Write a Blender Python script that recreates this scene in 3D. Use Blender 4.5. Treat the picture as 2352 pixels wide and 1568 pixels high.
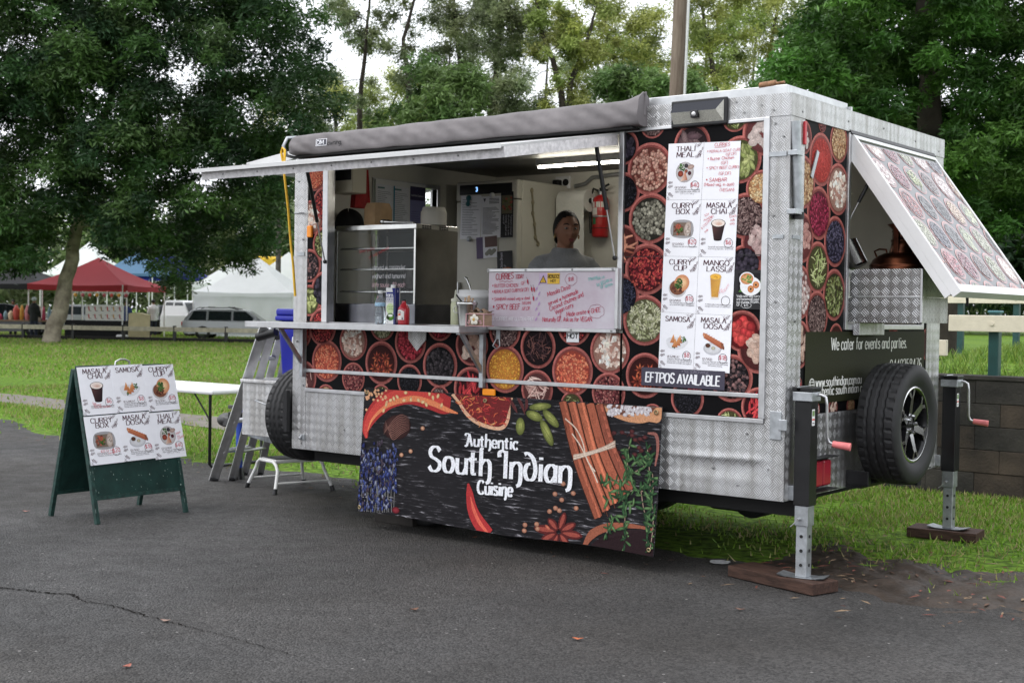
import bpy, bmesh, math, random
import numpy as np
from mathutils import Vector, Matrix
random.seed(7)
RNG = np.random.default_rng(7)
pi = math.pi
for o in list(bpy.data.objects): bpy.data.objects.remove(o)
SC = bpy.context.scene
COL = SC.collection

# ------------------------------------------------------------------ camera
CF, CX0, CY0, CZ0 = 3047.743, 6.82836, -6.32474, 1.42414
CP, CYW, CR = -0.02199788, -0.66159549, 0.0157763
FW = Vector((math.sin(CYW)*math.cos(CP), math.cos(CYW)*math.cos(CP), math.sin(CP)))
_rt = Vector((math.cos(CYW), -math.sin(CYW), 0)); _up = _rt.cross(FW)
RT = _rt*math.cos(CR) + _up*math.sin(CR)
UP = -_rt*math.sin(CR) + _up*math.cos(CR)
CAMP = Vector((CX0, CY0, CZ0))
cam = bpy.data.cameras.new('camera'); camo = bpy.data.objects.new('camera', cam); COL.objects.link(camo)
cam.sensor_width = 36; cam.lens = CF*36/2352; cam.clip_start = 0.05; cam.clip_end = 3000
m3 = Matrix((RT, UP, -FW)).transposed()
camo.matrix_world = Matrix.Translation(CAMP) @ m3.to_4x4()
cam.dof.use_dof = True; cam.dof.focus_distance = 8.0; cam.dof.aperture_fstop = 5.6
SC.camera = camo

# ------------------------------------------------------------------ overcast sky, soft sun, exposure
W = bpy.data.worlds.new('World'); SC.world = W; W.use_nodes = True
nt = W.node_tree; nt.nodes.clear()
SUN_EL, SUN_ROT = math.radians(58), math.radians(200)
wo = nt.nodes.new('ShaderNodeOutputWorld'); bg = nt.nodes.new('ShaderNodeBackground')
sky = nt.nodes.new('ShaderNodeTexSky'); sky.sky_type = 'NISHITA'; sky.sun_disc = False
sky.sun_elevation = SUN_EL; sky.sun_rotation = SUN_ROT; sky.dust_density = 4.0; sky.air_density = 1.0
tc = nt.nodes.new('ShaderNodeTexCoord'); nz = nt.nodes.new('ShaderNodeTexNoise')
nz.inputs['Scale'].default_value = 2.2; nz.inputs['Detail'].default_value = 6; nz.inputs['Roughness'].default_value = .55
nt.links.new(tc.outputs['Generated'], nz.inputs['Vector'])
mr = nt.nodes.new('ShaderNodeMapRange'); mr.inputs['From Min'].default_value = .3; mr.inputs['From Max'].default_value = .7
mr.inputs['To Min'].default_value = 8.5; mr.inputs['To Max'].default_value = 11.5
nt.links.new(nz.outputs['Fac'], mr.inputs['Value'])
cl = nt.nodes.new('ShaderNodeMix'); cl.data_type = 'VECTOR'
vm = nt.nodes.new('ShaderNodeVectorMath'); vm.operation = 'SCALE'; vm.inputs[0].default_value = (.975, 1.0, 1.05)
nt.links.new(mr.outputs['Result'], vm.inputs['Scale'])
cl.inputs['Factor'].default_value = .9
nt.links.new(sky.outputs['Color'], cl.inputs[4]); nt.links.new(vm.outputs['Vector'], cl.inputs[5])
nt.links.new(cl.outputs[1], bg.inputs['Color'])
bg.inputs['Strength'].default_value = .14
nt.links.new(bg.outputs[0], wo.inputs['Surface'])
sl = bpy.data.lights.new('sun', 'SUN'); sl.energy = .9; sl.angle = math.radians(25); sl.color = (1, .97, .93)
so = bpy.data.objects.new('sun', sl); COL.objects.link(so)
az = math.radians(235)  # direction the light comes from
sd = Vector((math.cos(az)*math.cos(SUN_EL), math.sin(az)*math.cos(SUN_EL), math.sin(SUN_EL)))
so.rotation_euler = sd.to_track_quat('Z', 'Y').to_euler(); so.location = (0, 0, 30)
sky.sun_rotation = math.radians(90) - az
SC.view_settings.view_transform = 'Standard'; SC.view_settings.look = 'None'
SC.view_settings.exposure = 0.45; SC.view_settings.gamma = 1.0; SC.view_settings.use_curve_mapping = False
SC.render.engine = 'CYCLES'

# ------------------------------------------------------------------ survey helpers (photo measurements -> real planes)
def _ray(u, v):
    return (FW*CF + RT*(u-1176) - UP*(v-784)).normalized()
def onY(u, v, y=0.0):
    d = _ray(u, v); t = (y-CAMP.y)/d.y; return CAMP + d*t
def onX(u, v, x):
    d = _ray(u, v); t = (x-CAMP.x)/d.x; return CAMP + d*t
def onZ(u, v, z=0.0):
    d = _ray(u, v); t = (z-CAMP.z)/d.z; return CAMP + d*t
def atD(u, v, dist):
    d = _ray(u, v); return CAMP + d*(dist/d.dot(FW))

# ------------------------------------------------------------------ materials
def lin(c):
    c = c/255.0
    return c/12.92 if c <= .04045 else ((c+.055)/1.055)**2.4
def rgb(r, g, b): return (lin(r), lin(g), lin(b))
MATS = {}
def mat(name, col=(.5, .5, .5), rough=.5, metal=0.0, var=0.0, vscale=8.0, bump=0.0, bscale=40.0, spec=.5, trans=0.0, emis=0.0, alpha=1.0,
        ior=1.45, var2=None, dirt=None, stretch=(1, 1, 1), detail=5, sheen=0, coat=0, rvar=0):
    if name in MATS: return MATS[name]
    m = bpy.data.materials.new(name); m.use_nodes = True; n = m.node_tree; b = n.nodes['Principled BSDF']
    b.inputs['Roughness'].default_value = rough; b.inputs['Metallic'].default_value = metal
    b.inputs['Specular IOR Level'].default_value = spec; b.inputs['IOR'].default_value = ior
    b.inputs['Base Color'].default_value = (*col, 1)
    b.inputs['Transmission Weight'].default_value = trans; b.inputs['Alpha'].default_value = alpha
    b.inputs['Coat Weight'].default_value = coat
    if sheen: b.inputs['Sheen Weight'].default_value = sheen
    if emis: b.inputs['Emission Color'].default_value = (*col, 1); b.inputs['Emission Strength'].default_value = emis
    if var or bump or rvar:
        t = n.nodes.new('ShaderNodeTexCoord'); mp = n.nodes.new('ShaderNodeMapping'); mp.inputs['Scale'].default_value = stretch
        n.links.new(t.outputs['Object'], mp.inputs['Vector'])
        if var or rvar:
            z = n.nodes.new('ShaderNodeTexNoise'); z.inputs['Scale'].default_value = vscale; z.inputs['Detail'].default_value = detail
            z.inputs['Roughness'].default_value = .6
            n.links.new(mp.outputs[0], z.inputs['Vector'])
            r = n.nodes.new('ShaderNodeValToRGB'); r.color_ramp.elements[0].position = .3; r.color_ramp.elements[1].position = .72
            c0 = var2 if var2 else tuple(max(0, x*(1-var)) for x in col); c1 = tuple(min(1, x*(1+var*(0 if var2 else 1))) for x in col)
            r.color_ramp.elements[0].color = (*c0, 1); r.color_ramp.elements[1].color = (*c1, 1)
            n.links.new(z.outputs['Fac'], r.inputs['Fac'])
            if var: n.links.new(r.outputs['Color'], b.inputs['Base Color'])
            if rvar:
                q = n.nodes.new('ShaderNodeMapRange'); q.inputs['To Min'].default_value = rough-rvar; q.inputs['To Max'].default_value = rough+rvar
                n.links.new(z.outputs['Fac'], q.inputs['Value']); n.links.new(q.outputs[0], b.inputs['Roughness'])
        if bump:
            z2 = n.nodes.new('ShaderNodeTexNoise'); z2.inputs['Scale'].default_value = bscale; z2.inputs['Detail'].default_value = 6
            n.links.new(mp.outputs[0], z2.inputs['Vector'])
            bp = n.nodes.new('ShaderNodeBump'); bp.inputs['Strength'].default_value = bump; bp.inputs['Distance'].default_value = .01
            n.links.new(z2.outputs['Fac'], bp.inputs['Height']); n.links.new(bp.outputs[0], b.inputs['Normal'])
    MATS[name] = m; return m

def tread_mat(name='tread_plate', s=.042, base=.5, rough=.36, slope=1.3):
    """five-bar aluminium tread plate, in metres on the UV layer"""
    m = bpy.data.materials.new(name); m.use_nodes = True; n = m.node_tree; b = n.nodes['Principled BSDF']
    L = n.links.new
    def mth(op, a, c=None, d=None):
        k = n.nodes.new('ShaderNodeMath'); k.operation = op
        for i, x in enumerate((a, c, d)):
            if x is None: continue
            if isinstance(x, (int, float)): k.inputs[i].default_value = x
            else: L(x, k.inputs[i])
        return k.outputs[0]
    uv = n.nodes.new('ShaderNodeUVMap'); sp = n.nodes.new('ShaderNodeSeparateXYZ'); L(uv.outputs[0], sp.inputs[0])
    u, v = sp.outputs[0], sp.outputs[1]
    k = 1/(math.sqrt(2)*s)
    p = mth('MULTIPLY', mth('ADD', u, v), k); q = mth('MULTIPLY', mth('SUBTRACT', u, v), k)
    par = mth('MODULO', mth('ADD', mth('ADD', mth('FLOOR', p), mth('FLOOR', q)), 2000.0), 2.0)
    fp = mth('FRACT', p); fq = mth('FRACT', q)
    NB = 4.0
    def bars(a, c):   # a along, c across -> (height, slope across)
        ph = mth('MULTIPLY', c, NB*2*pi); w = mth('SINE', ph); up = mth('GREATER_THAN', w, 0.0); w = mth('MULTIPLY', w, up)
        e = mth('GREATER_THAN', mth('MULTIPLY', mth('MULTIPLY', a, mth('SUBTRACT', 1.0, a)), 4.0), mth('ADD', .12, mth('MULTIPLY', .5, mth('POWER', mth('ABSOLUTE', mth('SUBTRACT', c, .5)), 2.0))))
        return mth('MULTIPLY', w, e), mth('MULTIPLY', mth('MULTIPLY', mth('COSINE', ph), up), e)
    h0, g0 = bars(fp, fq); h1, g1 = bars(fq, fp); ip = mth('SUBTRACT', 1.0, par)
    h = mth('ADD', mth('MULTIPLY', h0, ip), mth('MULTIPLY', h1, par))
    g0 = mth('MULTIPLY', g0, ip); g1 = mth('MULTIPLY', g1, par)
    su = mth('MULTIPLY', mth('ADD', g0, g1), slope*.7071); sv = mth('MULTIPLY', mth('SUBTRACT', g1, g0), slope*.7071)
    geo = n.nodes.new('ShaderNodeNewGeometry'); sn = n.nodes.new('ShaderNodeSeparateXYZ'); L(geo.outputs['True Normal'], sn.inputs[0])
    ix = mth('GREATER_THAN', mth('ABSOLUTE', sn.outputs[0]), .7); iz = mth('GREATER_THAN', mth('ABSOLUTE', sn.outputs[2]), .7)
    nx = mth('SUBTRACT', 1.0, ix); nz_ = mth('SUBTRACT', 1.0, iz)
    cb = n.nodes.new('ShaderNodeCombineXYZ')
    L(mth('MULTIPLY', su, nx), cb.inputs[0]); L(mth('ADD', mth('MULTIPLY', su, ix), mth('MULTIPLY', sv, iz)), cb.inputs[1]); L(mth('MULTIPLY', sv, nz_), cb.inputs[2])
    sb = n.nodes.new('ShaderNodeVectorMath'); sb.operation = 'SUBTRACT'; L(geo.outputs['Normal'], sb.inputs[0]); L(cb.outputs[0], sb.inputs[1])
    nm = n.nodes.new('ShaderNodeVectorMath'); nm.operation = 'NORMALIZE'; L(sb.outputs[0], nm.inputs[0]); L(nm.outputs[0], b.inputs['Normal'])
    t = n.nodes.new('ShaderNodeTexCoord'); z = n.nodes.new('ShaderNodeTexNoise'); z.inputs['Scale'].default_value = 3.0; z.inputs['Detail'].default_value = 8
    z.inputs['Roughness'].default_value = .7
    L(t.outputs['Object'], z.inputs['Vector'])
    r = n.nodes.new('ShaderNodeValToRGB'); r.color_ramp.elements[0].position = .3; r.color_ramp.elements[1].position = .65
    r.color_ramp.elements[0].color = (base*.78, base*.78, base*.78, 1); r.color_ramp.elements[1].color = (base, base*1.0, base*1.01, 1)
    L(z.outputs['Fac'], r.inputs['Fac'])
    mp = n.nodes.new('ShaderNodeMapping'); mp.inputs['Scale'].default_value = (16, 16, 1.2); L(t.outputs['Object'], mp.inputs[0])
    z3 = n.nodes.new('ShaderNodeTexNoise'); z3.inputs['Scale'].default_value = 1.0; z3.inputs['Detail'].default_value = 7; z3.inputs['Roughness'].default_value = .7; L(mp.outputs[0], z3.inputs['Vector'])
    st = n.nodes.new('ShaderNodeValToRGB'); st.color_ramp.elements[0].position = .36; st.color_ramp.elements[0].color = (.62, .60, .57, 1); st.color_ramp.elements[1].position = .56; st.color_ramp.elements[1].color = (1, 1, 1, 1); L(z3.outputs['Fac'], st.inputs[0])
    gm = n.nodes.new('ShaderNodeMix'); gm.data_type = 'RGBA'; gm.blend_type = 'MULTIPLY'; gm.inputs[0].default_value = .85
    mx = n.nodes.new('ShaderNodeMix'); mx.data_type = 'RGBA'; mx.inputs[7].default_value = (.90, .90, .91, 1)
    L(mth('MULTIPLY', h, .95), mx.inputs[0]); L(r.outputs[0], mx.inputs[6]); L(mx.outputs[2], gm.inputs[6]); L(st.outputs[0], gm.inputs[7]); L(gm.outputs[2], b.inputs['Base Color'])
    b.inputs['Metallic'].default_value = .85
    rr = n.nodes.new('ShaderNodeMapRange'); rr.inputs['To Min'].default_value = rough+.14; rr.inputs['To Max'].default_value = rough-.04
    L(z.outputs['Fac'], rr.inputs['Value']); L(rr.outputs[0], b.inputs['Roughness'])
    MATS[name] = m; return m

def print_mat(name, rough=.45, spec=.4, grain=.06, sat=1.0, val=1.0, gs=60):
    if name in MATS: return MATS[name]
    m = bpy.data.materials.new(name); m.use_nodes = True; n = m.node_tree; b = n.nodes['Principled BSDF']
    a = n.nodes.new('ShaderNodeVertexColor'); a.layer_name = 'Col'
    t = n.nodes.new('ShaderNodeTexCoord'); z = n.nodes.new('ShaderNodeTexNoise'); z.inputs['Scale'].default_value = gs; z.inputs['Detail'].default_value = 6; z.inputs['Roughness'].default_value = .7
    n.links.new(t.outputs['Object'], z.inputs['Vector'])
    r = n.nodes.new('ShaderNodeMapRange'); r.inputs['From Min'].default_value = .3; r.inputs['From Max'].default_value = .7
    r.inputs['To Min'].default_value = 1-grain*2; r.inputs['To Max'].default_value = 1+grain
    n.links.new(z.outputs['Fac'], r.inputs['Value'])
    x = n.nodes.new('ShaderNodeVectorMath'); x.operation = 'SCALE'
    n.links.new(a.outputs['Color'], x.inputs[0]); n.links.new(r.outputs[0], x.inputs['Scale'])
    hs = n.nodes.new('ShaderNodeHueSaturation'); hs.inputs['Saturation'].default_value = sat; hs.inputs['Value'].default_value = val; n.links.new(x.outputs[0], hs.inputs['Color'])
    n.links.new(hs.outputs[0], b.inputs['Base Color']); b.inputs['Roughness'].default_value = rough; b.inputs['Specular IOR Level'].default_value = spec
    MATS[name] = m; return m

# ------------------------------------------------------------------ objects
def tag(o, label=None, cat=None, group=None, kind=None):
    if label: o['label'] = label
    if cat: o['category'] = cat
    if group: o['group'] = group
    if kind: o['kind'] = kind
    return o
def thing(name, label, cat, loc=(0, 0, 0), rotz=0.0, group=None):
    o = bpy.data.objects.new(name, None); COL.objects.link(o); o.empty_display_size = .1
    o.location = loc; o.rotation_euler = (0, 0, rotz); tag(o, label, cat, group); return o
def group_part(name, parent, loc=(0, 0, 0), rot=(0, 0, 0)):
    o = bpy.data.objects.new(name, None); COL.objects.link(o); o.parent = parent; o.location = loc; o.rotation_euler = rot; o.empty_display_size = .05; return o
def dup(root, loc, rotz=None, label=None, group=None, scale=None):
    r = root.copy(); COL.objects.link(r); r.location = loc
    if rotz is not None: r.rotation_euler = (0, 0, rotz)
    if scale: r.scale = scale
    if label: r['label'] = label
    if group: r['group'] = group
    for ch in list(root.children):
        c = ch.copy(); COL.objects.link(c); c.parent = r
        for g in list(ch.children):
            d = g.copy(); COL.objects.link(d); d.parent = c
    return r

class MB:
    def __init__(s): s.v = []; s.f = []; s.m = []; s.s = []; s.M = None
    def add(s, vs, fs, mi=0, sm=False):
        o = len(s.v)
        if s.M is not None: vs = [tuple(s.M @ Vector(p)) for p in vs]
        s.v.extend([tuple(p) for p in vs])
        for f in fs: s.f.append([i+o for i in f]); s.m.append(mi); s.s.append(sm)
        return s
    def box(s, x0, x1, y0, y1, z0, z1, bev=0.0, mi=0):
        if x0 > x1: x0, x1 = x1, x0
        if y0 > y1: y0, y1 = y1, y0
        if z0 > z1: z0, z1 = z1, z0
        if bev <= 0:
            vs = [(x, y, z) for z in (z0, z1) for y in (y0, y1) for x in (x0, x1)]
            fs = [(0, 2, 3, 1), (4, 5, 7, 6), (0, 1, 5, 4), (2, 6, 7, 3), (0, 4, 6, 2), (1, 3, 7, 5)]
            return s.add(vs, fs, mi)
        bm = bmesh.new(); bmesh.ops.create_cube(bm, size=1)
        for w in bm.verts: w.co = Vector(((x0+x1)/2+w.co.x*(x1-x0), (y0+y1)/2+w.co.y*(y1-y0), (z0+z1)/2+w.co.z*(z1-z0)))
        b = min(bev, .49*min(x1-x0, y1-y0, z1-z0))
        bmesh.ops.bevel(bm, geom=list(bm.edges), offset=b, segments=2, profile=.5, affect='EDGES')
        s.bm(bm, mi); return s
    def bm(s, bm, mi=0, sm=False):
        bm.verts.index_update()
        s.add([w.co[:] for w in bm.verts], [[w.index for w in f.verts] for f in bm.faces], mi, sm); bm.free(); return s
    def cyl(s, p0, p1, r0, r1=None, n=16, mi=0, caps=True, sm=True):
        p0, p1 = Vector(p0), Vector(p1); r1 = r0 if r1 is None else r1
        ax = (p1-p0).normalized(); a = ax.orthogonal().normalized(); b = ax.cross(a)
        vs = []
        for p, r in ((p0, r0), (p1, r1)):
            for i in range(n):
                t = 2*pi*i/n; vs.append(p+a*(r*math.cos(t))+b*(r*math.sin(t)))
        s.add(vs, [(i, (i+1) % n, n+(i+1) % n, n+i) for i in range(n)], mi, sm)
        if caps:
            if r0 > 1e-5: s.add(vs[:n], [list(range(n))[::-1]], mi)
            if r1 > 1e-5: s.add(vs[n:], [list(range(n))], mi)
        return s
    def tube(s, pts, r, n=8, mi=0, closed=False, caps=True):
        P = [Vector(p) for p in pts]; k = len(P)
        R = r if isinstance(r, (list, tuple)) else [r]*k
        vs = []; fs = []; a = None
        for i in range(k):
            d = (P[(i+1) % k]-P[i-1]) if closed else (P[min(i+1, k-1)]-P[max(i-1, 0)])
            d = d.normalized() if d.length > 1e-9 else Vector((0, 0, 1))
            if a is None: a = d.orthogonal().normalized()
            else:
                a = a-d*a.dot(d); a = a.normalized() if a.length > 1e-6 else d.orthogonal().normalized()
            b = d.cross(a)
            for j in range(n):
                t = 2*pi*j/n; vs.append(P[i]+(a*math.cos(t)+b*math.sin(t))*R[i])
        kk = k if closed else k-1
        for i in range(kk):
            for j in range(n):
                i2 = (i+1) % k
                fs.append((i*n+j, i*n+(j+1) % n, i2*n+(j+1) % n, i2*n+j))
        s.add(vs, fs, mi, True)
        if caps and not closed:
            s.add(vs[:n], [list(range(n))[::-1]], mi); s.add(vs[-n:], [list(range(n))], mi)
        return s
    def lathe(s, prof, n=32, c=(0, 0, 0), ax='Z', mi=0, sm=True, mis=None):
        c = Vector(c); vs = []
        for r, h in prof:
            for i in range(n):
                t = 2*pi*i/n; x, y = r*math.cos(t), r*math.sin(t)
                vs.append(c+Vector((x, y, h) if ax == 'Z' else ((h, x, y) if ax == 'X' else (y, h, x))))
        o = 0
        for k in range(len(prof)-1):
            fs = [(k*n+i, k*n+(i+1) % n, (k+1)*n+(i+1) % n, (k+1)*n+i) for i in range(n)]
            if k == 0: base = len(s.v); s.add(vs, fs, mis[k] if mis else mi, sm)
            else:
                for f in fs: s.f.append([i+base for i in f]); s.m.append(mis[k] if mis else mi); s.s.append(sm)
        return s
    def prism(s, poly, fn, d0, d1, mi=0):
        """poly: list of (a,b); fn(a,b,d)->xyz"""
        n = len(poly)
        vs = [fn(a, b, d0) for a, b in poly]+[fn(a, b, d1) for a, b in poly]
        return s.add(vs, [list(range(n))[::-1], [n+i for i in range(n)]]+[(i, (i+1) % n, n+(i+1) % n, n+i) for i in range(n)], mi)
    def grid(s, fn, nu, nv, mi=0, sm=True, flip=False):
        vs = [fn(i/nu, j/nv) for j in range(nv+1) for i in range(nu+1)]; w = nu+1
        fs = [(j*w+i, j*w+i+1, (j+1)*w+i+1, (j+1)*w+i) for j in range(nv) for i in range(nu)]
        if flip: fs = [f[::-1] for f in fs]
        return s.add(vs, fs, mi, sm)
    def ball(s, c, r, nu=14, nv=9, mi=0, M=None):
        c = Vector(c); rr = r if isinstance(r, (list, tuple)) else (r, r, r); vs = [(c.x, c.y, c.z-rr[2])]
        for j in range(1, nv):
            ph = -pi/2+pi*j/nv
            for i in range(nu):
                t = 2*pi*i/nu; vs.append((c.x+rr[0]*math.cos(ph)*math.cos(t), c.y+rr[1]*math.cos(ph)*math.sin(t), c.z+rr[2]*math.sin(ph)))
        vs.append((c.x, c.y, c.z+rr[2])); fs = []
        for i in range(nu):
            fs.append((0, 1+(i+1) % nu, 1+i)); e = 1+(nv-2)*nu
            fs.append((len(vs)-1, e+i, e+(i+1) % nu))
        for j in range(nv-2):
            for i in range(nu): fs.append((1+j*nu+i, 1+j*nu+(i+1) % nu, 1+(j+1)*nu+(i+1) % nu, 1+(j+1)*nu+i))
        return s.add(vs, fs, mi, True)
    def mesh(s, name, mats):
        me = bpy.data.meshes.new(name); me.from_pydata(s.v, [], s.f)
        for m in (mats if isinstance(mats, (list, tuple)) else [mats]): me.materials.append(m)
        me.polygons.foreach_set('material_index', s.m); me.polygons.foreach_set('use_smooth', s.s)
        uvl = me.uv_layers.new(name='UVMap')
        nl = len(me.loops); vi = np.empty(nl, np.int32); me.loops.foreach_get('vertex_index', vi)
        co = np.empty(len(me.vertices)*3, np.float32); me.vertices.foreach_get('co', co); co = co.reshape(-1, 3)[vi]
        nr = np.empty(len(me.polygons)*3, np.float32); me.polygons.foreach_get('normal', nr); nr = np.abs(nr.reshape(-1, 3))
        tot = np.empty(len(me.polygons), np.int32); me.polygons.foreach_get('loop_total', tot)
        ax = np.repeat(np.argmax(nr, 1), tot)
        uv = np.where((ax == 0)[:, None], co[:, [1, 2]], np.where((ax == 1)[:, None], co[:, [0, 2]], co[:, [0, 1]])).astype(np.float32)
        uvl.data.foreach_set('uv', uv.ravel()); me.update(); return me
    def build(s, name, mats, parent=None, label=None, cat=None, group=None, kind=None, loc=None, rotz=0):
        me = s.mesh(name, mats); o = bpy.data.objects.new(name, me); COL.objects.link(o)
        if parent: o.parent = parent
        if loc is not None: o.location = loc
        if rotz: o.rotation_euler = (0, 0, rotz)
        return tag(o, label, cat, group, kind)

# ------------------------------------------------------------------ flat print: coloured vector shapes
def catmull(P, k=5, closed=False):
    P = [Vector(p[:2]) for p in P]; n = len(P); out = []
    if n < 3 and not closed: return [tuple(p) for p in P]
    rng = n if closed else n-1
    for i in range(rng):
        p0 = P[(i-1) % n] if closed or i > 0 else P[0]*2-P[1]
        p1, p2 = P[i], P[(i+1) % n]
        p3 = P[(i+2) % n] if closed or i+2 < n else P[-1]*2-P[-2]
        for j in range(k):
            t = j/k
            out.append(tuple(.5*((2*p1)+(p2-p0)*t+(2*p0-5*p1+4*p2-p3)*t*t+(3*p1-p0-3*p2+p3)*t*t*t)))
    if not closed: out.append(tuple(P[-1]))
    return out

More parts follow.
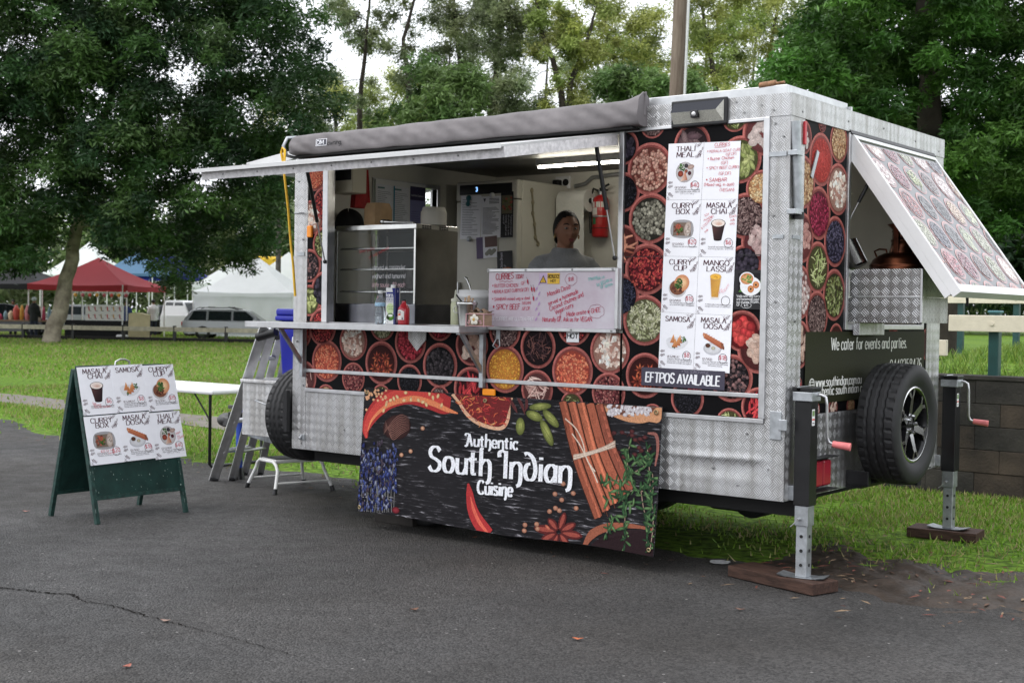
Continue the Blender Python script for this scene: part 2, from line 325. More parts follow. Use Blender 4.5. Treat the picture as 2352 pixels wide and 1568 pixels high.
GL = {}
def _g(ch, w, d): 
    st = []
    for part in d.split('/'):
        sm = part.startswith('~'); nums = [float(x) for x in part.strip('~').split()]
        st.append((sm, list(zip(nums[::2], nums[1::2]))))
    GL[ch] = (w, st)
for line in '''A 8 0 0 4 10 8 0/1.5 3.6 6.5 3.6
B 7 0 0 0 10/~0 10 4 10 6 8.8 6 6.6 4 5.4 0 5.4/~0 5.4 4.5 5.2 7 4 7 1.4 4.5 0 0 0
C 7.5 ~7.3 8.4 5.2 10 2.2 9.6 .2 7 .2 3 2.2 .4 5.2 0 7.5 1.6
D 7.5 0 0 0 10/~0 10 4 9.8 7.3 7.5 7.3 2.5 4 .2 0 0
E 6.3 6 10 0 10/0 10 0 0/0 0 6.3 0/0 5.2 5 5.2
F 6 6 10 0 10/0 10 0 0/0 5.2 5 5.2
G 7.8 ~7.3 8.4 5.2 10 2.2 9.6 .2 7 .2 3 2.2 .4 5.2 0 7.3 1.5/7.5 0 7.5 4.4/4.4 4.4 7.6 4.4
H 7.5 0 0 0 10/7.5 0 7.5 10/0 5.2 7.5 5.2
I 1 .5 0 .5 10
J 5 ~5 10 5 2.5 3.5 .2 1.5 .2 0 2
K 7 0 0 0 10/6.5 10 0 4/2.2 5.8 7 0
L 6 0 10 0 0/0 0 6 0
M 9.5 0 0 .8 10/.8 10 4.75 2/4.75 2 8.7 10/8.7 10 9.5 0
N 7.8 0 0 0 10/0 10 7.8 0/7.8 0 7.8 10
O 8.4 ~4.2 10 1.4 9 0 5 1.4 1 4.2 0 7 1 8.4 5 7 9 4.2 10
P 6.8 0 0 0 10/~0 10 4.5 10 6.8 8.6 6.8 6.2 4.5 4.8 0 4.8
Q 8.4 ~4.2 10 1.4 9 0 5 1.4 1 4.2 0 7 1 8.4 5 7 9 4.2 10/5.2 2.4 8.4 -1
R 7.2 0 0 0 10/~0 10 4.5 10 6.8 8.7 6.8 6.4 4.5 5.2 0 5.2/3.4 5.2 7.2 0
S 6.6 ~6.2 8.4 4.4 10 1.8 9.8 .3 8 1.2 6 4 4.9 6.2 3.6 6.3 1.6 4.5 .1 1.8 .1 0 1.8
T 7.4 0 10 7.4 10/3.7 10 3.7 0
U 7.4 ~0 10 0 3 1.4 .5 3.7 0 6 .5 7.4 3 7.4 10
V 7.8 0 10 3.9 0/3.9 0 7.8 10
W 11 0 10 2.8 0/2.8 0 5.5 9/5.5 9 8.2 0/8.2 0 11 10
X 7.4 0 10 7.4 0/7.4 10 0 0
Y 7.4 0 10 3.7 5/7.4 10 3.7 5/3.7 5 3.7 0
Z 6.8 0 10 6.8 10/6.8 10 0 0/0 0 6.8 0
a 5.4 ~5 5.4 3.4 6.4 1.4 6 0 4.2 0 2 1.3 .1 3.3 .2 5 2/5.1 6.3 5.1 0
b 5.4 0 10 0 0/~0 4.6 1.6 6.2 3.8 6.1 5.4 4.4 5.4 2 3.9 .1 1.6 .1 0 1.6
c 5 ~5 5.2 3.4 6.4 1.4 6 0 4.2 0 2 1.4 .1 3.4 0 5 1.2
d 5.4 5.2 10 5.2 0/~5.2 4.6 3.7 6.2 1.5 6.1 0 4.4 0 2 1.5 .1 3.7 .1 5.2 1.6
e 5.3 ~.2 3.3 5.2 3.4 4.8 5.4 3 6.4 1.2 5.8 0 4 .1 1.8 1.6 .1 3.6 0 5.1 1.2
f 3.8 ~3.8 9.6 2.6 10 1.5 9 1.4 7 1.4 0/0 6.2 3.4 6.2
g 5.4 ~5.2 4.6 3.7 6.2 1.5 6.1 0 4.4 0 2 1.5 .1 3.7 .1 5.2 1.6/~5.2 6.2 5.2 -1.5 4.2 -3 2 -3.2 .3 -2.4
h 5.2 0 10 0 0/~0 4.4 1.6 6 3.6 6.3 5 5.2 5.2 3.5 5.2 0
i 1 .5 6.2 .5 0/.5 8.4 .5 8.9
j 2.4 ~2 6.2 2 -1.6 1.2 -3 0 -3/2 8.4 2 8.9
k 5 0 10 0 0/4.6 6.2 0 2.6/1.7 3.9 5 0
l 1 .5 10 .5 0
m 8.4 0 6.2 0 0/~0 4.4 1.4 6.1 3 6.2 4.2 5 4.2 0/~4.2 4.4 5.6 6.1 7.2 6.2 8.4 5 8.4 0
n 5.2 0 6.2 0 0/~0 4.4 1.6 6 3.6 6.3 5 5.2 5.2 3.5 5.2 0
o 5.6 ~2.8 6.3 .9 5.6 0 3.2 .9 .7 2.8 0 4.7 .7 5.6 3.2 4.7 5.6 2.8 6.3
p 5.4 0 6.2 0 -3/~0 4.6 1.6 6.2 3.8 6.1 5.4 4.4 5.4 2 3.9 .1 1.6 .1 0 1.6
q 5.4 5.2 6.2 5.2 -3/~5.2 4.6 3.7 6.2 1.5 6.1 0 4.4 0 2 1.5 .1 3.7 .1 5.2 1.6
r 3.6 0 6.2 0 0/~0 4 1.2 5.8 2.4 6.4 3.6 6.1
s 4.6 ~4.3 5.2 3 6.4 1.2 6.2 .2 5 1.2 3.8 3.4 3 4.5 1.8 3.6 .2 1.4 .1 0 1
t 3.8 ~1.4 9 1.4 2 2 .3 3.4 .2/0 6.2 3.6 6.2
u 5.2 ~0 6.2 0 2.4 .5 .6 1.8 0 3.8 .3 5.1 2/5.2 6.2 5.2 0
v 5.2 0 6.2 2.6 0/2.6 0 5.2 6.2
w 7.6 0 6.2 2 0/2 0 3.8 5.6/3.8 5.6 5.6 0/5.6 0 7.6 6.2
x 5 0 6.2 5 0/5 6.2 0 0
y 5.2 0 6.2 2.7 .3/5.2 6.2 2.4 -1.2 .4 -3
z 4.8 0 6.2 4.8 6.2/4.8 6.2 0 0/0 0 4.8 0
0 6 ~3 10 .9 8.8 0 5 .9 1.2 3 0 5.1 1.2 6 5 5.1 8.8 3 10
1 3 0 8 2.4 10/2.4 10 2.4 0
2 6 ~.2 8 1.4 9.8 4 10 5.6 8.4 5 6 2.6 3 0 0/0 0 6 0
3 6 ~.2 8.6 2 10 4.6 9.6 5.4 7.6 4.4 5.7 2.4 5.3/~2.4 5.3 5 4.8 6 2.8 4.8 .5 2.2 0 0 1.4
4 6.4 4.8 0 4.8 10/4.8 10 0 3/0 3 6.4 3
5 6 5.6 10 .8 10/.8 10 .4 5.6/~.4 5.6 2.6 6.4 5 5.6 6 3.2 4.8 .8 2.4 0 0 1.2
6 6 ~5.4 9.2 3.4 10 1 8 0 4 .8 .8 3 0 5.2 .8 6 3 4.8 5.4 2.8 5.8 .4 3.6
7 6 0 10 6 10/6 10 2 0
8 6 ~3 5.4 1 6.4 .6 8.4 2 9.8 4 9.8 5.4 8.4 5 6.4 3 5.4 .8 4.2 0 2.4 1.4 .3 4.6 .3 6 2.4 5.2 4.2 3 5.4
9 6 ~5.6 6.4 3.2 4.2 1 4.8 0 7 .9 9.4 3 10 5.2 9 6 6 5 2 2.6 0 .6 .8
$ 6.6 ~6.2 8 4.4 9 1.8 8.8 .3 7.4 1.2 5.8 4 4.9 6.2 3.6 6.3 2 4.5 .9 1.8 .9 0 2.2/3.3 10.6 3.3 -.6
( 2.6 ~2.4 10.6 .6 8 0 4.5 .6 1 2.4 -1.6
) 2.6 ~.2 10.6 2 8 2.6 4.5 2 1 .2 -1.6
. 1.2 .5 0 .5 .6
, 1.4 .8 .6 .2 -1.6
* 5 2.5 8.6 2.5 3.6/.4 7.4 4.6 4.8/4.6 7.4 .4 4.8
- 4 .4 4 3.6 4
/ 5 0 -1 5 10.5
' 1 .5 10 .5 7.6
! 1 .5 10 .5 3/.5 .6 .5 0
& 6.5 ~6.2 0 1.4 6.8 1 8.6 2.6 10 4 8.8 3 6.6 .6 4.4 0 2.2 1.4 .2 3.6 .4 6 4
: 1 .5 5.6 .5 5/.5 .6 .5 0
c| 1 .5 1 .5 2'''.split('\n'):
    a = line.split(' ', 2); _g(a[0], float(a[1]), a[2])

class Canvas:
    def __init__(s, clip=None): s.P = []; s.clip = clip; s.step = .0006; s.M = None
    def poly(s, pts, col, l=0, cols=None):
        """pts CCW list (u,v); col linear rgb or per-vertex list"""
        cs = cols if cols else [col]*len(pts)
        if s.M is not None: pts = [s.M(*p) for p in pts]
        if s.clip:
            q = [(p[0], p[1], *c) for p, c in zip(pts, cs)]
            x0, y0, x1, y1 = s.clip
            for ax, val, sg in ((0, x0, 1), (0, x1, -1), (1, y0, 1), (1, y1, -1)):
                o = []
                for i in range(len(q)):
                    a, b = q[i-1], q[i]; da, db = sg*(a[ax]-val), sg*(b[ax]-val)
                    if (da >= 0) != (db >= 0):
                        t = da/(da-db); o.append(tuple(a[k]+(b[k]-a[k])*t for k in range(5)))
                    if db >= 0: o.append(b)
                q = o
                if len(q) < 3: return
            pts = [(a[0], a[1]) for a in q]; cs = [a[2:] for a in q]
        s.P.append((pts, cs, l*s.step+random.random()*s.step*.85))
    def rect(s, x0, y0, x1, y1, col, l=0): s.poly([(x0, y0), (x1, y0), (x1, y1), (x0, y1)], col, l)
    def disc(s, x, y, rx, ry, col, l=0, n=24, rot=0, edge=None, hl=None):
        """edge: rim colour; hl: (dx,dy) offset of the bright centre, in radii"""
        c, sn = math.cos(rot), math.sin(rot)
        pts = [(x+rx*math.cos(t)*c-ry*math.sin(t)*sn, y+rx*math.cos(t)*sn+ry*math.sin(t)*c) for t in [2*pi*i/n for i in range(n)]]
        if edge is None: return s.poly(pts, col, l)
        h = hl or (0, 0); ctr = (x+h[0]*rx, y+h[1]*ry)
        lay = l; z = random.random()*.85
        for i in range(n):
            a, b = pts[i], pts[(i+1) % n]
            k = len(s.P); s.poly([ctr, a, b], None, lay, [col, edge, edge])
            if len(s.P) > k: s.P[-1] = (s.P[-1][0], s.P[-1][1], (lay+z)*s.step)
    def ribbon(s, pts, wd, col, l=0, cols=None):
        """wd: number, list or fn(dx,dy)"""
        n = len(pts)
        if n < 2: return
        Lp = []; Rp = []
        for i in range(n):
            a = pts[max(i-1, 0)]; b = pts[min(i+1, n-1)]; dx, dy = b[0]-a[0], b[1]-a[1]; d = math.hypot(dx, dy) or 1e-9; dx /= d; dy /= d
            w = wd(dx, dy) if callable(wd) else (wd[i] if isinstance(wd, list) else wd)
            Lp.append((pts[i][0]-dy*w/2, pts[i][1]+dx*w/2)); Rp.append((pts[i][0]+dy*w/2, pts[i][1]-dx*w/2))
        z = random.random()*.85
        for i in range(n-1):
            k = len(s.P)
            q = [Rp[i], Rp[i+1], Lp[i+1], Lp[i]]
            s.poly(q, col, l, [cols[i], cols[i+1], cols[i+1], cols[i]] if cols else None)
            if len(s.P) > k: s.P[-1] = (s.P[-1][0], s.P[-1][1], (l+z)*s.step)
    def text(s, txt, x, y, h, col, l=3, w=.13, thin=None, wid=1.0, slant=0.0, rot=0.0, jit=0.0, fit=None, align='l', serif=False, gap=2.0):
        """stroke lettering: h cap height, w stroke width / h, thin horizontal stroke width / h"""
        k = h/10; adv = 0; tot = 0
        for ch in txt: tot += (GL[ch][0]+gap if ch in GL else 4.2)
        tot -= gap
        if fit: wid = fit/(tot*k)
        if align == 'c': x0 = -tot*k*wid/2
        elif align == 'r': x0 = -tot*k*wid
        else: x0 = 0
        c, sn = math.cos(rot), math.sin(rot); th = w if thin is None else thin
        def pen(dx, dy):
            dl = c*dx+sn*dy; v = abs(-sn*dx+c*dy)
            return h*(th+(w-th)*min(1, v*1.15))
        for ch in txt:
            if ch not in GL: adv += 4.2; continue
            gw, st = GL[ch]; jy = random.uniform(-1, 1)*jit*10; jr = random.uniform(-1, 1)*jit*.5; js = 1+random.uniform(-1, 1)*jit
            def tr(p):
                px, py = p[0]*js, p[1]*js+jy; px += py*(slant+jr); px = x0+(adv+px)*k*wid; py *= k
                return (x+c*px-sn*py, y+sn*px+c*py)
            for sm, pts in st:
                if sm: q = [tr(p) for p in catmull(pts, 4)]
                else:
                    (ax, ay), (bx, by) = pts[0], pts[-1]; d = math.hypot(bx-ax, by-ay) or 1; e = th*3.2
                    if len(pts) == 2: pts = [(ax-(bx-ax)/d*e, ay-(by-ay)/d*e), (bx+(bx-ax)/d*e, by+(by-ay)/d*e)]
                    q = [tr(p) for p in pts]
                if len(q) > 2 and not sm:
                    for i in range(len(q)-1): s.ribbon(q[i:i+2], pen, col, l)
                else: s.ribbon(q, pen, col, l)
                if serif and not sm and len(pts) == 2 and abs(pts[0][0]-pts[1][0]) < abs(pts[0][1]-pts[1][1]):
                    for p in (pts[0], pts[1]):
                        s.ribbon([tr((p[0]-1.1, p[1])), tr((p[0]+1.1, p[1]))], h*th, col, l)
            adv += gw+gap
        return tot*k*wid
    def build(s, name, fn, m, parent=None, off=0.0):
        vs = []; fs = []; cs = []
        for pts, cc, h in s.P:
            o = len(vs); vs.extend([tuple(fn(p[0], p[1], h+off)) for p in pts]); fs.append(list(range(o, o+len(pts))))
            cs.extend([(c[0], c[1], c[2], 1.0) for c in cc])
        me = bpy.data.meshes.new(name); me.from_pydata(vs, [], fs); me.materials.append(m)
        ca = me.color_attributes.new('Col', 'FLOAT_COLOR', 'POINT'); ca.data.foreach_set('color', np.array(cs, np.float32).ravel()); me.update()
        ob = bpy.data.objects.new(name, me); COL.objects.link(ob)
        if parent: ob.parent = parent
        return ob
def plane_fn(o, U, V):
    o, U, V = Vector(o), Vector(U).normalized(), Vector(V).normalized(); N = U.cross(V)
    return lambda u, v, h: o+U*u+V*v+N*h
# ================================================================== GROUND
def noise2(x, y, s=1.0, seed=0):
    v = 0; a = 1; 
    for k in range(4):
        v += a*math.sin(x*s*1.3+seed+1.7*math.sin(y*s*.9+seed*2+k))*math.cos(y*s*1.1-seed+1.3*math.sin(x*s*.7+k*2.1)); s *= 2.03; a *= .5
    return v
def soil_mat():
    m = bpy.data.materials.new('lawn_soil'); m.use_nodes = True; n = m.node_tree; b = n.nodes['Principled BSDF']; L = n.links.new
    t = n.nodes.new('ShaderNodeTexCoord')
    a = n.nodes.new('ShaderNodeTexNoise'); a.inputs['Scale'].default_value = .35; a.inputs['Detail'].default_value = 8; a.inputs['Roughness'].default_value = .65
    c = n.nodes.new('ShaderNodeTexNoise'); c.inputs['Scale'].default_value = 14; c.inputs['Detail'].default_value = 8
    L(t.outputs['Object'], a.inputs['Vector']); L(t.outputs['Object'], c.inputs['Vector'])
    r = n.nodes.new('ShaderNodeValToRGB'); e = r.color_ramp.elements
    e[0].position = .3; e[0].color = (.09, .185, .016, 1); e[1].position = .7; e[1].color = (.18, .30, .03, 1)
    r2 = n.nodes.new('ShaderNodeValToRGB'); e = r2.color_ramp.elements
    e[0].position = .36; e[0].color = (.03, .035, .014, 1); e[1].position = .62; e[1].color = (1, 1, 1, 1)
    mx = n.nodes.new('ShaderNodeMix'); mx.data_type = 'RGBA'; mx.blend_type = 'MULTIPLY'; mx.inputs[0].default_value = .75
    L(a.outputs['Fac'], r.inputs[0]); L(c.outputs['Fac'], r2.inputs[0]); L(r.outputs[0], mx.inputs[6]); L(r2.outputs[0], mx.inputs[7]); L(mx.outputs[2], b.inputs['Base Color'])
    b.inputs['Roughness'].default_value = .9; b.inputs['Specular IOR Level'].default_value = .15
    bp = n.nodes.new('ShaderNodeBump'); bp.inputs['Strength'].default_value = .8; bp.inputs['Distance'].default_value = .03; L(c.outputs['Fac'], bp.inputs['Height']); L(bp.outputs[0], b.inputs['Normal'])
    return m
def asphalt_mat():
    m = bpy.data.materials.new('wet_asphalt'); m.use_nodes = True; n = m.node_tree; b = n.nodes['Principled BSDF']; L = n.links.new
    t = n.nodes.new('ShaderNodeTexCoord')
    def noi(s, d=6, r=.6):
        z = n.nodes.new('ShaderNodeTexNoise'); z.inputs['Scale'].default_value = s; z.inputs['Detail'].default_value = d; z.inputs['Roughness'].default_value = r
        L(t.outputs['Object'], z.inputs['Vector']); return z
    big, mid = noi(.55, 6), noi(5, 5)
    vo = n.nodes.new('ShaderNodeTexVoronoi'); vo.inputs['Scale'].default_value = 95; L(t.outputs['Object'], vo.inputs['Vector'])
    v2 = n.nodes.new('ShaderNodeTexVoronoi'); v2.inputs['Scale'].default_value = 48; L(t.outputs['Object'], v2.inputs['Vector'])
    fine = noi(160, 3)
    r = n.nodes.new('ShaderNodeValToRGB'); e = r.color_ramp.elements
    e[0].position = .32; e[0].color = (.037, .036, .0355, 1); e[1].position = .7; e[1].color = (.081, .078, .077, 1)
    L(big.outputs['Fac'], r.inputs[0])
    stn = noi(.22, 5, .55); rs = n.nodes.new('ShaderNodeValToRGB'); q = rs.color_ramp.elements; q[0].position = .42; q[0].color = (.66, .61, .55, 1); q[1].position = .6; q[1].color = (1, 1, 1, 1); L(stn.outputs['Fac'], rs.inputs[0])
    sm_ = n.nodes.new('ShaderNodeMix'); sm_.data_type = 'RGBA'; sm_.blend_type = 'MULTIPLY'; sm_.inputs[0].default_value = 1.0; L(r.outputs[0], sm_.inputs[6]); L(rs.outputs[0], sm_.inputs[7])
    # aggregate: every stone its own grey
    sp = n.nodes.new('ShaderNodeSeparateColor'); L(vo.outputs['Color'], sp.inputs[0])
    ag = n.nodes.new('ShaderNodeMapRange'); ag.inputs['To Min'].default_value = .5; ag.inputs['To Max'].default_value = 1.6; L(sp.outputs[0], ag.inputs[0])
    sc = n.nodes.new('ShaderNodeVectorMath'); sc.operation = 'SCALE'; L(sm_.outputs[2], sc.inputs[0]); L(ag.outputs[0], sc.inputs['Scale'])
    s2 = n.nodes.new('ShaderNodeSeparateColor'); L(v2.outputs['Color'], s2.inputs[0])
    gt = n.nodes.new('ShaderNodeMath'); gt.operation = 'GREATER_THAN'; gt.inputs[1].default_value = .993; L(s2.outputs[1], gt.inputs[0])
    lt = n.nodes.new('ShaderNodeMath'); lt.operation = 'LESS_THAN'; lt.inputs[1].default_value = .32; L(v2.outputs['Distance'], lt.inputs[0])
    an = n.nodes.new('ShaderNodeMath'); an.operation = 'MULTIPLY'; L(gt.outputs[0], an.inputs[0]); L(lt.outputs[0], an.inputs[1])
    mx = n.nodes.new('ShaderNodeMix'); mx.data_type = 'RGBA'; mx.inputs[7].default_value = (.26, .25, .24, 1)
    L(an.outputs[0], mx.inputs[0]); L(sc.outputs[0], mx.inputs[6]); L(mx.outputs[2], b.inputs['Base Color'])
    rr = n.nodes.new('ShaderNodeMapRange'); rr.inputs['From Min'].default_value = .35; rr.inputs['From Max'].default_value = .68; rr.inputs['To Min'].default_value = .58; rr.inputs['To Max'].default_value = .88
    L(mid.outputs['Fac'], rr.inputs[0]); L(rr.outputs[0], b.inputs['Roughness']); b.inputs['Specular IOR Level'].default_value = .35
    bp = n.nodes.new('ShaderNodeBump'); bp.inputs['Strength'].default_value = 1.0; bp.inputs['Distance'].default_value = .014; bp.invert = True
    L(vo.outputs['Distance'], bp.inputs['Height'])
    b2 = n.nodes.new('ShaderNodeBump'); b2.inputs['Strength'].default_value = .5; b2.inputs['Distance'].default_value = .02
    L(mid.outputs['Fac'], b2.inputs['Height']); L(bp.outputs[0], b2.inputs['Normal']); L(b2.outputs[0], b.inputs['Normal'])
    return m
m_soil, m_asph = soil_mat(), asphalt_mat()
m_mud = mat('mud', (.06, .043, .032), .6, var=.7, vscale=5, bump=1.0, bscale=22, spec=.4, var2=(.018, .014, .011), rvar=.2)
m_path = mat('worn_path', (.15, .135, .115), .85, var=.3, vscale=6, bump=.6, bscale=30)
MB().box(-700, 700, -300, 900, -.6, -.004).build('lawn', m_soil, kind='structure')
EDGE = [(-90, 7), (-40, 5), (-16, 4.1), (-9, 3.0), (-6, 2.0), (-3, 1.5), (-1.5, 1.72), (.5, 1.25), (1.8, .75), (2.9, .55), (3.7, .62), (4.8, .55), (7, .2), (14, -.5), (60, -3)]
def edge_y(x):
    for (a, ya), (b, yb) in zip(EDGE, EDGE[1:]):
        if a <= x <= b: y = ya+(yb-ya)*(x-a)/(b-a); break
    else: y = 2
    return y+.07*noise2(x, 1, 2.2, 3)+.03*noise2(x, 4, 9, 1)
xs = np.concatenate([np.linspace(-80, -12, 60), np.arange(-12, 9, .05), np.linspace(9, 50, 40)])
mb = MB(); vs = []
for x in xs: vs += [(x, -60, 0), (x, edge_y(x), 0)]
mb.add(vs, [(2*i, 2*i+2, 2*i+3, 2*i+1) for i in range(len(xs)-1)])
asph = mb.build('car_park', m_asph, kind='structure')
# crack in the asphalt
ck = [(0, 1350), (60, 1356), (110, 1362), (165, 1366), (190, 1380), (260, 1392), (330, 1412), (385, 1427), (440, 1442), (520, 1462), (600, 1484), (700, 1512)]
ck = [onZ(u, v, 0) for u, v in ck]; cp = catmull([(p.x, p.y) for p in ck], 14)
cp = [(x+random.gauss(0, .006), y+random.gauss(0, .006)) for x, y in cp]
def ribbon3(mb, pts, ws, z, mi=0):
    n = len(pts); a = []
    for i in range(n):
        p, q = pts[max(0, i-1)], pts[min(n-1, i+1)]; d = Vector((q[0]-p[0], q[1]-p[1])).normalized(); w = ws[i]/2
        a += [(pts[i][0]-d.y*w, pts[i][1]+d.x*w, z), (pts[i][0]+d.y*w, pts[i][1]-d.x*w, z)]
    mb.add(a, [(2*i, 2*i+1, 2*i+3, 2*i+2) for i in range(n-1)], mi)
mb = MB(); n = len(cp); ribbon3(mb, cp, [max(.002, (.013*(1-i/n)+.002)*random.uniform(.2, 1.6)) for i in range(n)], .004)
mb.build('crack', mat('crack_gap', (.014, .013, .012), 1, spec=0), asph)
# dirt path crossing the lawn
pts = [(-30, 6.6), (-18, 5.4), (-11, 4.75), (-8, 4.55), (-6, 4.35), (-4, 4.3), (0, 4.3), (2, 4.2)]
pts = [(x, y+.06*noise2(x, y, 2)) for x, y in catmull(pts, 10)]
mb = MB(); ribbon3(mb, pts, [.95+.15*noise2(x, 3, 1.5) for x, y in pts], .004); mb.build('path', m_path, kind='structure')
# churned mud along the edge of the car park at the rear of the trailer
def mudfn(u, v):
    x = 3.2+u*5.4; yc = edge_y(x); y = yc-.5-.12*noise2(x, 7, 3)+v*(1.45+.25*noise2(x, 2, 2.5))
    e = min(u*6, (1-u)*6, v*3.5, (1-v)*4, 1); z = -.008+e*(.028+.035*noise2(x*3, y*3, 2.3, 1)*(.3+.7*v)+.022*random.random()*max(0, noise2(x*2, y*4, 1.3, 4)))
    return (x, y, max(z, -.006))
MB().grid(mudfn, 190, 56).build('mud', m_mud, kind='structure')
mp = onZ(1655, 1292, 0)
mb = MB(); mb.add([(mp.x+.07*math.cos(t)*random.uniform(.6, 1), mp.y+.07*math.sin(t)*random.uniform(.6, 1.2), .0075) for t in [2*pi*i/14 for i in range(14)]], [list(range(14))])
mb.build('white_paint_spot', mat('paint_spot', (.6, .6, .6), .8, var=.4, vscale=60), asph)

# ---- raised lawn with concrete-block retaining wall at right
WY, WT = 4.46, .96
def bank(u, v):
    x = -3+u*40; y = WY+.19+v*50
    k = min(1, max(0, (x-.2)/1.8)); k = k*k*(3-2*k)
    return (x, y, -.02+(WT-.015)*k+(.028*(y-WY) if y < 20 else .028*15.5)*k+.03*noise2(x, y, .8)*k*min(1, (y-WY-.19)/.3))
MB().grid(bank, 80, 100).build('upper_lawn', m_soil, kind='structure')
def upper_z(x, y):
    k = min(1, max(0, (x-.2)/1.8)); k = k*k*(3-2*k)
    return -.02+(WT-.015)*k+(.028*(y-WY) if y < 20 else .028*15.5)*k
rw = thing('retaining_wall', 'dark weathered concrete block retaining wall below the raised lawn', 'wall', (2.2, WY, 0))
m_cb = mat('stained_block', (.048, .043, .037), .9, var=.6, vscale=2.6, bump=.6, bscale=45, var2=(.005, .0048, .0045), detail=9)
m_cb2 = mat('browned_block', (.07, .052, .038), .9, var=.6, vscale=2.6, bump=.6, bscale=45, var2=(.006, .0055, .005), detail=9)
MB().box(-.15, 14, .02, .18, 0, WT-.03).build('mortar_core', mat('old_mortar', (.022, .02, .018), .95, var=.3), rw)
for r in range(5):
    z0 = r*.187; off = .2 if r % 2 else 0
    for i in range(-1, 35):
        x0 = i*.4+off-.2; a, b = max(x0, -.2), x0+.398
        if b-a < .05 or x0 > 13.7: continue
        d = random.uniform(-.004, .004)
        MB().box(a, b, d, .16+d, z0+.001, z0+.184, .004).build('block', m_cb2 if random.random() < .25 else m_cb, rw)
MB().box(-.2, 14.1, -.012, .19, 5*.187+.001, WT+.012, .005).build('coping', m_cb, rw)

# ================================================================== GRASS
def blades(P, H, Wd, name, green, parent=None, kind='stuff', seed=1):
    rg = np.random.default_rng(seed); n = len(P)
    th = rg.uniform(0, 2*pi, n); tilt = rg.normal(0, .45, (n, 2))*H[:, None]
    dx = np.stack([np.cos(th), np.sin(th), np.zeros(n)], 1)*Wd[:, None]*.5
    tip = P+np.stack([tilt[:, 0], tilt[:, 1], H], 1)
    V = np.empty((n, 3, 3), np.float32); V[:, 0] = P-dx; V[:, 1] = P+dx; V[:, 2] = tip
    me = bpy.data.meshes.new(name); me.vertices.add(3*n); me.loops.add(3*n); me.polygons.add(n)
    me.vertices.foreach_set('co', V.ravel()); me.loops.foreach_set('vertex_index', np.arange(3*n, dtype=np.int32))
    me.polygons.foreach_set('loop_start', np.arange(0, 3*n, 3, dtype=np.int32)); me.polygons.foreach_set('loop_total', np.full(n, 3, np.int32))
    g = np.array(green)[rg.integers(0, len(green), n)]*rg.uniform(.7, 1.25, n)[:, None]
    c = np.ones((n, 3, 4), np.float32); c[:, :, :3] = g[:, None, :]
    ca = me.color_attributes.new('Col', 'FLOAT_COLOR', 'POINT'); ca.data.foreach_set('color', c.ravel())
    me.materials.append(leaf_mat('grass_blade', .35)); me.update(calc_edges=True)
    o = bpy.data.objects.new(name, me); COL.objects.link(o)
    if parent: o.parent = parent
    return tag(o, kind=kind)
def leaf_mat(name, tl=.35, rough=.5):
    if name in MATS: return MATS[name]
    m = bpy.data.materials.new(name); m.use_nodes = True; n = m.node_tree; b = n.nodes['Principled BSDF']; L = n.links.new
    a = n.nodes.new('ShaderNodeVertexColor'); a.layer_name = 'Col'; L(a.outputs[0], b.inputs['Base Color'])
    b.inputs['Roughness'].default_value = rough; b.inputs['Specular IOR Level'].default_value = .3
    t = n.nodes.new('ShaderNodeBsdfTranslucent'); L(a.outputs[0], t.inputs[0]); x = n.nodes.new('ShaderNodeMixShader'); x.inputs[0].default_value = tl
    L(b.outputs[0], x.inputs[1]); L(t.outputs[0], x.inputs[2]); L(x.outputs[0], n.nodes['Material Output'].inputs[0]); MATS[name] = m; return m
GREENS = [(.145, .285, .024), (.185, .325, .034), (.11, .225, .02), (.22, .315, .055), (.29, .28, .10), (.30, .26, .13)]
def in_view(P, marg=160):
    d = P-np.array(CAMP); f = np.array(FW); r = np.array(RT); u = np.array(UP)
    w = d@f; x = 1176+CF*(d@r)/w; y = 784-CF*(d@u)/w
    return (w > .5) & (x > -marg) & (x < 2352+marg) & (y < 1568+marg), w
def scatter(x0, x1, y0, y1, n, zf, keep, name, hmin=.03, hmax=.075, seed=1, green=GREENS):
    rg = np.random.default_rng(seed); P = np.stack([rg.uniform(x0, x1, n), rg.uniform(y0, y1, n), np.zeros(n)], 1)
    ok, w = in_view(P); P = P[ok]
    k = np.array([keep(p[0], p[1]) for p in P]) > rg.random(len(P)); P = P[k]
    P[:, 2] = [zf(p[0], p[1]) for p in P]
    w = (P-np.array(CAMP))@np.array(FW)
    H = rg.uniform(hmin, hmax, len(P))*(1+w*.006); Wd = .006+.0009*w*rg.uniform(.7, 1.3, len(P))
    return blades(P, H, Wd, name, green, seed=seed)
def kp_right(x, y):
    d = y-edge_y(x)-.45
    sh = .35 if (0 < x < 3.75 and y < 2.3) else 1
    base = 1/(1+math.exp(-6*(d-.25)))
    return base*sh*(.55+.45*max(-1, min(1, noise2(x, y, 1.6, 2)*1.2)))
def path_d(x, y):
    yc = 4.3 if x > -6 else (4.55 if x > -9 else 4.55+(-9-x)*.11); return abs(y-yc)
def kp_left(x, y):
    d = y-edge_y(x)
    b = 1/(1+math.exp(-7*(d-.35)))
    if path_d(x, y) < .5: b *= .06
    if -2.8 < x < 0 and y < 2.6: b *= .5
    return b*(.6+.4*max(-1, min(1, noise2(x, y, .9, 5)*1.2)))
scatter(-3.2, 6.5, .4, WY-.02, 120000, lambda x, y: 0, kp_right, 'grass', .018, .045, 3)
scatter(-14, -.2, 1.2, 12, 150000, lambda x, y: 0, kp_left, 'grass', .02, .055, 4)
scatter(-60, -4, 8, 40, 130000, lambda x, y: 0, lambda x, y: 1.0, 'grass', .03, .07, 5)
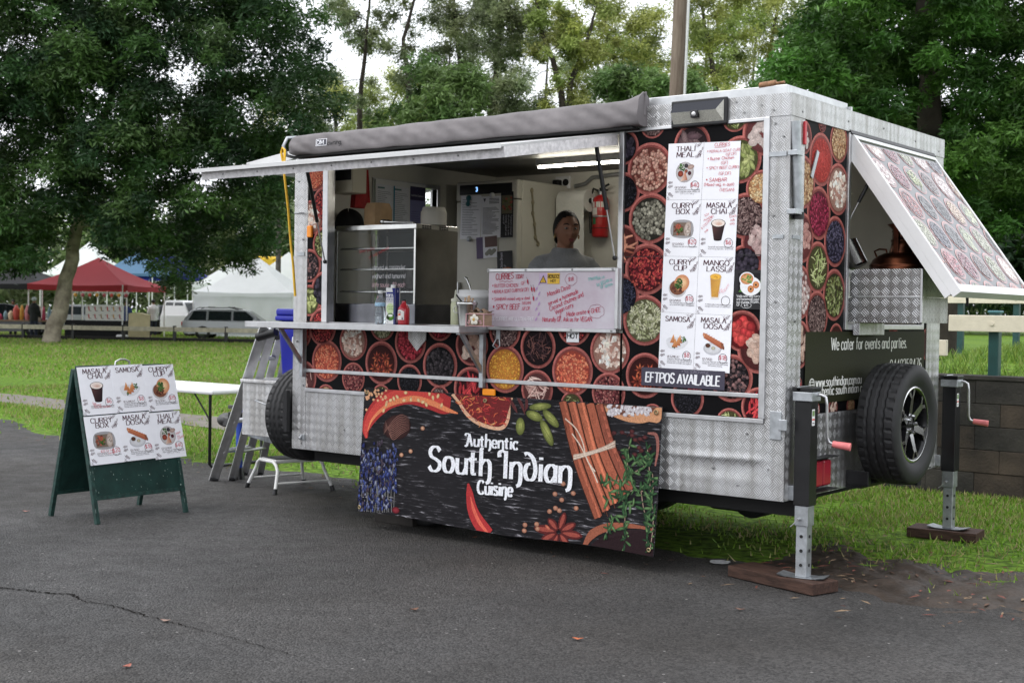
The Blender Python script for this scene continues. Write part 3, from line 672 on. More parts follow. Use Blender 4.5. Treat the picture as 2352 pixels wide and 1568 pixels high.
scatter(-.5, 9, WY+.22, 22, 110000, upper_z, lambda x, y: .55+.45*max(-1, min(1, noise2(x, y, 1.1, 5)*1.3)), 'grass', .04, .13, 6,
        [(.12, .22, .03), (.17, .27, .04), (.22, .28, .06), (.1, .17, .03)])
for i, (u, v, s) in enumerate([(1985, 1230, 1), (2340, 1250, .8)]):
    pass

# ================================================================== TREES
def leaf_mesh(C, R, n, size, cols, seed, squash=.75, droop=0.0, shell=.55, bright=None):
    """leaf-sized faces spread through clumps: C centres (k,3), R radii"""
    rg = np.random.default_rng(seed); k = len(C); w = R**2.2; w /= w.sum()
    idx = rg.choice(k, n, p=w)
    d = rg.normal(size=(n, 3)); d /= np.linalg.norm(d, axis=1)[:, None]
    rad = rg.uniform(0, 1, n)**shell
    # frayed clump outline
    fr = 1+.35*np.sin(d[:, 0]*5+idx)*np.cos(d[:, 1]*6+idx*2)+.2*np.sin(d[:, 2]*9+idx*.7)
    off = d*(rad*R[idx]*fr)[:, None]; off[:, 2] *= squash
    if droop: off[:, 2] -= droop*(off[:, 0]**2+off[:, 1]**2)/np.maximum(R[idx], .1)
    P = C[idx]+off
    a = rg.normal(size=(n, 3)); a[:, 2] = a[:, 2]*.5-.35; a += d*.8; a /= np.linalg.norm(a, axis=1)[:, None]
    b = np.cross(a, rg.normal(size=(n, 3))+np.array([0, 0, 1.2])); b /= np.maximum(np.linalg.norm(b, axis=1), 1e-6)[:, None]
    s = size*rg.uniform(.6, 1.4, n)
    V = np.empty((n, 4, 3), np.float32)
    V[:, 0] = P-a*s[:, None]; V[:, 1] = P-b*(s*.27)[:, None]; V[:, 2] = P+a*s[:, None]; V[:, 3] = P+b*(s*.27)[:, None]
    ck = rg.uniform(.6, 1.5, k); c = np.array(cols)[rg.integers(0, len(cols), k)]
    lc = c[idx]*ck[idx][:, None]*rg.uniform(.75, 1.3, n)[:, None]
    return V, lc
def leaves_obj(name, V, lc, parent, tl=.3, mname='leaf'):
    n = len(V); me = bpy.data.meshes.new(name); me.vertices.add(4*n); me.loops.add(4*n); me.polygons.add(n)
    me.vertices.foreach_set('co', V.ravel()); me.loops.foreach_set('vertex_index', np.arange(4*n, dtype=np.int32))
    me.polygons.foreach_set('loop_start', np.arange(0, 4*n, 4, dtype=np.int32)); me.polygons.foreach_set('loop_total', np.full(n, 4, np.int32))
    c = np.ones((n, 4, 4), np.float32); c[:, :, :3] = lc[:, None, :]
    ca = me.color_attributes.new('Col', 'FLOAT_COLOR', 'POINT'); ca.data.foreach_set('color', c.ravel())
    me.materials.append(leaf_mat(mname, tl)); me.update(calc_edges=True)
    o = bpy.data.objects.new(name, me); COL.objects.link(o); o.parent = parent; return o
def bend(p, q, k=.18, n=7, sag=0.0, rnd=.06):
    p, q = Vector(p), Vector(q); d = q-p; L = d.length; o = []
    s = Vector((random.uniform(-1, 1), random.uniform(-1, 1), 0))*L*rnd
    for i in range(n):
        t = i/(n-1); w = p.lerp(q, t)+s*math.sin(pi*t)+Vector((0, 0, 1))*(k*L*math.sin(pi*t)*.5); o.append(w+Vector((random.gauss(0, 1), random.gauss(0, 1), random.gauss(0, 1)))*L*.012)
    return o
def make_tree(name, label, base, trunk, clumps, nleaf, lsize, cols, bark, seed, r0=.4, group=None, twig=.5, squash=.75, droop=0, shell=.55, tl=.3, rtop=.3):
    """trunk: list of world points; clumps: list of (x,y,z,r) in world"""
    random.seed(seed); base = Vector(base); t = thing(name, label, 'tree', base, 0, group)
    mb = MB(); T = [Vector(p)-base for p in trunk]; n = len(T)
    sm = []
    for i in range(n-1):
        for j in range(4): 
            q = T[i].lerp(T[i+1], j/4); sm.append(q+Vector((random.gauss(0, 1), random.gauss(0, 1), 0))*r0*.12*(1 if i or j else 0))
    sm.append(T[-1]); m = len(sm)
    RR = [r0*(1-(1-rtop)*i/(m-1))*(1.25 if i == 0 else 1) for i in range(m)]
    mb.tube(sm, RR, 12)
    mb.build('trunk', bark, t)
    mb = MB(); C = np.array([(c[0], c[1], c[2]) for c in clumps])-np.array(base); R = np.array([c[3] for c in clumps])
    nodes = [(sm[i], RR[i]) for i in range(m//3, m)]
    order = sorted(range(len(C)), key=lambda q: min((Vector(C[q])-sm[i]).length for i in range(m//3, m)))
    for q in order:
        c, r = Vector(C[q]), R[q]
        p, pr_ = min(nodes, key=lambda nd: (nd[0]-c).length+max(0, nd[0].z-c.z)*.6)
        Ln = (c-p).length
        if Ln < .15: nodes.append((c, pr_*.8)); continue
        b = bend(p, c, .12, 6); rr = min(pr_*.62, .012+.012*Ln)
        mb.tube(b, [rr*(1-.45*i/5) for i in range(6)], 6, caps=False); nodes.append((c, rr*.6))
        for k in range(3):
            e = c+Vector((random.gauss(0, 1), random.gauss(0, 1), random.gauss(0, .7)))*r*twig
            mb.tube(bend(b[3], e, .1, 4), [rr*.35, rr*.25, rr*.18, rr*.08], 4, caps=False)
    mb.build('limbs', bark, t)
    V, lc = leaf_mesh(C, R, nleaf, lsize, cols, seed, squash, droop, shell)
    leaves_obj('crown', V, lc, t, tl)
    return t
b_gum = mat('gum_bark', (.42, .37, .28), .85, var=.6, vscale=2.2, bump=.5, bscale=12, var2=(.10, .075, .055))
b_dark = mat('dark_bark', (.045, .036, .028), .9, var=.4, vscale=4, bump=.6, bscale=14)
b_grey = mat('grey_bark', (.075, .068, .06), .9, var=.4, vscale=4, bump=.5, bscale=14)
def clump_px(lst, d0, spread, rk, seed):
    """clumps surveyed in the picture (u,v,radius) and set at their real distance, spread in depth"""
    rg = random.Random(seed); o = []
    for u, v, r in lst:
        d = d0+rg.uniform(-spread, spread) if r > 0 else d0-rg.uniform(2, 4.5); r = abs(r); p = atD(u, v, d); o.append((p.x, p.y, max(p.z, 1.0), r*d/CF*rk))
    return o
# big dark tree at left
rg = random.Random(11); L1 = []
def lower(u):
    return np.interp(u, [-300, 0, 60, 110, 230, 260, 300, 340, 400, 440, 470, 500, 545, 590, 640, 700, 820], [620, 640, 640, 540, 540, 590, 605, 600, 680, 665, 580, 560, 625, 590, 560, 480, 300])
def right(v): return np.interp(v, [-400, -200, 0, 100, 200, 300, 420, 600], [560, 660, 725, 760, 800, 790, 720, 640])
for _c in range(2400):
    u = -320+(_c % 40)*28+rg.uniform(-16, 16); v = -420+(_c//40)*18.5+rg.uniform(-14, 14); r = rg.uniform(26, 54)
    if rg.random() < .45: continue
    if v+r*.7 > lower(u) or u+r*.9 > right(v): continue
    if 200 < u < 460 and 110 < v < 280 and rg.random() < .45: continue
    L1.append((u, v, r))
for u, v, r in [(395, 640, 34), (420, 660, 22), (360, 610, 30), (555, 590, 36), (575, 620, 18), (520, 560, 40), (270, 575, 34), (40, 610, 34), (15, 560, 50), (620, 540, 40), (440, 620, 24), (735, 40, 40), (790, 225, 24), (770, 260, 30), (700, 310, 40)]: L1.append((u, v, r))
for _c in range(60): L1.append((rg.uniform(110, 340), rg.uniform(60, 500), -rg.uniform(30, 48)))
tb = onZ(118, 786, 0); dd = (tb-CAMP).dot(FW)
tp = [tb, atD(140, 700, dd), atD(158, 620, dd), atD(178, 520, dd), atD(200, 400, dd+1), atD(255, 230, dd+2), atD(280, 50, dd+2), atD(300, -150, dd+2)]
tp[0].z = -.15
DKG = [(.029, .07, .020), (.04, .088, .022), (.025, .058, .023), (.056, .108, .029), (.064, .108, .038)]
make_tree('big_tree', 'huge dark leafy tree with pale mottled trunk beside the rail fence', (tb.x, tb.y, 0), tp, clump_px(L1, dd, 4.5, 1.2, 3), 460000, .115, DKG, b_gum, 5, r0=.33, squash=.62, droop=.28, shell=.42, tl=.3)
# large green tree at right, behind the raised lawn
rg = random.Random(21); L2 = []
def left2(v): return np.interp(v, [-300, 0, 60, 120, 200, 240, 330, 700], [1930, 1850, 1790, 1740, 1690, 1640, 1700, 2090])
for _c in range(1500):
    u = 1640+(_c % 36)*28+rg.uniform(-16, 16); v = -320+(_c//36)*21+rg.uniform(-14, 14); r = rg.uniform(28, 56)
    if rg.random() < .5: continue
    if u-r*.8 < left2(v) or (v > 330 and u < 2200 and v > 330+(u-1700)*.3): continue
    if v > 380 and rg.random() < .25: continue
    L2.append((u, v, r))
b2 = onZ(2290, 770, 1.7); 
d2 = 27.0; pb = atD(2170, 640, d2); pb.z = upper_z(pb.x, pb.y)-.05
MDG = [(.045, .12, .02), (.06, .145, .025), (.038, .10, .02), (.075, .16, .03)]
make_tree('shade_tree', 'large bright green shade tree on the raised lawn behind the trailer', pb, [pb, atD(2150, 500, d2), atD(2140, 360, d2), atD(2130, 180, d2), atD(2120, 0, d2), atD(2110, -200, d2)],
          clump_px(L2, d2, 3.2, 1.15, 4), 330000, .072, MDG, b_dark, 6, r0=.38, squash=.6, droop=.3, shell=.42, tl=.36)
# tall sparse gums and yellow-green trees along the back
YG = [(.30, .33, .09), (.25, .30, .09), (.35, .37, .12), (.20, .26, .075)]
GG = [(.19, .225, .11), (.16, .195, .10), (.22, .25, .125), (.14, .18, .085)]
DG = [(.085, .15, .045), (.105, .17, .05), (.12, .185, .06)]
BT = [  # u base, distance, trunk polyline (u,v), clump areas (u0,u1,v0,v1,count,rmin,rmax), colour set, leaves, bark, label
 (825, 62, [(822, 640), (824, 420), (826, 250), (838, 120), (850, -20)], [(760, 900, -60, 120, 22, 16, 34), (740, 830, 20, 110, 8, 14, 24), (790, 860, 130, 280, 4, 12, 20)], GG, 5200, b_dark, 'tall sparse grey-green gum whose dark trunk stands just beyond the big tree'),
 (945, 60, [(950, 640), (945, 300), (938, 180), (925, 90), (965, -40)], [(890, 1010, -80, 60, 16, 16, 30), (890, 960, 60, 200, 10, 14, 26), (960, 1010, 110, 220, 6, 12, 22)], GG, 4600, b_dark, 'slender forked gum with open crown against white sky above the awning'),
 (1000, 70, [(1000, 640), (1000, 320), (990, 240), (985, 150)], [(870, 1010, 150, 330, 26, 18, 36), (760, 880, 190, 330, 18, 18, 34)], YG, 8500, b_grey, 'low yellow-green tree filling the gap under the slender gums'),
 (1085, 64, [(1075, 640), (1080, 300), (1062, 180), (1045, 60), (1040, -60)], [(990, 1120, -80, 120, 34, 18, 36), (1010, 1090, 110, 230, 12, 16, 30)], GG, 9000, b_dark, 'dense-topped olive gum with a crooked stem above the grey awning'),
 (1115, 58, [(1110, 640), (1115, 320), (1135, 200), (1150, 60), (1180, -50)], [(1080, 1250, -80, 130, 40, 18, 36), (1110, 1200, 120, 220, 12, 16, 28)], GG, 9500, b_dark, 'broad grey-green gum with many upright stems over the middle of the awning'),
 (1040, 50, [(1040, 640), (1040, 330), (1030, 260)], [(940, 1100, 150, 300, 34, 20, 40), (860, 960, 250, 320, 10, 18, 32)], DG, 9500, b_dark, 'dark green rounded tree directly behind the middle of the awning'),
 (1200, 54, [(1200, 640), (1190, 340), (1180, 270)], [(1090, 1250, 190, 310, 30, 18, 36)], GG, 7500, b_dark, 'dull green bushy tree rising over the awning beside the dark multi-stemmed tree'),
 (1298, 56, [(1300, 640), (1296, 300), (1288, 210), (1270, 140), (1240, 60), (1230, -40)], [(1210, 1330, -60, 120, 26, 14, 30), (1240, 1340, 120, 260, 12, 12, 26)], YG, 6500, b_dark, 'thin yellowish tree with spreading black branches'),
 (1300, 57, [(1302, 640), (1300, 300), (1310, 190), (1345, 110), (1370, 20)], [(1300, 1420, -60, 110, 26, 14, 32), (1310, 1400, 110, 240, 14, 12, 28)], YG, 6500, b_dark, 'yellow-green tree with a dark forked stem next to the thin yellowish one'),
 (1430, 66, [(1440, 640), (1440, 300), (1420, 160), (1390, 60), (1380, -40)], [(1380, 1530, 20, 200, 44, 18, 38), (1340, 1420, 60, 160, 10, 16, 30)], YG, 11000, b_dark, 'full yellow-green tree just this side of the wooden pole'),
 (1480, 48, [(1480, 640), (1480, 300), (1480, 240)], [(1370, 1600, 170, 270, 36, 20, 38)], DG, 9500, b_dark, 'low mid-green bushy tree at the foot of the wooden pole'),
 (1640, 60, [(1660, 640), (1655, 300), (1640, 170), (1620, 60), (1600, -40)], [(1570, 1720, -60, 190, 52, 18, 38)], YG, 11500, b_dark, 'olive tree with dark branches beyond the wooden pole'),
 (1760, 66, [(1760, 640), (1760, 250), (1770, 100), (1790, 0)], [(1680, 1900, -80, 140, 50, 20, 42)], YG, 11000, b_dark, 'olive-green tree between the pole and the large shade tree'),
 (640, 80, [(640, 690), (640, 480), (650, 300)], [(560, 860, 180, 420, 40, 30, 50)], YG, 8000, b_grey, 'pale tree glimpsed behind the edge of the big dark tree'),
]
BT += [(u, 78+(k*7) % 15, [(u, 640), (u+4, 420), (u-6, 250), (u+8, vt)], [(u-75, u+75, vt-20, 330, 34, 18, 36)], (GG, YG, GG)[k % 3], 7000, b_grey, lab) for k, (u, vt, lab) in enumerate((
 (775, 190, 'hazy grey-green tree showing between the big dark tree and the tall sparse gum'), (905, 210, 'hazy yellow-green tree low behind the slender forked gum'), (1030, 60, 'hazy grey-green tree high behind the dense-topped olive gum'), (1150, 40, 'hazy pale tree behind the broad many-stemmed gum'),
 (1255, 70, 'hazy grey-green tree behind the thin yellowish tree'), (1370, 110, 'hazy grey-green tree in the gap beside the full yellow-green tree'), (1500, 60, 'hazy yellow-green tree right behind the wooden pole'), (1620, 40, 'hazy grey-green tree behind the olive tree with dark branches'), (1730, 50, 'hazy tree just beside the large shade tree')))]
def gz(x, y): return 0.0
for i, (u, d, tr, areas, cols, nl, bark, lab) in enumerate(BT):
    rg = random.Random(100+i); cls = []
    for (u0, u1, v0, v1, c, r0, r1) in areas:
        for k in range(c): cls.append((rg.uniform(u0, u1), rg.uniform(v0, v1), rg.uniform(r0, r1)))
    P = [atD(a, b, d) for a, b in tr]; P[0].z = -.2; base = (P[0].x, P[0].y, 0)
    make_tree('background_tree', lab, base, P, clump_px(cls, d, 2.4, 1.15, 40+i), int(nl*1.9), .10 if cols is not DG else .12, cols, bark, 200+i, r0=.2 if d > 52 else .16, group='trees along the back of the showground',
              twig=.9, squash=.85, shell=.75, tl=.5, rtop=.25)
# far woodland behind the market: reads as one dark mass
rg = np.random.default_rng(5); k = 1300
U = rg.uniform(-2600, 4600, k); Vv = rg.uniform(470, 712, k); D = rg.uniform(120, 150, k)
C = np.array([list(atD(u, v, d)) for u, v, d in zip(U, Vv, D)]); R = rg.uniform(2.2, 4.2, k); C[:, 2] = np.maximum(C[:, 2], 2)
wv, wc = leaf_mesh(C, R, 190000, .6, DG+GG, 77); w = leaves_obj('distant_woodland', wv, wc, None, .3); tag(w, 'dark distant woodland behind the market tents', 'woodland', kind='stuff')
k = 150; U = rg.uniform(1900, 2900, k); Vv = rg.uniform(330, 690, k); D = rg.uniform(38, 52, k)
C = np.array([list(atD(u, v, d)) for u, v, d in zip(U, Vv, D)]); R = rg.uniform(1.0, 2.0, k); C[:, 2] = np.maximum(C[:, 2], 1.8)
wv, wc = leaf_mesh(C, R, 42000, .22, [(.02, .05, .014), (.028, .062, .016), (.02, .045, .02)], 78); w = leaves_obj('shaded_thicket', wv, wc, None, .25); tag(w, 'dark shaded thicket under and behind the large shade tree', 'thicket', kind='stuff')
# ================================================================== FOOD TRAILER
L, TW, TB, TT = 3.7087, 2.187, .46, 2.58
m_tread = tread_mat()
m_alu = mat('aluminium', (.56, .56, .57), .36, .9, var=.12, vscale=14, rvar=.08)
m_alum = mat('mill_aluminium', (.55, .56, .57), .42, .9, var=.2, vscale=10, rvar=.1)
m_galv = mat('galvanised_steel', (.42, .44, .46), .45, .85, var=.25, vscale=22, rvar=.1)
m_white = mat('white_paint', (.74, .74, .74), .4, var=.06, vscale=5)
m_inner = mat('inner_wall_panel', (.62, .60, .53), .4, var=.1, vscale=3)
m_black = mat('black_plastic', (.012, .012, .013), .42, var=.3, vscale=9)
m_blackp = mat('black_steel', (.010, .010, .011), .32, var=.3, vscale=7, rvar=.1)
m_dark = mat('dark_underbody', (.012, .012, .012), .8)
m_rub = mat('tyre_rubber', (.014, .014, .015), .62, var=.35, vscale=18, rvar=.1)
m_steel = mat('stainless_steel', (.58, .58, .57), .24, 1.0, var=.15, vscale=6, rvar=.08)
m_dsteel = mat('brushed_steel', (.40, .40, .39), .32, 1.0, var=.2, vscale=4, stretch=(1, 1, 12))
m_red = mat('red_plastic', (.55, .045, .045), .4, var=.15)
m_pinkgrip = mat('faded_red_grip', (.62, .17, .17), .5, var=.15, vscale=30)
m_tail = mat('tail_lamp_red', (.30, .02, .035), .22, spec=.6)
m_amber = mat('amber_lens', (.95, .30, .01), .25, spec=.6)
m_print = print_mat('vinyl_print', .55, .1, .2, .93, .97, 110)
m_paper = print_mat('paper_print', .6, .2, .08, .95, 1.0, 140)
m_glass = mat('clear_glass', (.95, .97, .97), .02, trans=1.0, ior=1.45)
m_bolt = mat('rivet', (.25, .25, .25), .4, .9)
TR = thing('food_trailer', 'aluminium tread plate food trailer wrapped with printed bowls of spices', 'food trailer', (0, 0, 0))
BLK = rgb(13, 12, 14)

# ---- shell
lw = [onX(862, 395, .05), onX(1004, 395, .05)]           # window in the drawbar end wall
LY0, LY1, LZ0, LZ1 = lw[0].y, lw[1].y, 1.45, 2.36
RY0, RY1, RZ0, RZ1 = .735, 1.86, 1.385, 2.44             # window in the rear end wall
WX0, WX1, WZ0, WZ1 = .322, 2.685, 1.335, 2.445           # serving window
mb = MB(); y0, y1 = .012, .045
mb.box(.02, L-.02, y0, y1, TB+.01, WZ0); mb.box(.02, WX0, y0, y1, WZ0, 2.55); mb.box(WX1, L-.02, y0, y1, WZ0, 2.55); mb.box(WX0, WX1, y0, y1, WZ1, 2.55)
mb.build('side_wall', m_inner, TR)
mb = MB(); mb.box(.02, L-.02, TW-.045, TW-.002, TB+.01, 2.55); mb.build('side_wall', m_inner, TR)
mb = MB(); x0, x1 = .004, .05
mb.box(x0, x1, .046, LY0, TB+.01, 2.55); mb.box(x0, x1, LY1, TW-.046, TB+.01, 2.55); mb.box(x0, x1, LY0, LY1, TB+.01, LZ0); mb.box(x0, x1, LY0, LY1, LZ1, 2.55)
mb.build('end_wall', m_inner, TR)
mb = MB(); x0, x1 = L-.05, L-.004
mb.box(x0, x1, .046, RY0, TB+.01, 2.55); mb.box(x0, x1, RY1, TW-.046, TB+.01, 2.55); mb.box(x0, x1, RY0, RY1, TB+.01, RZ0); mb.box(x0, x1, RY0, RY1, RZ1, 2.55)
mb.build('end_wall', m_inner, TR)
MB().box(.05, L-.05, .046, TW-.046, .5, .55).build('floor', mat('vinyl_floor', (.06, .06, .06), .6, var=.3), TR)
MB().box(.05, L-.05, .046, TW-.046, 2.52, 2.545).build('ceiling', mat('glossy_ceiling', (.16, .155, .14), .5, .1, var=.3, vscale=3), TR)
MB().box(-.004, L+.004, -.002, TW+.004, 2.556, TT-.003, .004).build('roof', m_alum, TR)
mb = MB(); mb.box(2.80, L-.03, .02, .05, TT, 2.634, .003); mb.box(L-.06, L-.03, .051, .78, TT, 2.634, .003); mb.box(L-.075, L-.01, .78, .80, TT-.0, 2.615)
mb.build('roof_rail', m_alum, TR)
p = onY(1765, 209, .03); mb = MB(); mb.cyl((p.x-.05, .035, 2.64), (p.x+.04, .035, 2.645), .02, n=12); mb.cyl((p.x+.04, .035, 2.645), (p.x+.09, .035, 2.648), .008, n=8); mb.cyl((p.x, .035, 2.62), (p.x, .035, 2.64), .012, n=8)
mb.build('roof_fitting', mat('rusty_brass', (.24, .13, .07), .6, .5, var=.5, vscale=40), TR)
# ---- tread-plate cladding and angle trims
def skirt(u, v):
    x, z = .12+u*3.48, TB+v*.398; dy = .0016*math.sin(x*2.1)*math.sin(z*7)+.0012*math.sin(x*5.3+1)
    zc = .655+.02*(x-3.0); k = max(0, min(1, (x-2.95)/.25))*max(0, min(1, (3.62-x)/.1)); dy += -k*.010*math.exp(-abs(z-zc)/.018)+k*.006*math.exp(-((z-zc+.05)/.04)**2)
    return (x, -.006+dy, z)
mb = MB(); mb.grid(skirt, 180, 40); mb.build('skirt_panel', m_tread, TR)
MB().box(.12, 3.6, .004, .0118, TB, .858).build('skirt_backing', m_alum, TR)
MB().box(L-.0038, L+.004, .1605, 1.964, TB, .898).build('rear_skirt_panel', m_tread, TR)
mb = MB(); mb.box(-.002, .1195, -.009, .0, TB, 2.466); mb.box(-.010, -.002, -.009, .10, TB, 2.466); mb.build('corner_trim', m_tread, TR)
mb = MB(); mb.box(3.6005, L+.0095, -.009, .0, TB, 2.466); mb.box(L+.001, L+.0095, 0, .16, TB, 2.466); mb.build('corner_trim', m_tread, TR)
mb = MB(); mb.box(L+.001, L+.0095, 1.9645, TW+.009, TB, 2.466); mb.box(L-.12, L+.001, TW+.0005, TW+.009, TB, 2.466); mb.build('corner_trim', m_tread, TR)
mb = MB(); mb.box(-.006, L+.0125, -.0125, -.0005, 2.467, TT+.004); mb.build('top_band', m_tread, TR)
mb = MB(); mb.box(L+.0005, L+.0128, -.0004, TW+.012, 2.467, TT+.004); mb.build('rear_top_band', m_tread, TR)
MB().box(-.012, -.004, .101, LY0-.02, TB, 2.556).build('end_cladding', m_tread, TR)
mb = MB()
for (x, z) in [(3.63, 2.43), (3.68, 2.36), (3.63, 1.95), (3.65, 1.5), (3.62, 1.2), (3.66, .9), (3.63, .62), (.03, 2.3), (.08, 1.9), (.03, 1.2), (.1, .9), (.05, .6), (.09, .5), (.5, .62), (.9, .55), (3.3, .6), (3.45, .52), (3.5, .8), (2.9, 2.52), (3.45, 2.5), (3.55, 2.53), (3.62, 2.5), (3.4, 2.56), (2.93, 2.48)]:
    mb.cyl((x, -.016, z), (x, -.004, z), .006, n=8)
for (y, z) in [(.05, 2.4), (.12, 2.5), (.7, 2.52), (1.2, 2.54), (1.7, 2.52), (.08, 1.4), (.3, .88), (.6, .885), (.9, .88), (1.5, .88), (.4, .5), (1.2, .5), (.8, .5), (2.1, 2.5), (2.0, 1.6)]:
    mb.cyl((L+.004, y, z), (L+.016, y, z), .006, n=8)
o = mb.build('rivets', m_bolt, TR); o['kind'] = 'stuff'
# ---- aluminium trims on the serving side
def bar(name, x0, x1, z0, z1, y0=-.016, y1=-.0006, m=None, bev=.003): return MB().box(x0, x1, y0, y1, z0, z1, bev).build(name, m or m_alu, TR)
bar('skirt_trim', .12, 3.598, .859, .884, -.02)
bar('rub_rail', .121, 3.567, .992, 1.016, -.018)
bar('panel_trim', 3.5675, 3.602, .885, 2.466, -.02)
bar('panel_trim', 2.69, 3.567, 2.447, 2.4665, -.017)
mb = MB(); mb.box(.275, .325, -.02, .05, 1.335, 2.46, .003); mb.build('window_frame', m_alu, TR)
mb = MB(); mb.box(2.668, 2.70, -.024, .05, 1.335, 2.47, .003); mb.build('window_frame', m_alu, TR)
mb = MB(); mb.box(.326, 2.667, -.012, .05, 2.447, 2.4655); mb.build('window_frame', m_alu, TR)
mb = MB(); mb.box(.326, 2.667, -.004, .05, 1.318, 1.338); mb.build('window_sill', m_alu, TR)
# ---- printed spice wrap
KIND = {
 'coriander': ('ball', .075, [(205, 150, 132), (222, 172, 150), (180, 118, 100)], (120, 60, 50)),
 'greenpep': ('ball', .085, [(156, 152, 134), (182, 178, 158), (118, 114, 100)], (52, 50, 42)),
 'redflake': ('flake', .08, [(150, 28, 40), (190, 45, 45), (110, 18, 30), (205, 80, 60)], (80, 14, 24)),
 'fennel': ('seed', .10, [(205, 205, 160), (180, 185, 135), (222, 220, 185)], (110, 110, 75)),
 'white': ('flake', .17, [(245, 222, 205), (232, 200, 182), (252, 238, 226)], (190, 140, 122)),
 'anise': ('star', .42, [(165, 62, 32), (140, 48, 28), (190, 88, 44)], (72, 24, 22)),
 'orange': ('flake', .075, [(242, 118, 72), (225, 92, 58), (250, 150, 105)], (190, 70, 48)),
 'clove': ('stick', .16, [(62, 42, 46), (88, 58, 58), (46, 30, 34), (120, 78, 70)], (34, 20, 24)),
 'turmeric': ('flake', .055, [(242, 165, 20), (228, 140, 12), (250, 190, 50)], (222, 138, 12)),
 'root': ('stick', .30, [(200, 160, 148), (178, 132, 122), (218, 184, 172)], (110, 60, 58)),
 'redpep': ('ball', .07, [(140, 62, 66), (165, 85, 82), (105, 42, 48), (190, 120, 110)], (70, 26, 32)),
 'blackpep': ('ball', .08, [(58, 52, 56), (84, 76, 80), (40, 36, 40)], (18, 15, 18)),
 'mixpep': ('ball', .085, [(70, 58, 62), (120, 92, 92), (45, 38, 42), (150, 110, 108)], (25, 18, 22)),
 'ginger': ('blob', .34, [(225, 190, 170), (205, 165, 145), (236, 208, 190)], (90, 38, 38)),
 'chilli': ('pod', .32, [(165, 22, 34), (190, 40, 44), (135, 14, 28)], (62, 14, 22)),
 'nigella': ('seed', .055, [(46, 44, 52), (66, 64, 74), (32, 30, 36)], (18, 17, 21)),
 'berry': ('ball', .075, [(190, 20, 50), (215, 50, 72), (150, 12, 38)], (100, 8, 26)),
 'caraway': ('seed', .09, [(140, 112, 108), (112, 86, 84), (170, 142, 136)], (62, 40, 42)),
 'rosehip': ('ball', .24, [(215, 36, 38), (230, 60, 52), (190, 22, 30)], (110, 14, 18)),
 'blackberry': ('ball', .15, [(52, 46, 60), (72, 64, 78)], (20, 16, 22)),
 'yellow': ('ball', .08, [(240, 196, 140), (250, 214, 165), (224, 172, 112)], (190, 128, 78)),
 'cardamom': ('seed', .26, [(175, 185, 110), (198, 204, 130), (150, 162, 88)], (88, 92, 48)),
 'bcardamom': ('seed', .42, [(128, 100, 104), (104, 78, 84), (150, 122, 122)], (52, 34, 38)),
 'herb': ('stick', .22, [(175, 185, 120), (150, 165, 95), (205, 208, 150)], (88, 84, 48)),
 'garlic': ('blob', .34, [(236, 222, 216), (220, 200, 192)], (120, 58, 58)),
 'nutmeg': ('blob', .36, [(218, 190, 184), (196, 164, 160)], (108, 46, 50)),
 'powder': ('flake', .05, [(205, 48, 34), (192, 40, 30), (218, 66, 48)], (200, 46, 34)),
 'lentil': ('ball', .075, [(222, 175, 125), (205, 155, 105), (236, 195, 150)], (160, 105, 68)),
 'beet': ('ball', .06, [(165, 18, 66), (190, 44, 88), (130, 10, 50)], (110, 8, 40)),
 'poppy': ('ball', .05, [(88, 82, 108), (120, 112, 138), (62, 58, 80)], (38, 34, 50)),
 'nut': ('blob', .26, [(226, 172, 160), (205, 145, 135)], (120, 52, 52)),
 'greenleaf': ('flake', .09, [(150, 160, 95), (122, 135, 72), (185, 190, 130), (100, 96, 50)], (66, 64, 36)),
 'chick': ('ball', .10, [(236, 206, 200), (222, 184, 178), (244, 222, 216)], (150, 88, 84)),
 'bluepep': ('seed', .07, [(58, 60, 82), (80, 82, 105), (40, 40, 58)], (22, 22, 34)),
 'cinnamon': ('stick', .5, [(190, 110, 82), (165, 85, 62), (210, 138, 108)], (96, 40, 34)),
}
def mulc(c, k): return tuple(min(1.0, x*k) for x in c)
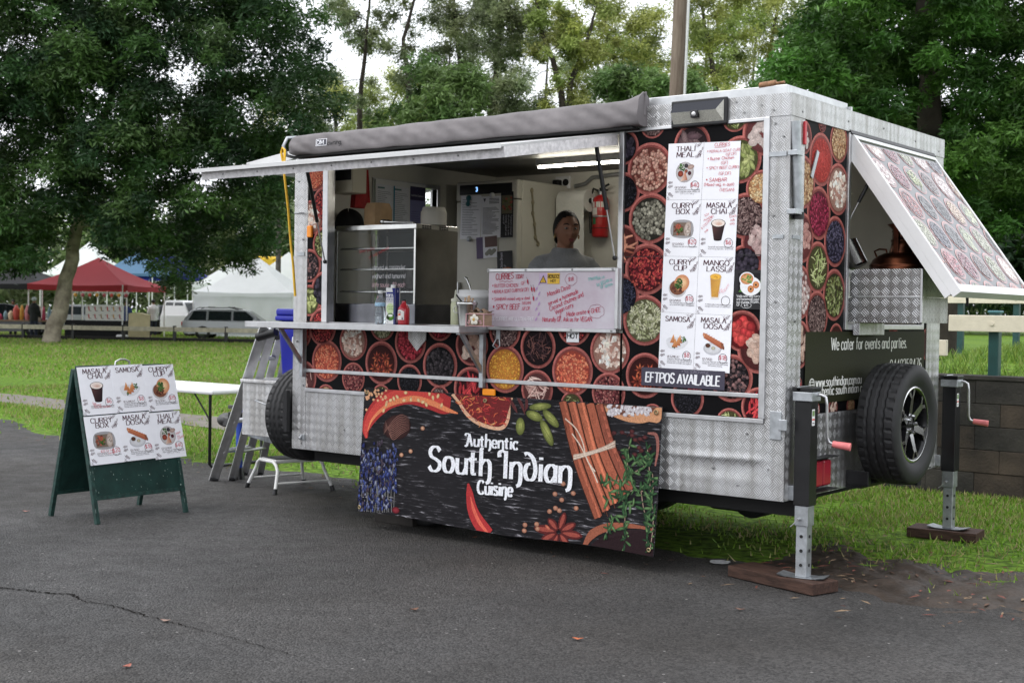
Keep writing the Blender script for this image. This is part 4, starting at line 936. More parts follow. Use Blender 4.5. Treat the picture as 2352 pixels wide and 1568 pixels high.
def bowl(cv, x, y, R, kind, seed, ar=1.0):
    rd = random.Random(seed); st = random.getstate(); random.seed(seed)
    sh, sz, cols, base = KIND[kind]; cols = [rgb(*c) for c in cols]; base = rgb(*base)
    # turned wooden rim
    n = 40; tilt = rd.uniform(0, 6)
    for i in range(n):
        a0, a1 = 2*pi*i/n, 2*pi*(i+1)/n; k = 1+.25*math.cos(a0-2.2)+rd.uniform(-.1, .1)
        c = mulc(rgb(172, 92, 84), k)
        cv.poly([(x+R*math.cos(a0)*ar, y+R*math.sin(a0)), (x+R*math.cos(a1)*ar, y+R*math.sin(a1)), (x+.90*R*math.cos(a1)*ar, y+.90*R*math.sin(a1)), (x+.90*R*math.cos(a0)*ar, y+.90*R*math.sin(a0))], c, 1)
    cv.disc(x, y, .905*R*ar, .905*R, rgb(104, 46, 44), 2, 32, edge=rgb(132, 62, 56))
    cx, cy = x, y-.02*R; r = .84*R
    cv.disc(cx, cy, r*ar, r, base, 3, 28, edge=mulc(base, .55))
    def inside(k=1.0):
        k = min(k, max(.12, 1-.75*sz*R/r)**2)
        while True:
            a, b = rd.uniform(-1, 1), rd.uniform(-1, 1)
            if a*a+b*b < k: return cx+a*r*ar, cy+b*r, a, b
    s = sz*R
    if sh == 'ball':
        for i in range(int(min(300, 1.9*(r/s)**2))):
            px, py, a, b = inside(.92); c = mulc(rd.choice(cols), rd.uniform(.75, 1.15)); q = s*rd.uniform(.8, 1.15)
            cv.disc(px, py, q*ar, q, mulc(c, 1.25), 4+i*3//300, 7, edge=mulc(c, .45), hl=(-.25, .3))
    elif sh == 'seed':
        for i in range(int(min(340, 3.6*(r/s)**2))):
            px, py, a, b = inside(.9); c = mulc(rd.choice(cols), rd.uniform(.7, 1.15)); q = s*rd.uniform(.8, 1.2)
            cv.disc(px, py, q*ar, q*.38, mulc(c, 1.2), 4+i*3//340, 6, rot=rd.uniform(0, pi), edge=mulc(c, .5), hl=(0, .2))
    elif sh == 'flake':
        for i in range(int(min(360, 2.6*(r/s)**2))):
            px, py, a, b = inside(.9); c = mulc(rd.choice(cols), rd.uniform(.7, 1.2)); t = rd.uniform(0, 6.3); q = s*rd.uniform(.6, 1.2)
            pts = [(px+q*ar*math.cos(t+k*pi/2+rd.uniform(-.4, .4))*rd.uniform(.6, 1), py+q*math.sin(t+k*pi/2+rd.uniform(-.4, .4))*rd.uniform(.6, 1)) for k in range(4)]
            cv.poly(pts, None, 4+i*3//360, [mulc(c, 1.15), c, mulc(c, .6), mulc(c, .85)])
    elif sh in ('stick', 'pod'):
        for i in range(int(min(90, 3.0*(r/s)**2+4))):
            px, py, a, b = inside(.62); c = mulc(rd.choice(cols), rd.uniform(.75, 1.2)); t = rd.uniform(0, pi) if sh == 'stick' else rd.gauss(1.4, .45)
            ll = s*rd.uniform(.8, 1.2); w = ll*(.22 if sh == 'stick' else .36); bnd = rd.uniform(-.25, .25)*ll
            pts = [(px+(k*ll*math.cos(t)-bnd*(1-k*k)*math.sin(t))*ar, py+k*ll*math.sin(t)+bnd*(1-k*k)*math.cos(t)) for k in (-1, -.5, 0, .5, 1)]
            ws = [w*.5, w, w*1.05, w*.95, w*.35 if sh == 'pod' else w*.7]
            cv.ribbon(pts, [q*1.25 for q in ws], mulc(c, .45), 4); cv.ribbon(pts, ws, c, 5+i % 2); cv.ribbon([(a_+w*.1, b_+w*.12) for a_, b_ in pts], [q*.3 for q in ws], mulc(c, 1.6), 7)
    elif sh == 'blob':
        for i in range(int(max(3, 1.5*(r/s)**2))):
            px, py, a, b = inside(.45); c = rd.choice(cols); pts = []; t0 = rd.uniform(0, 6)
            for k in range(12):
                t = 2*pi*k/12; q = s*(.75+.3*math.sin(t*2+t0)+.15*math.sin(3*t+t0*2)); pts.append((px+q*math.cos(t)*ar, py+q*math.sin(t)))
            pts = catmull(pts, 2, True)
            for k in range(len(pts)):
                cv.poly([(px-.1*s, py+.15*s), pts[k], pts[(k+1) % len(pts)]], None, 4+i % 3+.03*i, [mulc(c, 1.12), mulc(c, .62), mulc(c, .62)])
            for k in range(5):
                u = px+rd.uniform(-.5, .5)*s; v = py+rd.uniform(-.5, .5)*s; cv.ribbon([(u, v), (u+.2*s, v+.05*s), (u+.4*s, v-.02*s)], s*.03, mulc(c, .55), 7.5)
    elif sh == 'star':
        for (a, b) in [(-.3, .3), (.32, .28), (.0, -.38), (-.45, -.3), (.45, -.25)]:
            px, py = cx+a*r*ar, cy+b*r; t0 = rd.uniform(0, 1); q = s*rd.uniform(.75, 1.0)
            for k in range(8):
                t = t0+k*pi/4; c = mulc(rd.choice(cols), rd.uniform(.7, 1.2)); d = (math.cos(t), math.sin(t)); nn = (-d[1], d[0])
                P = lambda u, v: (px+(d[0]*u+nn[0]*v)*q*ar, py+(d[1]*u+nn[1]*v)*q)
                cv.poly([P(.08, 0), P(.5, -.17), P(1, 0), P(.5, .17)], None, 4, [mulc(c, .5), mulc(c, .6), mulc(c, .8), mulc(c, 1.2)])
                cv.disc(*P(.55, 0), q*.2*ar, q*.08, mulc(c, 2.0), 6, 6, rot=t, edge=mulc(c, 1.1))
    random.setstate(st)

FRONT = [  # surveyed centre (u,v) and vertical radius of each printed bowl
 (1494, 388, 68, 'coriander'), (1495, 502, 66, 'greenpep'), (1487, 618, 67, 'redflake'), (1482, 735, 66, 'fennel'), (1402, 805, 54, 'white'), (1483, 862, 59, 'anise'),
 (1316, 852, 57, 'orange'), (1237, 796, 50, 'clove'), (1161, 847, 55, 'turmeric'), (1235, 894, 45, 'root'), (1399, 901, 46, 'redpep'), (1012, 839, 52, 'blackpep'),
 (1085, 792, 48, 'ginger'), (1083, 893, 51, 'chilli'), (942, 874, 38, 'nigella'), (944, 786, 48, 'berry'), (877, 833, 50, 'anise'), (813, 784, 44, 'white'),
 (752, 829, 48, 'orange'), (813, 868, 36, 'redpep'), (752, 742, 34, 'redflake'), (880, 743, 40, 'fennel'), (1012, 742, 41, 'berry'), (1161, 758, 46, 'caraway'),
 (1320, 745, 48, 'redflake'), (750, 912, 30, 'lentil'), (877, 912, 30, 'herb'), (1011, 915, 30, 'caraway'), (1315, 930, 32, 'herb'), (700, 868, 40, 'root'), (690, 765, 38, 'redflake'),
 (1580, 915, 49, 'nigella'), (1681, 868, 62, 'mixpep'), (1677, 972, 40, 'herb'), (1745, 935, 52, 'chilli'), (1744, 803, 62, 'ginger'), (1706, 760, 54, 'rosehip'),
 (1711, 606, 50, 'blackberry'), (1714, 496, 60, 'caraway'), (1752, 432, 47, 'yellow'), (1701, 367, 62, 'cardamom'), (1591, 332, 54, 'bcardamom'), (1690, 270, 38, 'herb'),
 (1756, 303, 62, 'garlic'), (1748, 555, 56, 'nutmeg'), (1434, 339, 46, 'blackberry'), (1432, 442, 52, 'nigella'), (1430, 560, 50, 'cinnamon'), (1428, 678, 56, 'bluepep'),
 (1501, 285, 38, 'caraway'), (1590, 870, 40, 'berry'), (1500, 955, 32, 'herb'), (1400, 985, 34, 'white'),
 (726, 405, 34, 'orange'), (748, 470, 42, 'redflake'), (716, 500, 40, 'white'), (748, 560, 40, 'greenleaf'), (712, 610, 38, 'mixpep'), (746, 665, 42, 'blackberry'), (712, 690, 36, 'cardamom'), (742, 750, 44, 'redflake'),
]
def wrap_panel(name, x0, z0, x1, z1):
    b = MB().box(x0, x1, -.005, .0115, z0, z1).build(name, mat('black_vinyl', BLK, .55, var=.25, vscale=6, spec=.1), TR)
    cv = Canvas((x0+.002, z0+.002, x1-.002, z1-.002))
    for i, (u, v, r, k) in enumerate(FRONT):
        if u > 1425: r *= .885
        c = onY(u, v, 0); R = abs(onY(u, v-r, 0).z-c.z)
        if c.x+R < x0 or c.x-R > x1 or c.z+R < z0 or c.z-R > z1: continue
        bowl(cv, c.x, c.z, R, k, 1000+i)
    cv.build('printed_spice_bowls', lambda u, v, h: (u, -.0055-h, v), m_print, b)
    return b
wrap_panel('lower_wrap_panel', .121, .885, 2.6895, 1.316)
wrap_panel('menu_wrap_panel', 2.7005, .885, 3.567, 2.446)
wrap_panel('narrow_wrap_panel', .1205, 1.34, .2745, 2.464)
MB().box(2.702, 3.566, -.0095, -.009, 1.745, 1.7485).build('panel_seam', m_black, TR)
# ---- rear wrap
mb = MB(); a, b = L-.0038, L+.004
mb.box(a, b, .1605, RY0-.001, .8985, 2.4665); mb.box(a, b, RY1+.001, 1.964, .8985, 2.4665); mb.box(a, b, RY0-.001, RY1+.001, .8985, RZ0-.001); mb.box(a, b, RY0-.001, RY1+.001, RZ1+.001, 2.4665)
rwp = mb.build('rear_wrap_panel', mat('black_vinyl'), TR)
REAR = [(1845, 315, 40, 'garlic'), (1884, 367, 62, 'powder'), (1887, 285, 20, 'redpep'), (1925, 327, 48, 'lentil'), (1843, 418, 62, 'lentil'), (1879, 490, 62, 'beet'), (1923, 435, 60, 'white'),
        (1916, 555, 59, 'poppy'), (1841, 546, 58, 'nut'), (1876, 614, 60, 'herb'), (1834, 671, 64, 'chick'), (1914, 677, 60, 'greenleaf'), (1874, 725, 58, 'caraway'), (1834, 791, 56, 'ginger'),
        (1918, 780, 38, 'anise'), (1830, 885, 22, 'chilli'), (1871, 942, 22, 'chick'), (1911, 937, 24, 'ginger'), (1952, 932, 22, 'lentil'), (1990, 925, 24, 'redpep'), (2130, 790, 40, 'ginger'), (2132, 870, 36, 'root'), (2050, 765, 24, 'redflake'), (1990, 770, 24, 'redflake')]
for clip in ((.163, .9, RY0-.003, 2.465), (RY0-.003, .9, RY1+.003, RZ0-.003), (RY1+.003, .9, 1.962, 2.465)):
    cv = Canvas(clip)
    for i, (u, v, r, k) in enumerate(REAR):
        c = onX(u, v, L); R = abs(onX(u, v-r, L).z-c.z)
        if c.y+R < clip[0] or c.y-R > clip[2]: continue
        bowl(cv, c.y, c.z, R, k, 2000+i)
    cv.build('printed_spice_bowls', lambda u, v, h: (L+.0045+h, u, v), m_print, rwp)
# olive print block with lettering
cv = Canvas((.2, .9, 1.961, 1.36))
cv.rect(.215, .955, 1.93, 1.345, rgb(46, 48, 30), 0)
def sq(y): return onX(0, 0, L)
p0, p1 = onX(1905, 801, L), onX(2078, 801, L)
WH = rgb(238, 238, 232)
cv.text('We cater for events and parties.', p0.y, p0.z-.005, .066, WH, 3, .17, .07, fit=p1.y-p0.y)
p0, p1 = onX(1869, 888, L), onX(1974, 880, L); cv.text('www.southindian.com.au', p0.y, p0.z, .05, WH, 3, .17, .07, fit=p1.y-p0.y)
p0, p1 = onX(1868, 909, L), onX(1998, 898, L); cv.text('authentic south indian cuisine', p0.y, p0.z, .05, WH, 3, .17, .07, fit=p1.y-p0.y)
p0, p1 = onX(2040, 848, L), onX(2112, 840, L); cv.text('0448258476', p0.y, p0.z-.012, .07, WH, 3, .12, .04, fit=p1.y-p0.y)
g = onX(1860, 884, L)
for rx in (.034, .017): cv.ribbon([(g.y+rx*math.cos(t), g.z+.034*math.sin(t)) for t in np.linspace(0, 2*pi, 22)], .005, WH, 3)
for dz in (-.016, 0, .016): cv.ribbon([(g.y-.03, g.z+dz), (g.y+.03, g.z+dz)], .004, WH, 3)
cv.build('printed_lettering', lambda u, v, h: (L+.0098+h, u, v), m_print, rwp)
# ---- rear window frame, hatch, griddle guard
mb = MB(); a, b = L-.02, L+.02
mb.box(a, b, RY0-.03, RY0, RZ0-.03, RZ1+.02, .003); mb.box(a, b, RY1, RY1+.03, RZ0-.03, RZ1+.02, .003); mb.box(a, b, RY0+.0005, RY1-.0005, RZ0-.03, RZ0, .003); mb.box(a, b, RY0+.0005, RY1-.0005, RZ1, RZ1+.02, .003)
mb.build('rear_window_frame', m_alu, TR)
HB = onY(2205, 671, .737); HT = Vector((L+.02, .737, 2.447)); sl_ = (HB-HT); HLEN = sl_.length; sd_ = sl_.normalized(); HW = 1.26
nrm = Vector((0, 1, 0)).cross(-sd_).normalized()
rh = group_part('rear_hatch', TR)
def hp(u, v, d): return HT+Vector((0, 1, 0))*u+sd_*v+nrm*d   # u along hinge, v down the slope, d outward
def hbox(mb, u0, u1, v0, v1, d0, d1):
    vs = [hp(u, v, d) for d in (d0, d1) for v in (v0, v1) for u in (u0, u1)]
    mb.add(vs, [(0, 2, 3, 1), (4, 5, 7, 6), (0, 1, 5, 4), (2, 6, 7, 3), (0, 4, 6, 2), (1, 3, 7, 5)])
mb = MB(); hbox(mb, .028, HW-.028, .028, HLEN-.028, -.02, 0); mb.build('hatch_panel', mat('gloss_black_vinyl', BLK, .2, spec=.5, coat=.35), rh)
mb = MB(); hbox(mb, 0, .0275, 0, HLEN, -.045, .008); hbox(mb, HW-.0275, HW, 0, HLEN, -.045, .008); hbox(mb, .0276, HW-.0276, 0, .0275, -.045, .008); hbox(mb, .0276, HW-.0276, HLEN-.05, HLEN, -.045, .008)
hbox(mb, .0, .014, .06, HLEN-.02, -.085, -.0455)
mb.build('hatch_frame', m_white, rh)
mb = MB(); hbox(mb, -.02, HW+.02, -.035, -.002, -.06, .012); mb.build('hinge_seal', m_black, rh)
cv = Canvas((.03, .03, HW-.03, HLEN-.052)); rd = random.Random(4); kinds = list(KIND); k = 0
for r in range(6):
    for c in range(7):
        u = c*.232+(.116 if r % 2 else 0)-.02; v = r*.208+.05
        bowl(cv, u, HLEN-v, rd.uniform(.102, .114), rd.choice(['poppy', 'beet', 'lentil', 'cinnamon', 'cardamom', 'redflake', 'nigella', 'white', 'fennel', 'blackpep', 'caraway', 'orange', 'chick', 'berry', 'herb']), 3000+k); k += 1
m_ghatch = print_mat('glossy_print', .2, .5, .2, .75, 1.0, 110)
m_ghatch.node_tree.nodes['Principled BSDF'].inputs['Coat Weight'].default_value = .35; m_ghatch.node_tree.nodes['Principled BSDF'].inputs['Coat Roughness'].default_value = .12
cv.build('printed_spice_bowls', lambda u, v, h: hp(u, HLEN-v, .0006+h), m_ghatch, rh)
a = onY(1977, 400, .80); mb = MB(); p0 = hp(.06, .24, -.05); p1 = Vector((L-.01, .76, 1.95)); pm = p0.lerp(p1, .55)
mb.cyl(p0, pm, .011, n=10); mb.cyl(pm, p1, .005, n=8, mi=1); mb.build('gas_strut', [m_black, m_alu], TR)
mb = MB(); q0, q1 = hp(.02, HLEN-.06, -.05), hp(.02, HLEN-.02, -.09); pz = onX(2205, 690, HB.x); mb.cyl(hp(.28, HLEN-.03, -.05), hp(.30, HLEN+.02, -.09), .008, n=8); mb.build('hatch_catch', m_black, rh)
GY = .80
g0, g1 = onY(1946, 745, GY), onY(2117, 742, GY); gx0, gx1 = max(g0.x, L+.022), g1.x; gz0 = 1.40; gz1 = onY(2117, 617, GY).z; gzm = onY(2100, 682, GY).z; gy1 = onX(2176, 745, gx1).y
gg = group_part('griddle_guard', TR)
def rounded(poly_r, x0, x1, z0, z1): 
    pts = [(x0+poly_r*(1-math.sin(t)), z1-poly_r*(1-math.cos(t))) for t in np.linspace(pi/2, 0, 6)]
    return [(x0, z0), (x1, z0), (x1, z1)][:3]+pts[::-1]
mb = MB(); mb.prism(rounded(.04, L-.02, gx1, gz0, gzm-.0005), lambda a, b, d: (a, d, b), GY-.006, GY); mb.prism(rounded(.05, L-.02+.02, gx1, gzm+.0005, gz1), lambda a, b, d: (a, d, b), GY-.006, GY)
m_tdark = tread_mat('dull_tread_plate', .042, .30, .3, .8); mb.build('guard_side', m_tdark, gg)
mb = MB(); mb.box(gx1-.004, gx1, GY+.0005, gy1, gz0, gzm-.001); mb.box(gx1-.004, gx1, GY+.0005, gy1, gzm+.001, gz1); mb.build('guard_front', m_tdark, gg)
mb = MB(); mb.box(L+.03, gx1-.005, GY+.001, gy1, gz0, gz0+.01); mb.box(L+.03, gx1-.02, GY+.01, gy1, gz1-.13, gz1-.118); mb.build('guard_tray', m_dsteel, gg)
mb = MB(); mb.box(gx0-.01, gx1, GY-.008, GY+.004, gzm-.007, gzm+.007, .003); mb.build('weld_seam', m_alum, gg)
mb = MB(); mb.box(gx1-.012, gx1+.004, GY-.010, GY+.006, gz0, gz1, .004); mb.build('guard_corner', m_alu, gg)
ap = onX(1972, 750, L+.05); mb = MB(); mb.box(L+.021, L+.06, .80, 1.16, gz0-.075, gz0-.005, .003); mb.build('apron', m_tread, TR)
# hasp and straps on the rear corner
mb = MB(); pa, pb = onX(1828, 278, L+.035), onX(1834, 490, L+.035); mb.cyl((L+.035, pa.y, pa.z), (L+.035, pb.y, pb.z), .024, n=14); mb.build('pole_holder', m_galv, TR)
mb = MB(); mb.cyl((L+.035, pb.y, pb.z-.03), (L+.035, pb.y, pb.z+.005), .03, n=14); mb.build('pole_cap', m_black, TR)
for t in (.35, .99): z = pa.z+(pb.z-pa.z)*t; MB().box(L+.010, L+.063, pa.y-.034, pa.y+.034, z-.013, z+.013, .002).build('pole_strap', m_galv, TR)
z = pa.z+(pb.z-pa.z)*.35; MB().box(3.60, 3.7, -.0165, -.0095, z-.012, z+.012).build('strap_bracket', m_galv, TR)
MB().box(3.63, 3.69, -.0165, -.0095, 1.83, 1.85).build('strap_bracket', m_galv, TR); MB().box(L+.010, L+.016, .03, .12, 1.83, 1.85).build('strap_bracket', m_galv, TR)

a = onX(1858, 408, L); b = onX(1873, 348, L); mb = MB(); d = (b-a).normalized(); s_ = Vector((0, d.z, -d.y))*.014
mb.add([a-s_+Vector((.012, 0, 0)), a+s_+Vector((.012, 0, 0)), b+s_+Vector((.012, 0, 0)), b-s_+Vector((.012, 0, 0)), a-s_+Vector((.018, 0, 0)), a+s_+Vector((.018, 0, 0)), b+s_+Vector((.018, 0, 0)), b-s_+Vector((.018, 0, 0))], [(3, 2, 1, 0), (4, 5, 6, 7), (0, 1, 5, 4), (1, 2, 6, 5), (2, 3, 7, 6), (3, 0, 4, 7)]); mb.build('turn_latch', m_galv, TR)
for y in (.145, 1.99): MB().box(L+.0096, L+.022, y-.012, y+.012, 2.33, 2.452, .003).build('red_marker_lamp', m_tail if y > 1 else mat('marker_red', (.5, .02, .03), .3), TR)
# ---- serving hatch propped open
FY, FZ = -1.07, 2.258
sh = group_part('serving_hatch', TR)
hx0, hx1 = .30, 2.665
def fp(x, t, d): # t 0 hinge..1 outer edge
    dv = Vector((0, FY+.02, FZ-2.437)); nn = Vector((0, -dv.z, dv.y)).normalized(); nn = nn if nn.z > 0 else -nn
    return Vector((x, -.02, 2.437))+dv*t+nn*d
def fbox(mb, x0, x1, t0, t1, d0, d1):
    vs = [fp(x, t, d) for d in (d0, d1) for t in (t0, t1) for x in (x0, x1)]
    mb.add(vs, [(0, 2, 3, 1), (4, 5, 7, 6), (0, 1, 5, 4), (2, 6, 7, 3), (0, 4, 6, 2), (1, 3, 7, 5)])
mb = MB(); fbox(mb, hx0-.04, hx1, .0, 1.02, .0, .012); mb.build('hatch_panel', mat('hatch_skin', (.6, .6, .6), .4, .3, var=.2, vscale=4), sh)
mb = MB(); fbox(mb, hx0, hx1, .965, 1.0, -.055, -.0005); fbox(mb, hx0, hx0+.03, .02, .9645, -.055, -.0005); fbox(mb, hx1-.03, hx1, .02, .9645, -.055, -.0005); mb.build('hatch_frame', mat('mildewed_white_frame', (.66, .64, .65), .5, var=.25, vscale=30), sh)
mb = MB(); fbox(mb, hx0-.045, hx1, 1.0205, 1.035, -.006, .016); mb.build('edge_strip', m_white, sh)
mb = MB()
for x in np.arange(.5, 2.6, .31): mb.cyl(fp(x, .999, -.028), fp(x, 1.004, -.028), .005, n=6)
o = mb.build('screws', m_bolt, sh); o['kind'] = 'stuff'
def strut(top, bot, name='gas_strut'):
    top, bot = Vector(top), Vector(bot); mid = top.lerp(bot, .58)
    mb = MB(); mb.cyl(top, mid, .0125, n=12); mb.cyl(mid, bot, .0045, n=8, mi=1); mb.ball(top, .016, 8, 6); mb.ball(bot, .014, 8, 6); mb.build(name, [m_black, m_alu], TR)
def flap_at(u, v, x): 
    p = onX(u, v, x); t = (p.y+.02)/(FY+.02); return fp(x, t, -.03)
strut(flap_at(1367, 338, 2.60), (2.655, -.03, 1.74)); strut(flap_at(702, 402, .37), (.315, -.03, 1.745))
mb = MB(); q = flap_at(1366, 338, 2.60); mb.box(2.52, 2.64, q.y-.05, q.y+.06, q.z-.01, q.z+.022, .003); mb.build('strut_plate', m_white, TR)
# white hatch open on the drawbar end
eh = group_part('end_hatch', TR)
a = onY(566, 379, .12); ez = a.z; ex = -.62; ex = onY(566, 379, .10).x
mb = MB(); z0 = 2.545
def ep(x, y, d):
    t = x/ex; return (x, y, z0+(ez-z0)*t+d)
for (xa, xb, ya, yb, d0, d1) in [(-.012, ex, .1, 2.05, 0, .012), (ex, ex+.03, .1, 2.05, -.05, -.0005), (-.02, ex, .1, .13, -.05, -.0005), (-.02, ex, 2.02, 2.05, -.05, -.0005)]:
    vs = [ep(x, y, d) for d in (d0, d1) for y in (ya, yb) for x in (xb, xa)]
    mb.add(vs, [(0, 2, 3, 1), (4, 5, 7, 6), (0, 1, 5, 4), (2, 6, 7, 3), (0, 4, 6, 2), (1, 3, 7, 5)])
mb.build('hatch_panel', m_white, eh)
mb = MB(); mb.box(-.016, .06, LY0-.03, LY0, LZ0, LZ1); mb.box(-.016, .06, LY1, LY1+.03, LZ0, LZ1); mb.box(-.016, .06, LY0-.03, LY1+.03, LZ1+.0005, LZ1+.03); mb.box(-.016, .06, LY0-.03, LY1+.03, LZ0-.03, LZ0-.0005); mb.build('end_window_frame', m_alu, TR)
# ---- counter shelf
sh2 = group_part('counter_shelf', TR)
MB().box(-.165, 1.735, -.30, -.021, 1.312, 1.334, .003).build('shelf_top', m_dsteel, sh2)
mb = MB(); mb.box(-.165, 1.735, -.306, -.3005, 1.296, 1.335, .002); mb.box(1.7355, 1.741, -.306, -.022, 1.296, 1.335, .002); mb.box(-.171, -.1655, -.306, -.022, 1.296, 1.335, .002); mb.build('shelf_lip', m_alu, sh2)
for x in (.1, 1.69):
    mb = MB(); mb.box(x, x+.03, -.052, -.021, .96, 1.311, .002); mb.box(x, x+.03, -.27, -.0525, 1.285, 1.3115)
    mb.add([(x+.005, -.25, 1.286), (x+.025, -.25, 1.286), (x+.025, -.053, 1.05), (x+.005, -.053, 1.05), (x+.005, -.22, 1.286), (x+.025, -.22, 1.286), (x+.025, -.053, 1.09), (x+.005, -.053, 1.09)], [(0, 1, 2, 3), (7, 6, 5, 4), (0, 3, 7, 4), (1, 5, 6, 2), (0, 4, 5, 1), (3, 2, 6, 7)])
    mb.build('shelf_bracket', m_galv, sh2)
for u, v in ((962, 790),): 
    p = onY(u, v, 0); MB().prism([(-.075, .07), (-.075, -.01), (0, -.085), (.075, -.01), (.075, .07)][::-1], lambda a, b, d: (p.x+a, d, p.z+.04+b), -.011, -.019).build('tread_gusset', m_tread, TR)
for u, v, s in ((1148, 775, 1),):
    p = onY(u, v, 0); mb = MB(); mb.box(p.x-.015, p.x+.015, -.018, -.012, p.z-.01, p.z+.06); mb.tube([(p.x-.012, -.02, p.z-.01), (p.x-.03, -.03, p.z-.05), (p.x+.0, -.03, p.z-.07), (p.x+.025, -.03, p.z-.05), (p.x+.012, -.02, p.z-.01)], .004, 6); mb.build('toggle_latch', m_galv, TR)
# ---- rolled awning
ab = group_part('awning_roll', TR)
def bag(u, v):
    x = .03+u*2.815; a = 2*pi*v; sg = .006*math.sin(u*17)+.004*math.sin(u*41+a*2)+.003*math.sin(u*67+3*a)
    e = math.exp(-((u-1)/.02)**2); e0 = math.exp(-((u)/.012)**2)
    ca, sa = math.cos(a), math.sin(a); q = (abs(ca)**4.2+abs(sa)**4.2)**(-1/4.2)
    cr = .0055*math.sin(u*48+5*math.sin(u*7)+3.5*sa)*(.4+.6*math.sin(u*13)**2)+.003*math.sin(u*110+6*sa)
    rz = .066+.008*u+sg*.35; cz = 2.532+.008*u; y = -.078+(.060+sg*.4+cr)*ca*q*(1-.5*e0); z = cz+rz*sa*q*(1-.22*e0)
    y += .018*max(0, sa)*1.0
    if e > .05: z += .035*e*max(0, sa); y += .02*e
    return (x, y, z)
MB().grid(bag, 260, 44).build('awning_bag', mat('grey_vinyl', (.165, .152, .155), .55, var=.25, vscale=5, bump=.3, bscale=14, spec=.25), ab)
for u in (0, 1):
    ring = [bag(u, k/22) for k in range(22)]; c = np.mean(ring, axis=0); mb = MB(); mb.add(ring+[tuple(c)], [(i, (i+1) % 22, 22) for i in range(22)]); mb.build('bag_end', mat('grey_vinyl'), ab)
mb = MB(); mb.tube([(.02, -.03, 2.46), (.005, -.1, 2.47), (.0, -.13, 2.53), (.005, -.1, 2.59), (.02, -.03, 2.60)], .012, 8); mb.build('end_bracket', m_galv, ab)
mb = MB(); mb.box(.05, 2.8, -.10, -.02, 2.452, 2.464); mb.build('awning_rail', m_dark, ab)
mb = MB(); mb.cyl((2.84, -.04, 2.53), (2.85, -.04, 2.66), .012, .006, n=8) ; mb.cyl((2.80,-.06,2.6),(2.845,-.05,2.655),.02,.008,n=8); mb.build('bag_peak', mat('grey_vinyl'), ab)
cv = Canvas(); p = onY(727, 335, -.14); q = onY(748, 330, -.14); pe = onY(776, 333, -.14)
cv.M = lambda x, y: (x+.1*(y-2.5), y)
cv.rect(p.x-.004, p.z-.004, p.x+.10, p.z+.042, rgb(225, 225, 230), 0); cv.rect(p.x, p.z, p.x+.096, p.z+.038, rgb(88, 88, 96), 1)
cv.text('DM', p.x+.008, p.z+.006, .026, rgb(240, 240, 245), 3, .2, wid=1.3); cv.text('awning,', p.x+.112, p.z-.004, .030, rgb(40, 40, 44), 3, .13, slant=.15, wid=1.0)
cv.build('printed_logo', lambda u, v, h: (u, -.146-h, v), m_print, ab)
# ---- solar flood light
sf = group_part('solar_light', TR); x0, x1, z0, z1 = 3.01, 3.355, 2.447, 2.592
mb = MB(); mb.box(x0, x1, -.032, -.013, z0, z1, .006); mb.build('housing', m_black, sf)
mb = MB(); zm = z0+.075
mb.add([(x0+.018, -.033, z1-.014), (x1-.018, -.033, z1-.014), (x1-.045, -.075, zm), (x0+.022, -.075, zm), (x1-.018, -.033, z0+.018), (x0+.018, -.033, z0+.018)], [(0, 3, 2, 1), (3, 5, 4, 2), (1, 2, 4), (0, 5, 3)]); mb.m = [0, 1, 1, 0]
mb.build('lamp_head', [mat('solar_cells', (.010, .012, .02), .35, spec=.2), mat('led_diffuser', (.52, .51, .45), .5, var=.3, vscale=160)], sf)
mb = MB(); mb.box((x0+x1)/2-.022, (x0+x1)/2+.022, -.084, -.056, zm-.036, zm+.004, .004); mb.build('sensor_housing', m_black, sf)
mb = MB(); mb.ball(((x0+x1)/2, -.084, zm-.016), .012); mb.build('motion_sensor', m_white, sf)
# ---- amber markers, hooks
p = onY(714, 532, -.01); MB().box(p.x-.022, p.x+.022, -.03, -.01, p.z-.04, p.z+.04, .006).build('amber_marker', m_amber, TR)
p = onY(1125, 901, -.02); MB().box(p.x-.048, p.x+.048, -.034, -.0205, p.z-.018, p.z+.022, .004).build('amber_marker', m_amber, TR)
mb = MB(); mb.tube([(.085, -.012, 2.08-k*0) for k in range(1)]+[(.085, -.045, 2.08), (.03, -.045, 2.08), (.03, -.012, 2.08)], .005, 6); mb.box(.02, .095, -.014, -.0095, 1.79, 1.815)
p = onY(696, 1003, 0); mb.box(p.x-.02, p.x+.03, -.02, -.0095, p.z-.02, p.z+.02, .003); mb.cyl((p.x, -.035, p.z-.01), (p.x, -.0095, p.z+.015), .009, n=8); mb.build('side_catch', m_galv, TR)
mb = MB(); p = onY(1806, 990, 0); mb.box(3.635, 3.70, -.017, -.0095, .78, .93, .003); mb.box(3.69, L+.03, -.03, -.018, .83, .89, .004); mb.build('corner_hinge', m_galv, TR)
mb = MB(); mb.box(L+.005, L+.012, .95, 1.0, .94, 1.0, .002); mb.cyl((L+.012, .975, .97), (L+.03, .975, .97), .006, n=8); mb.build('rear_catch', m_galv, TR)
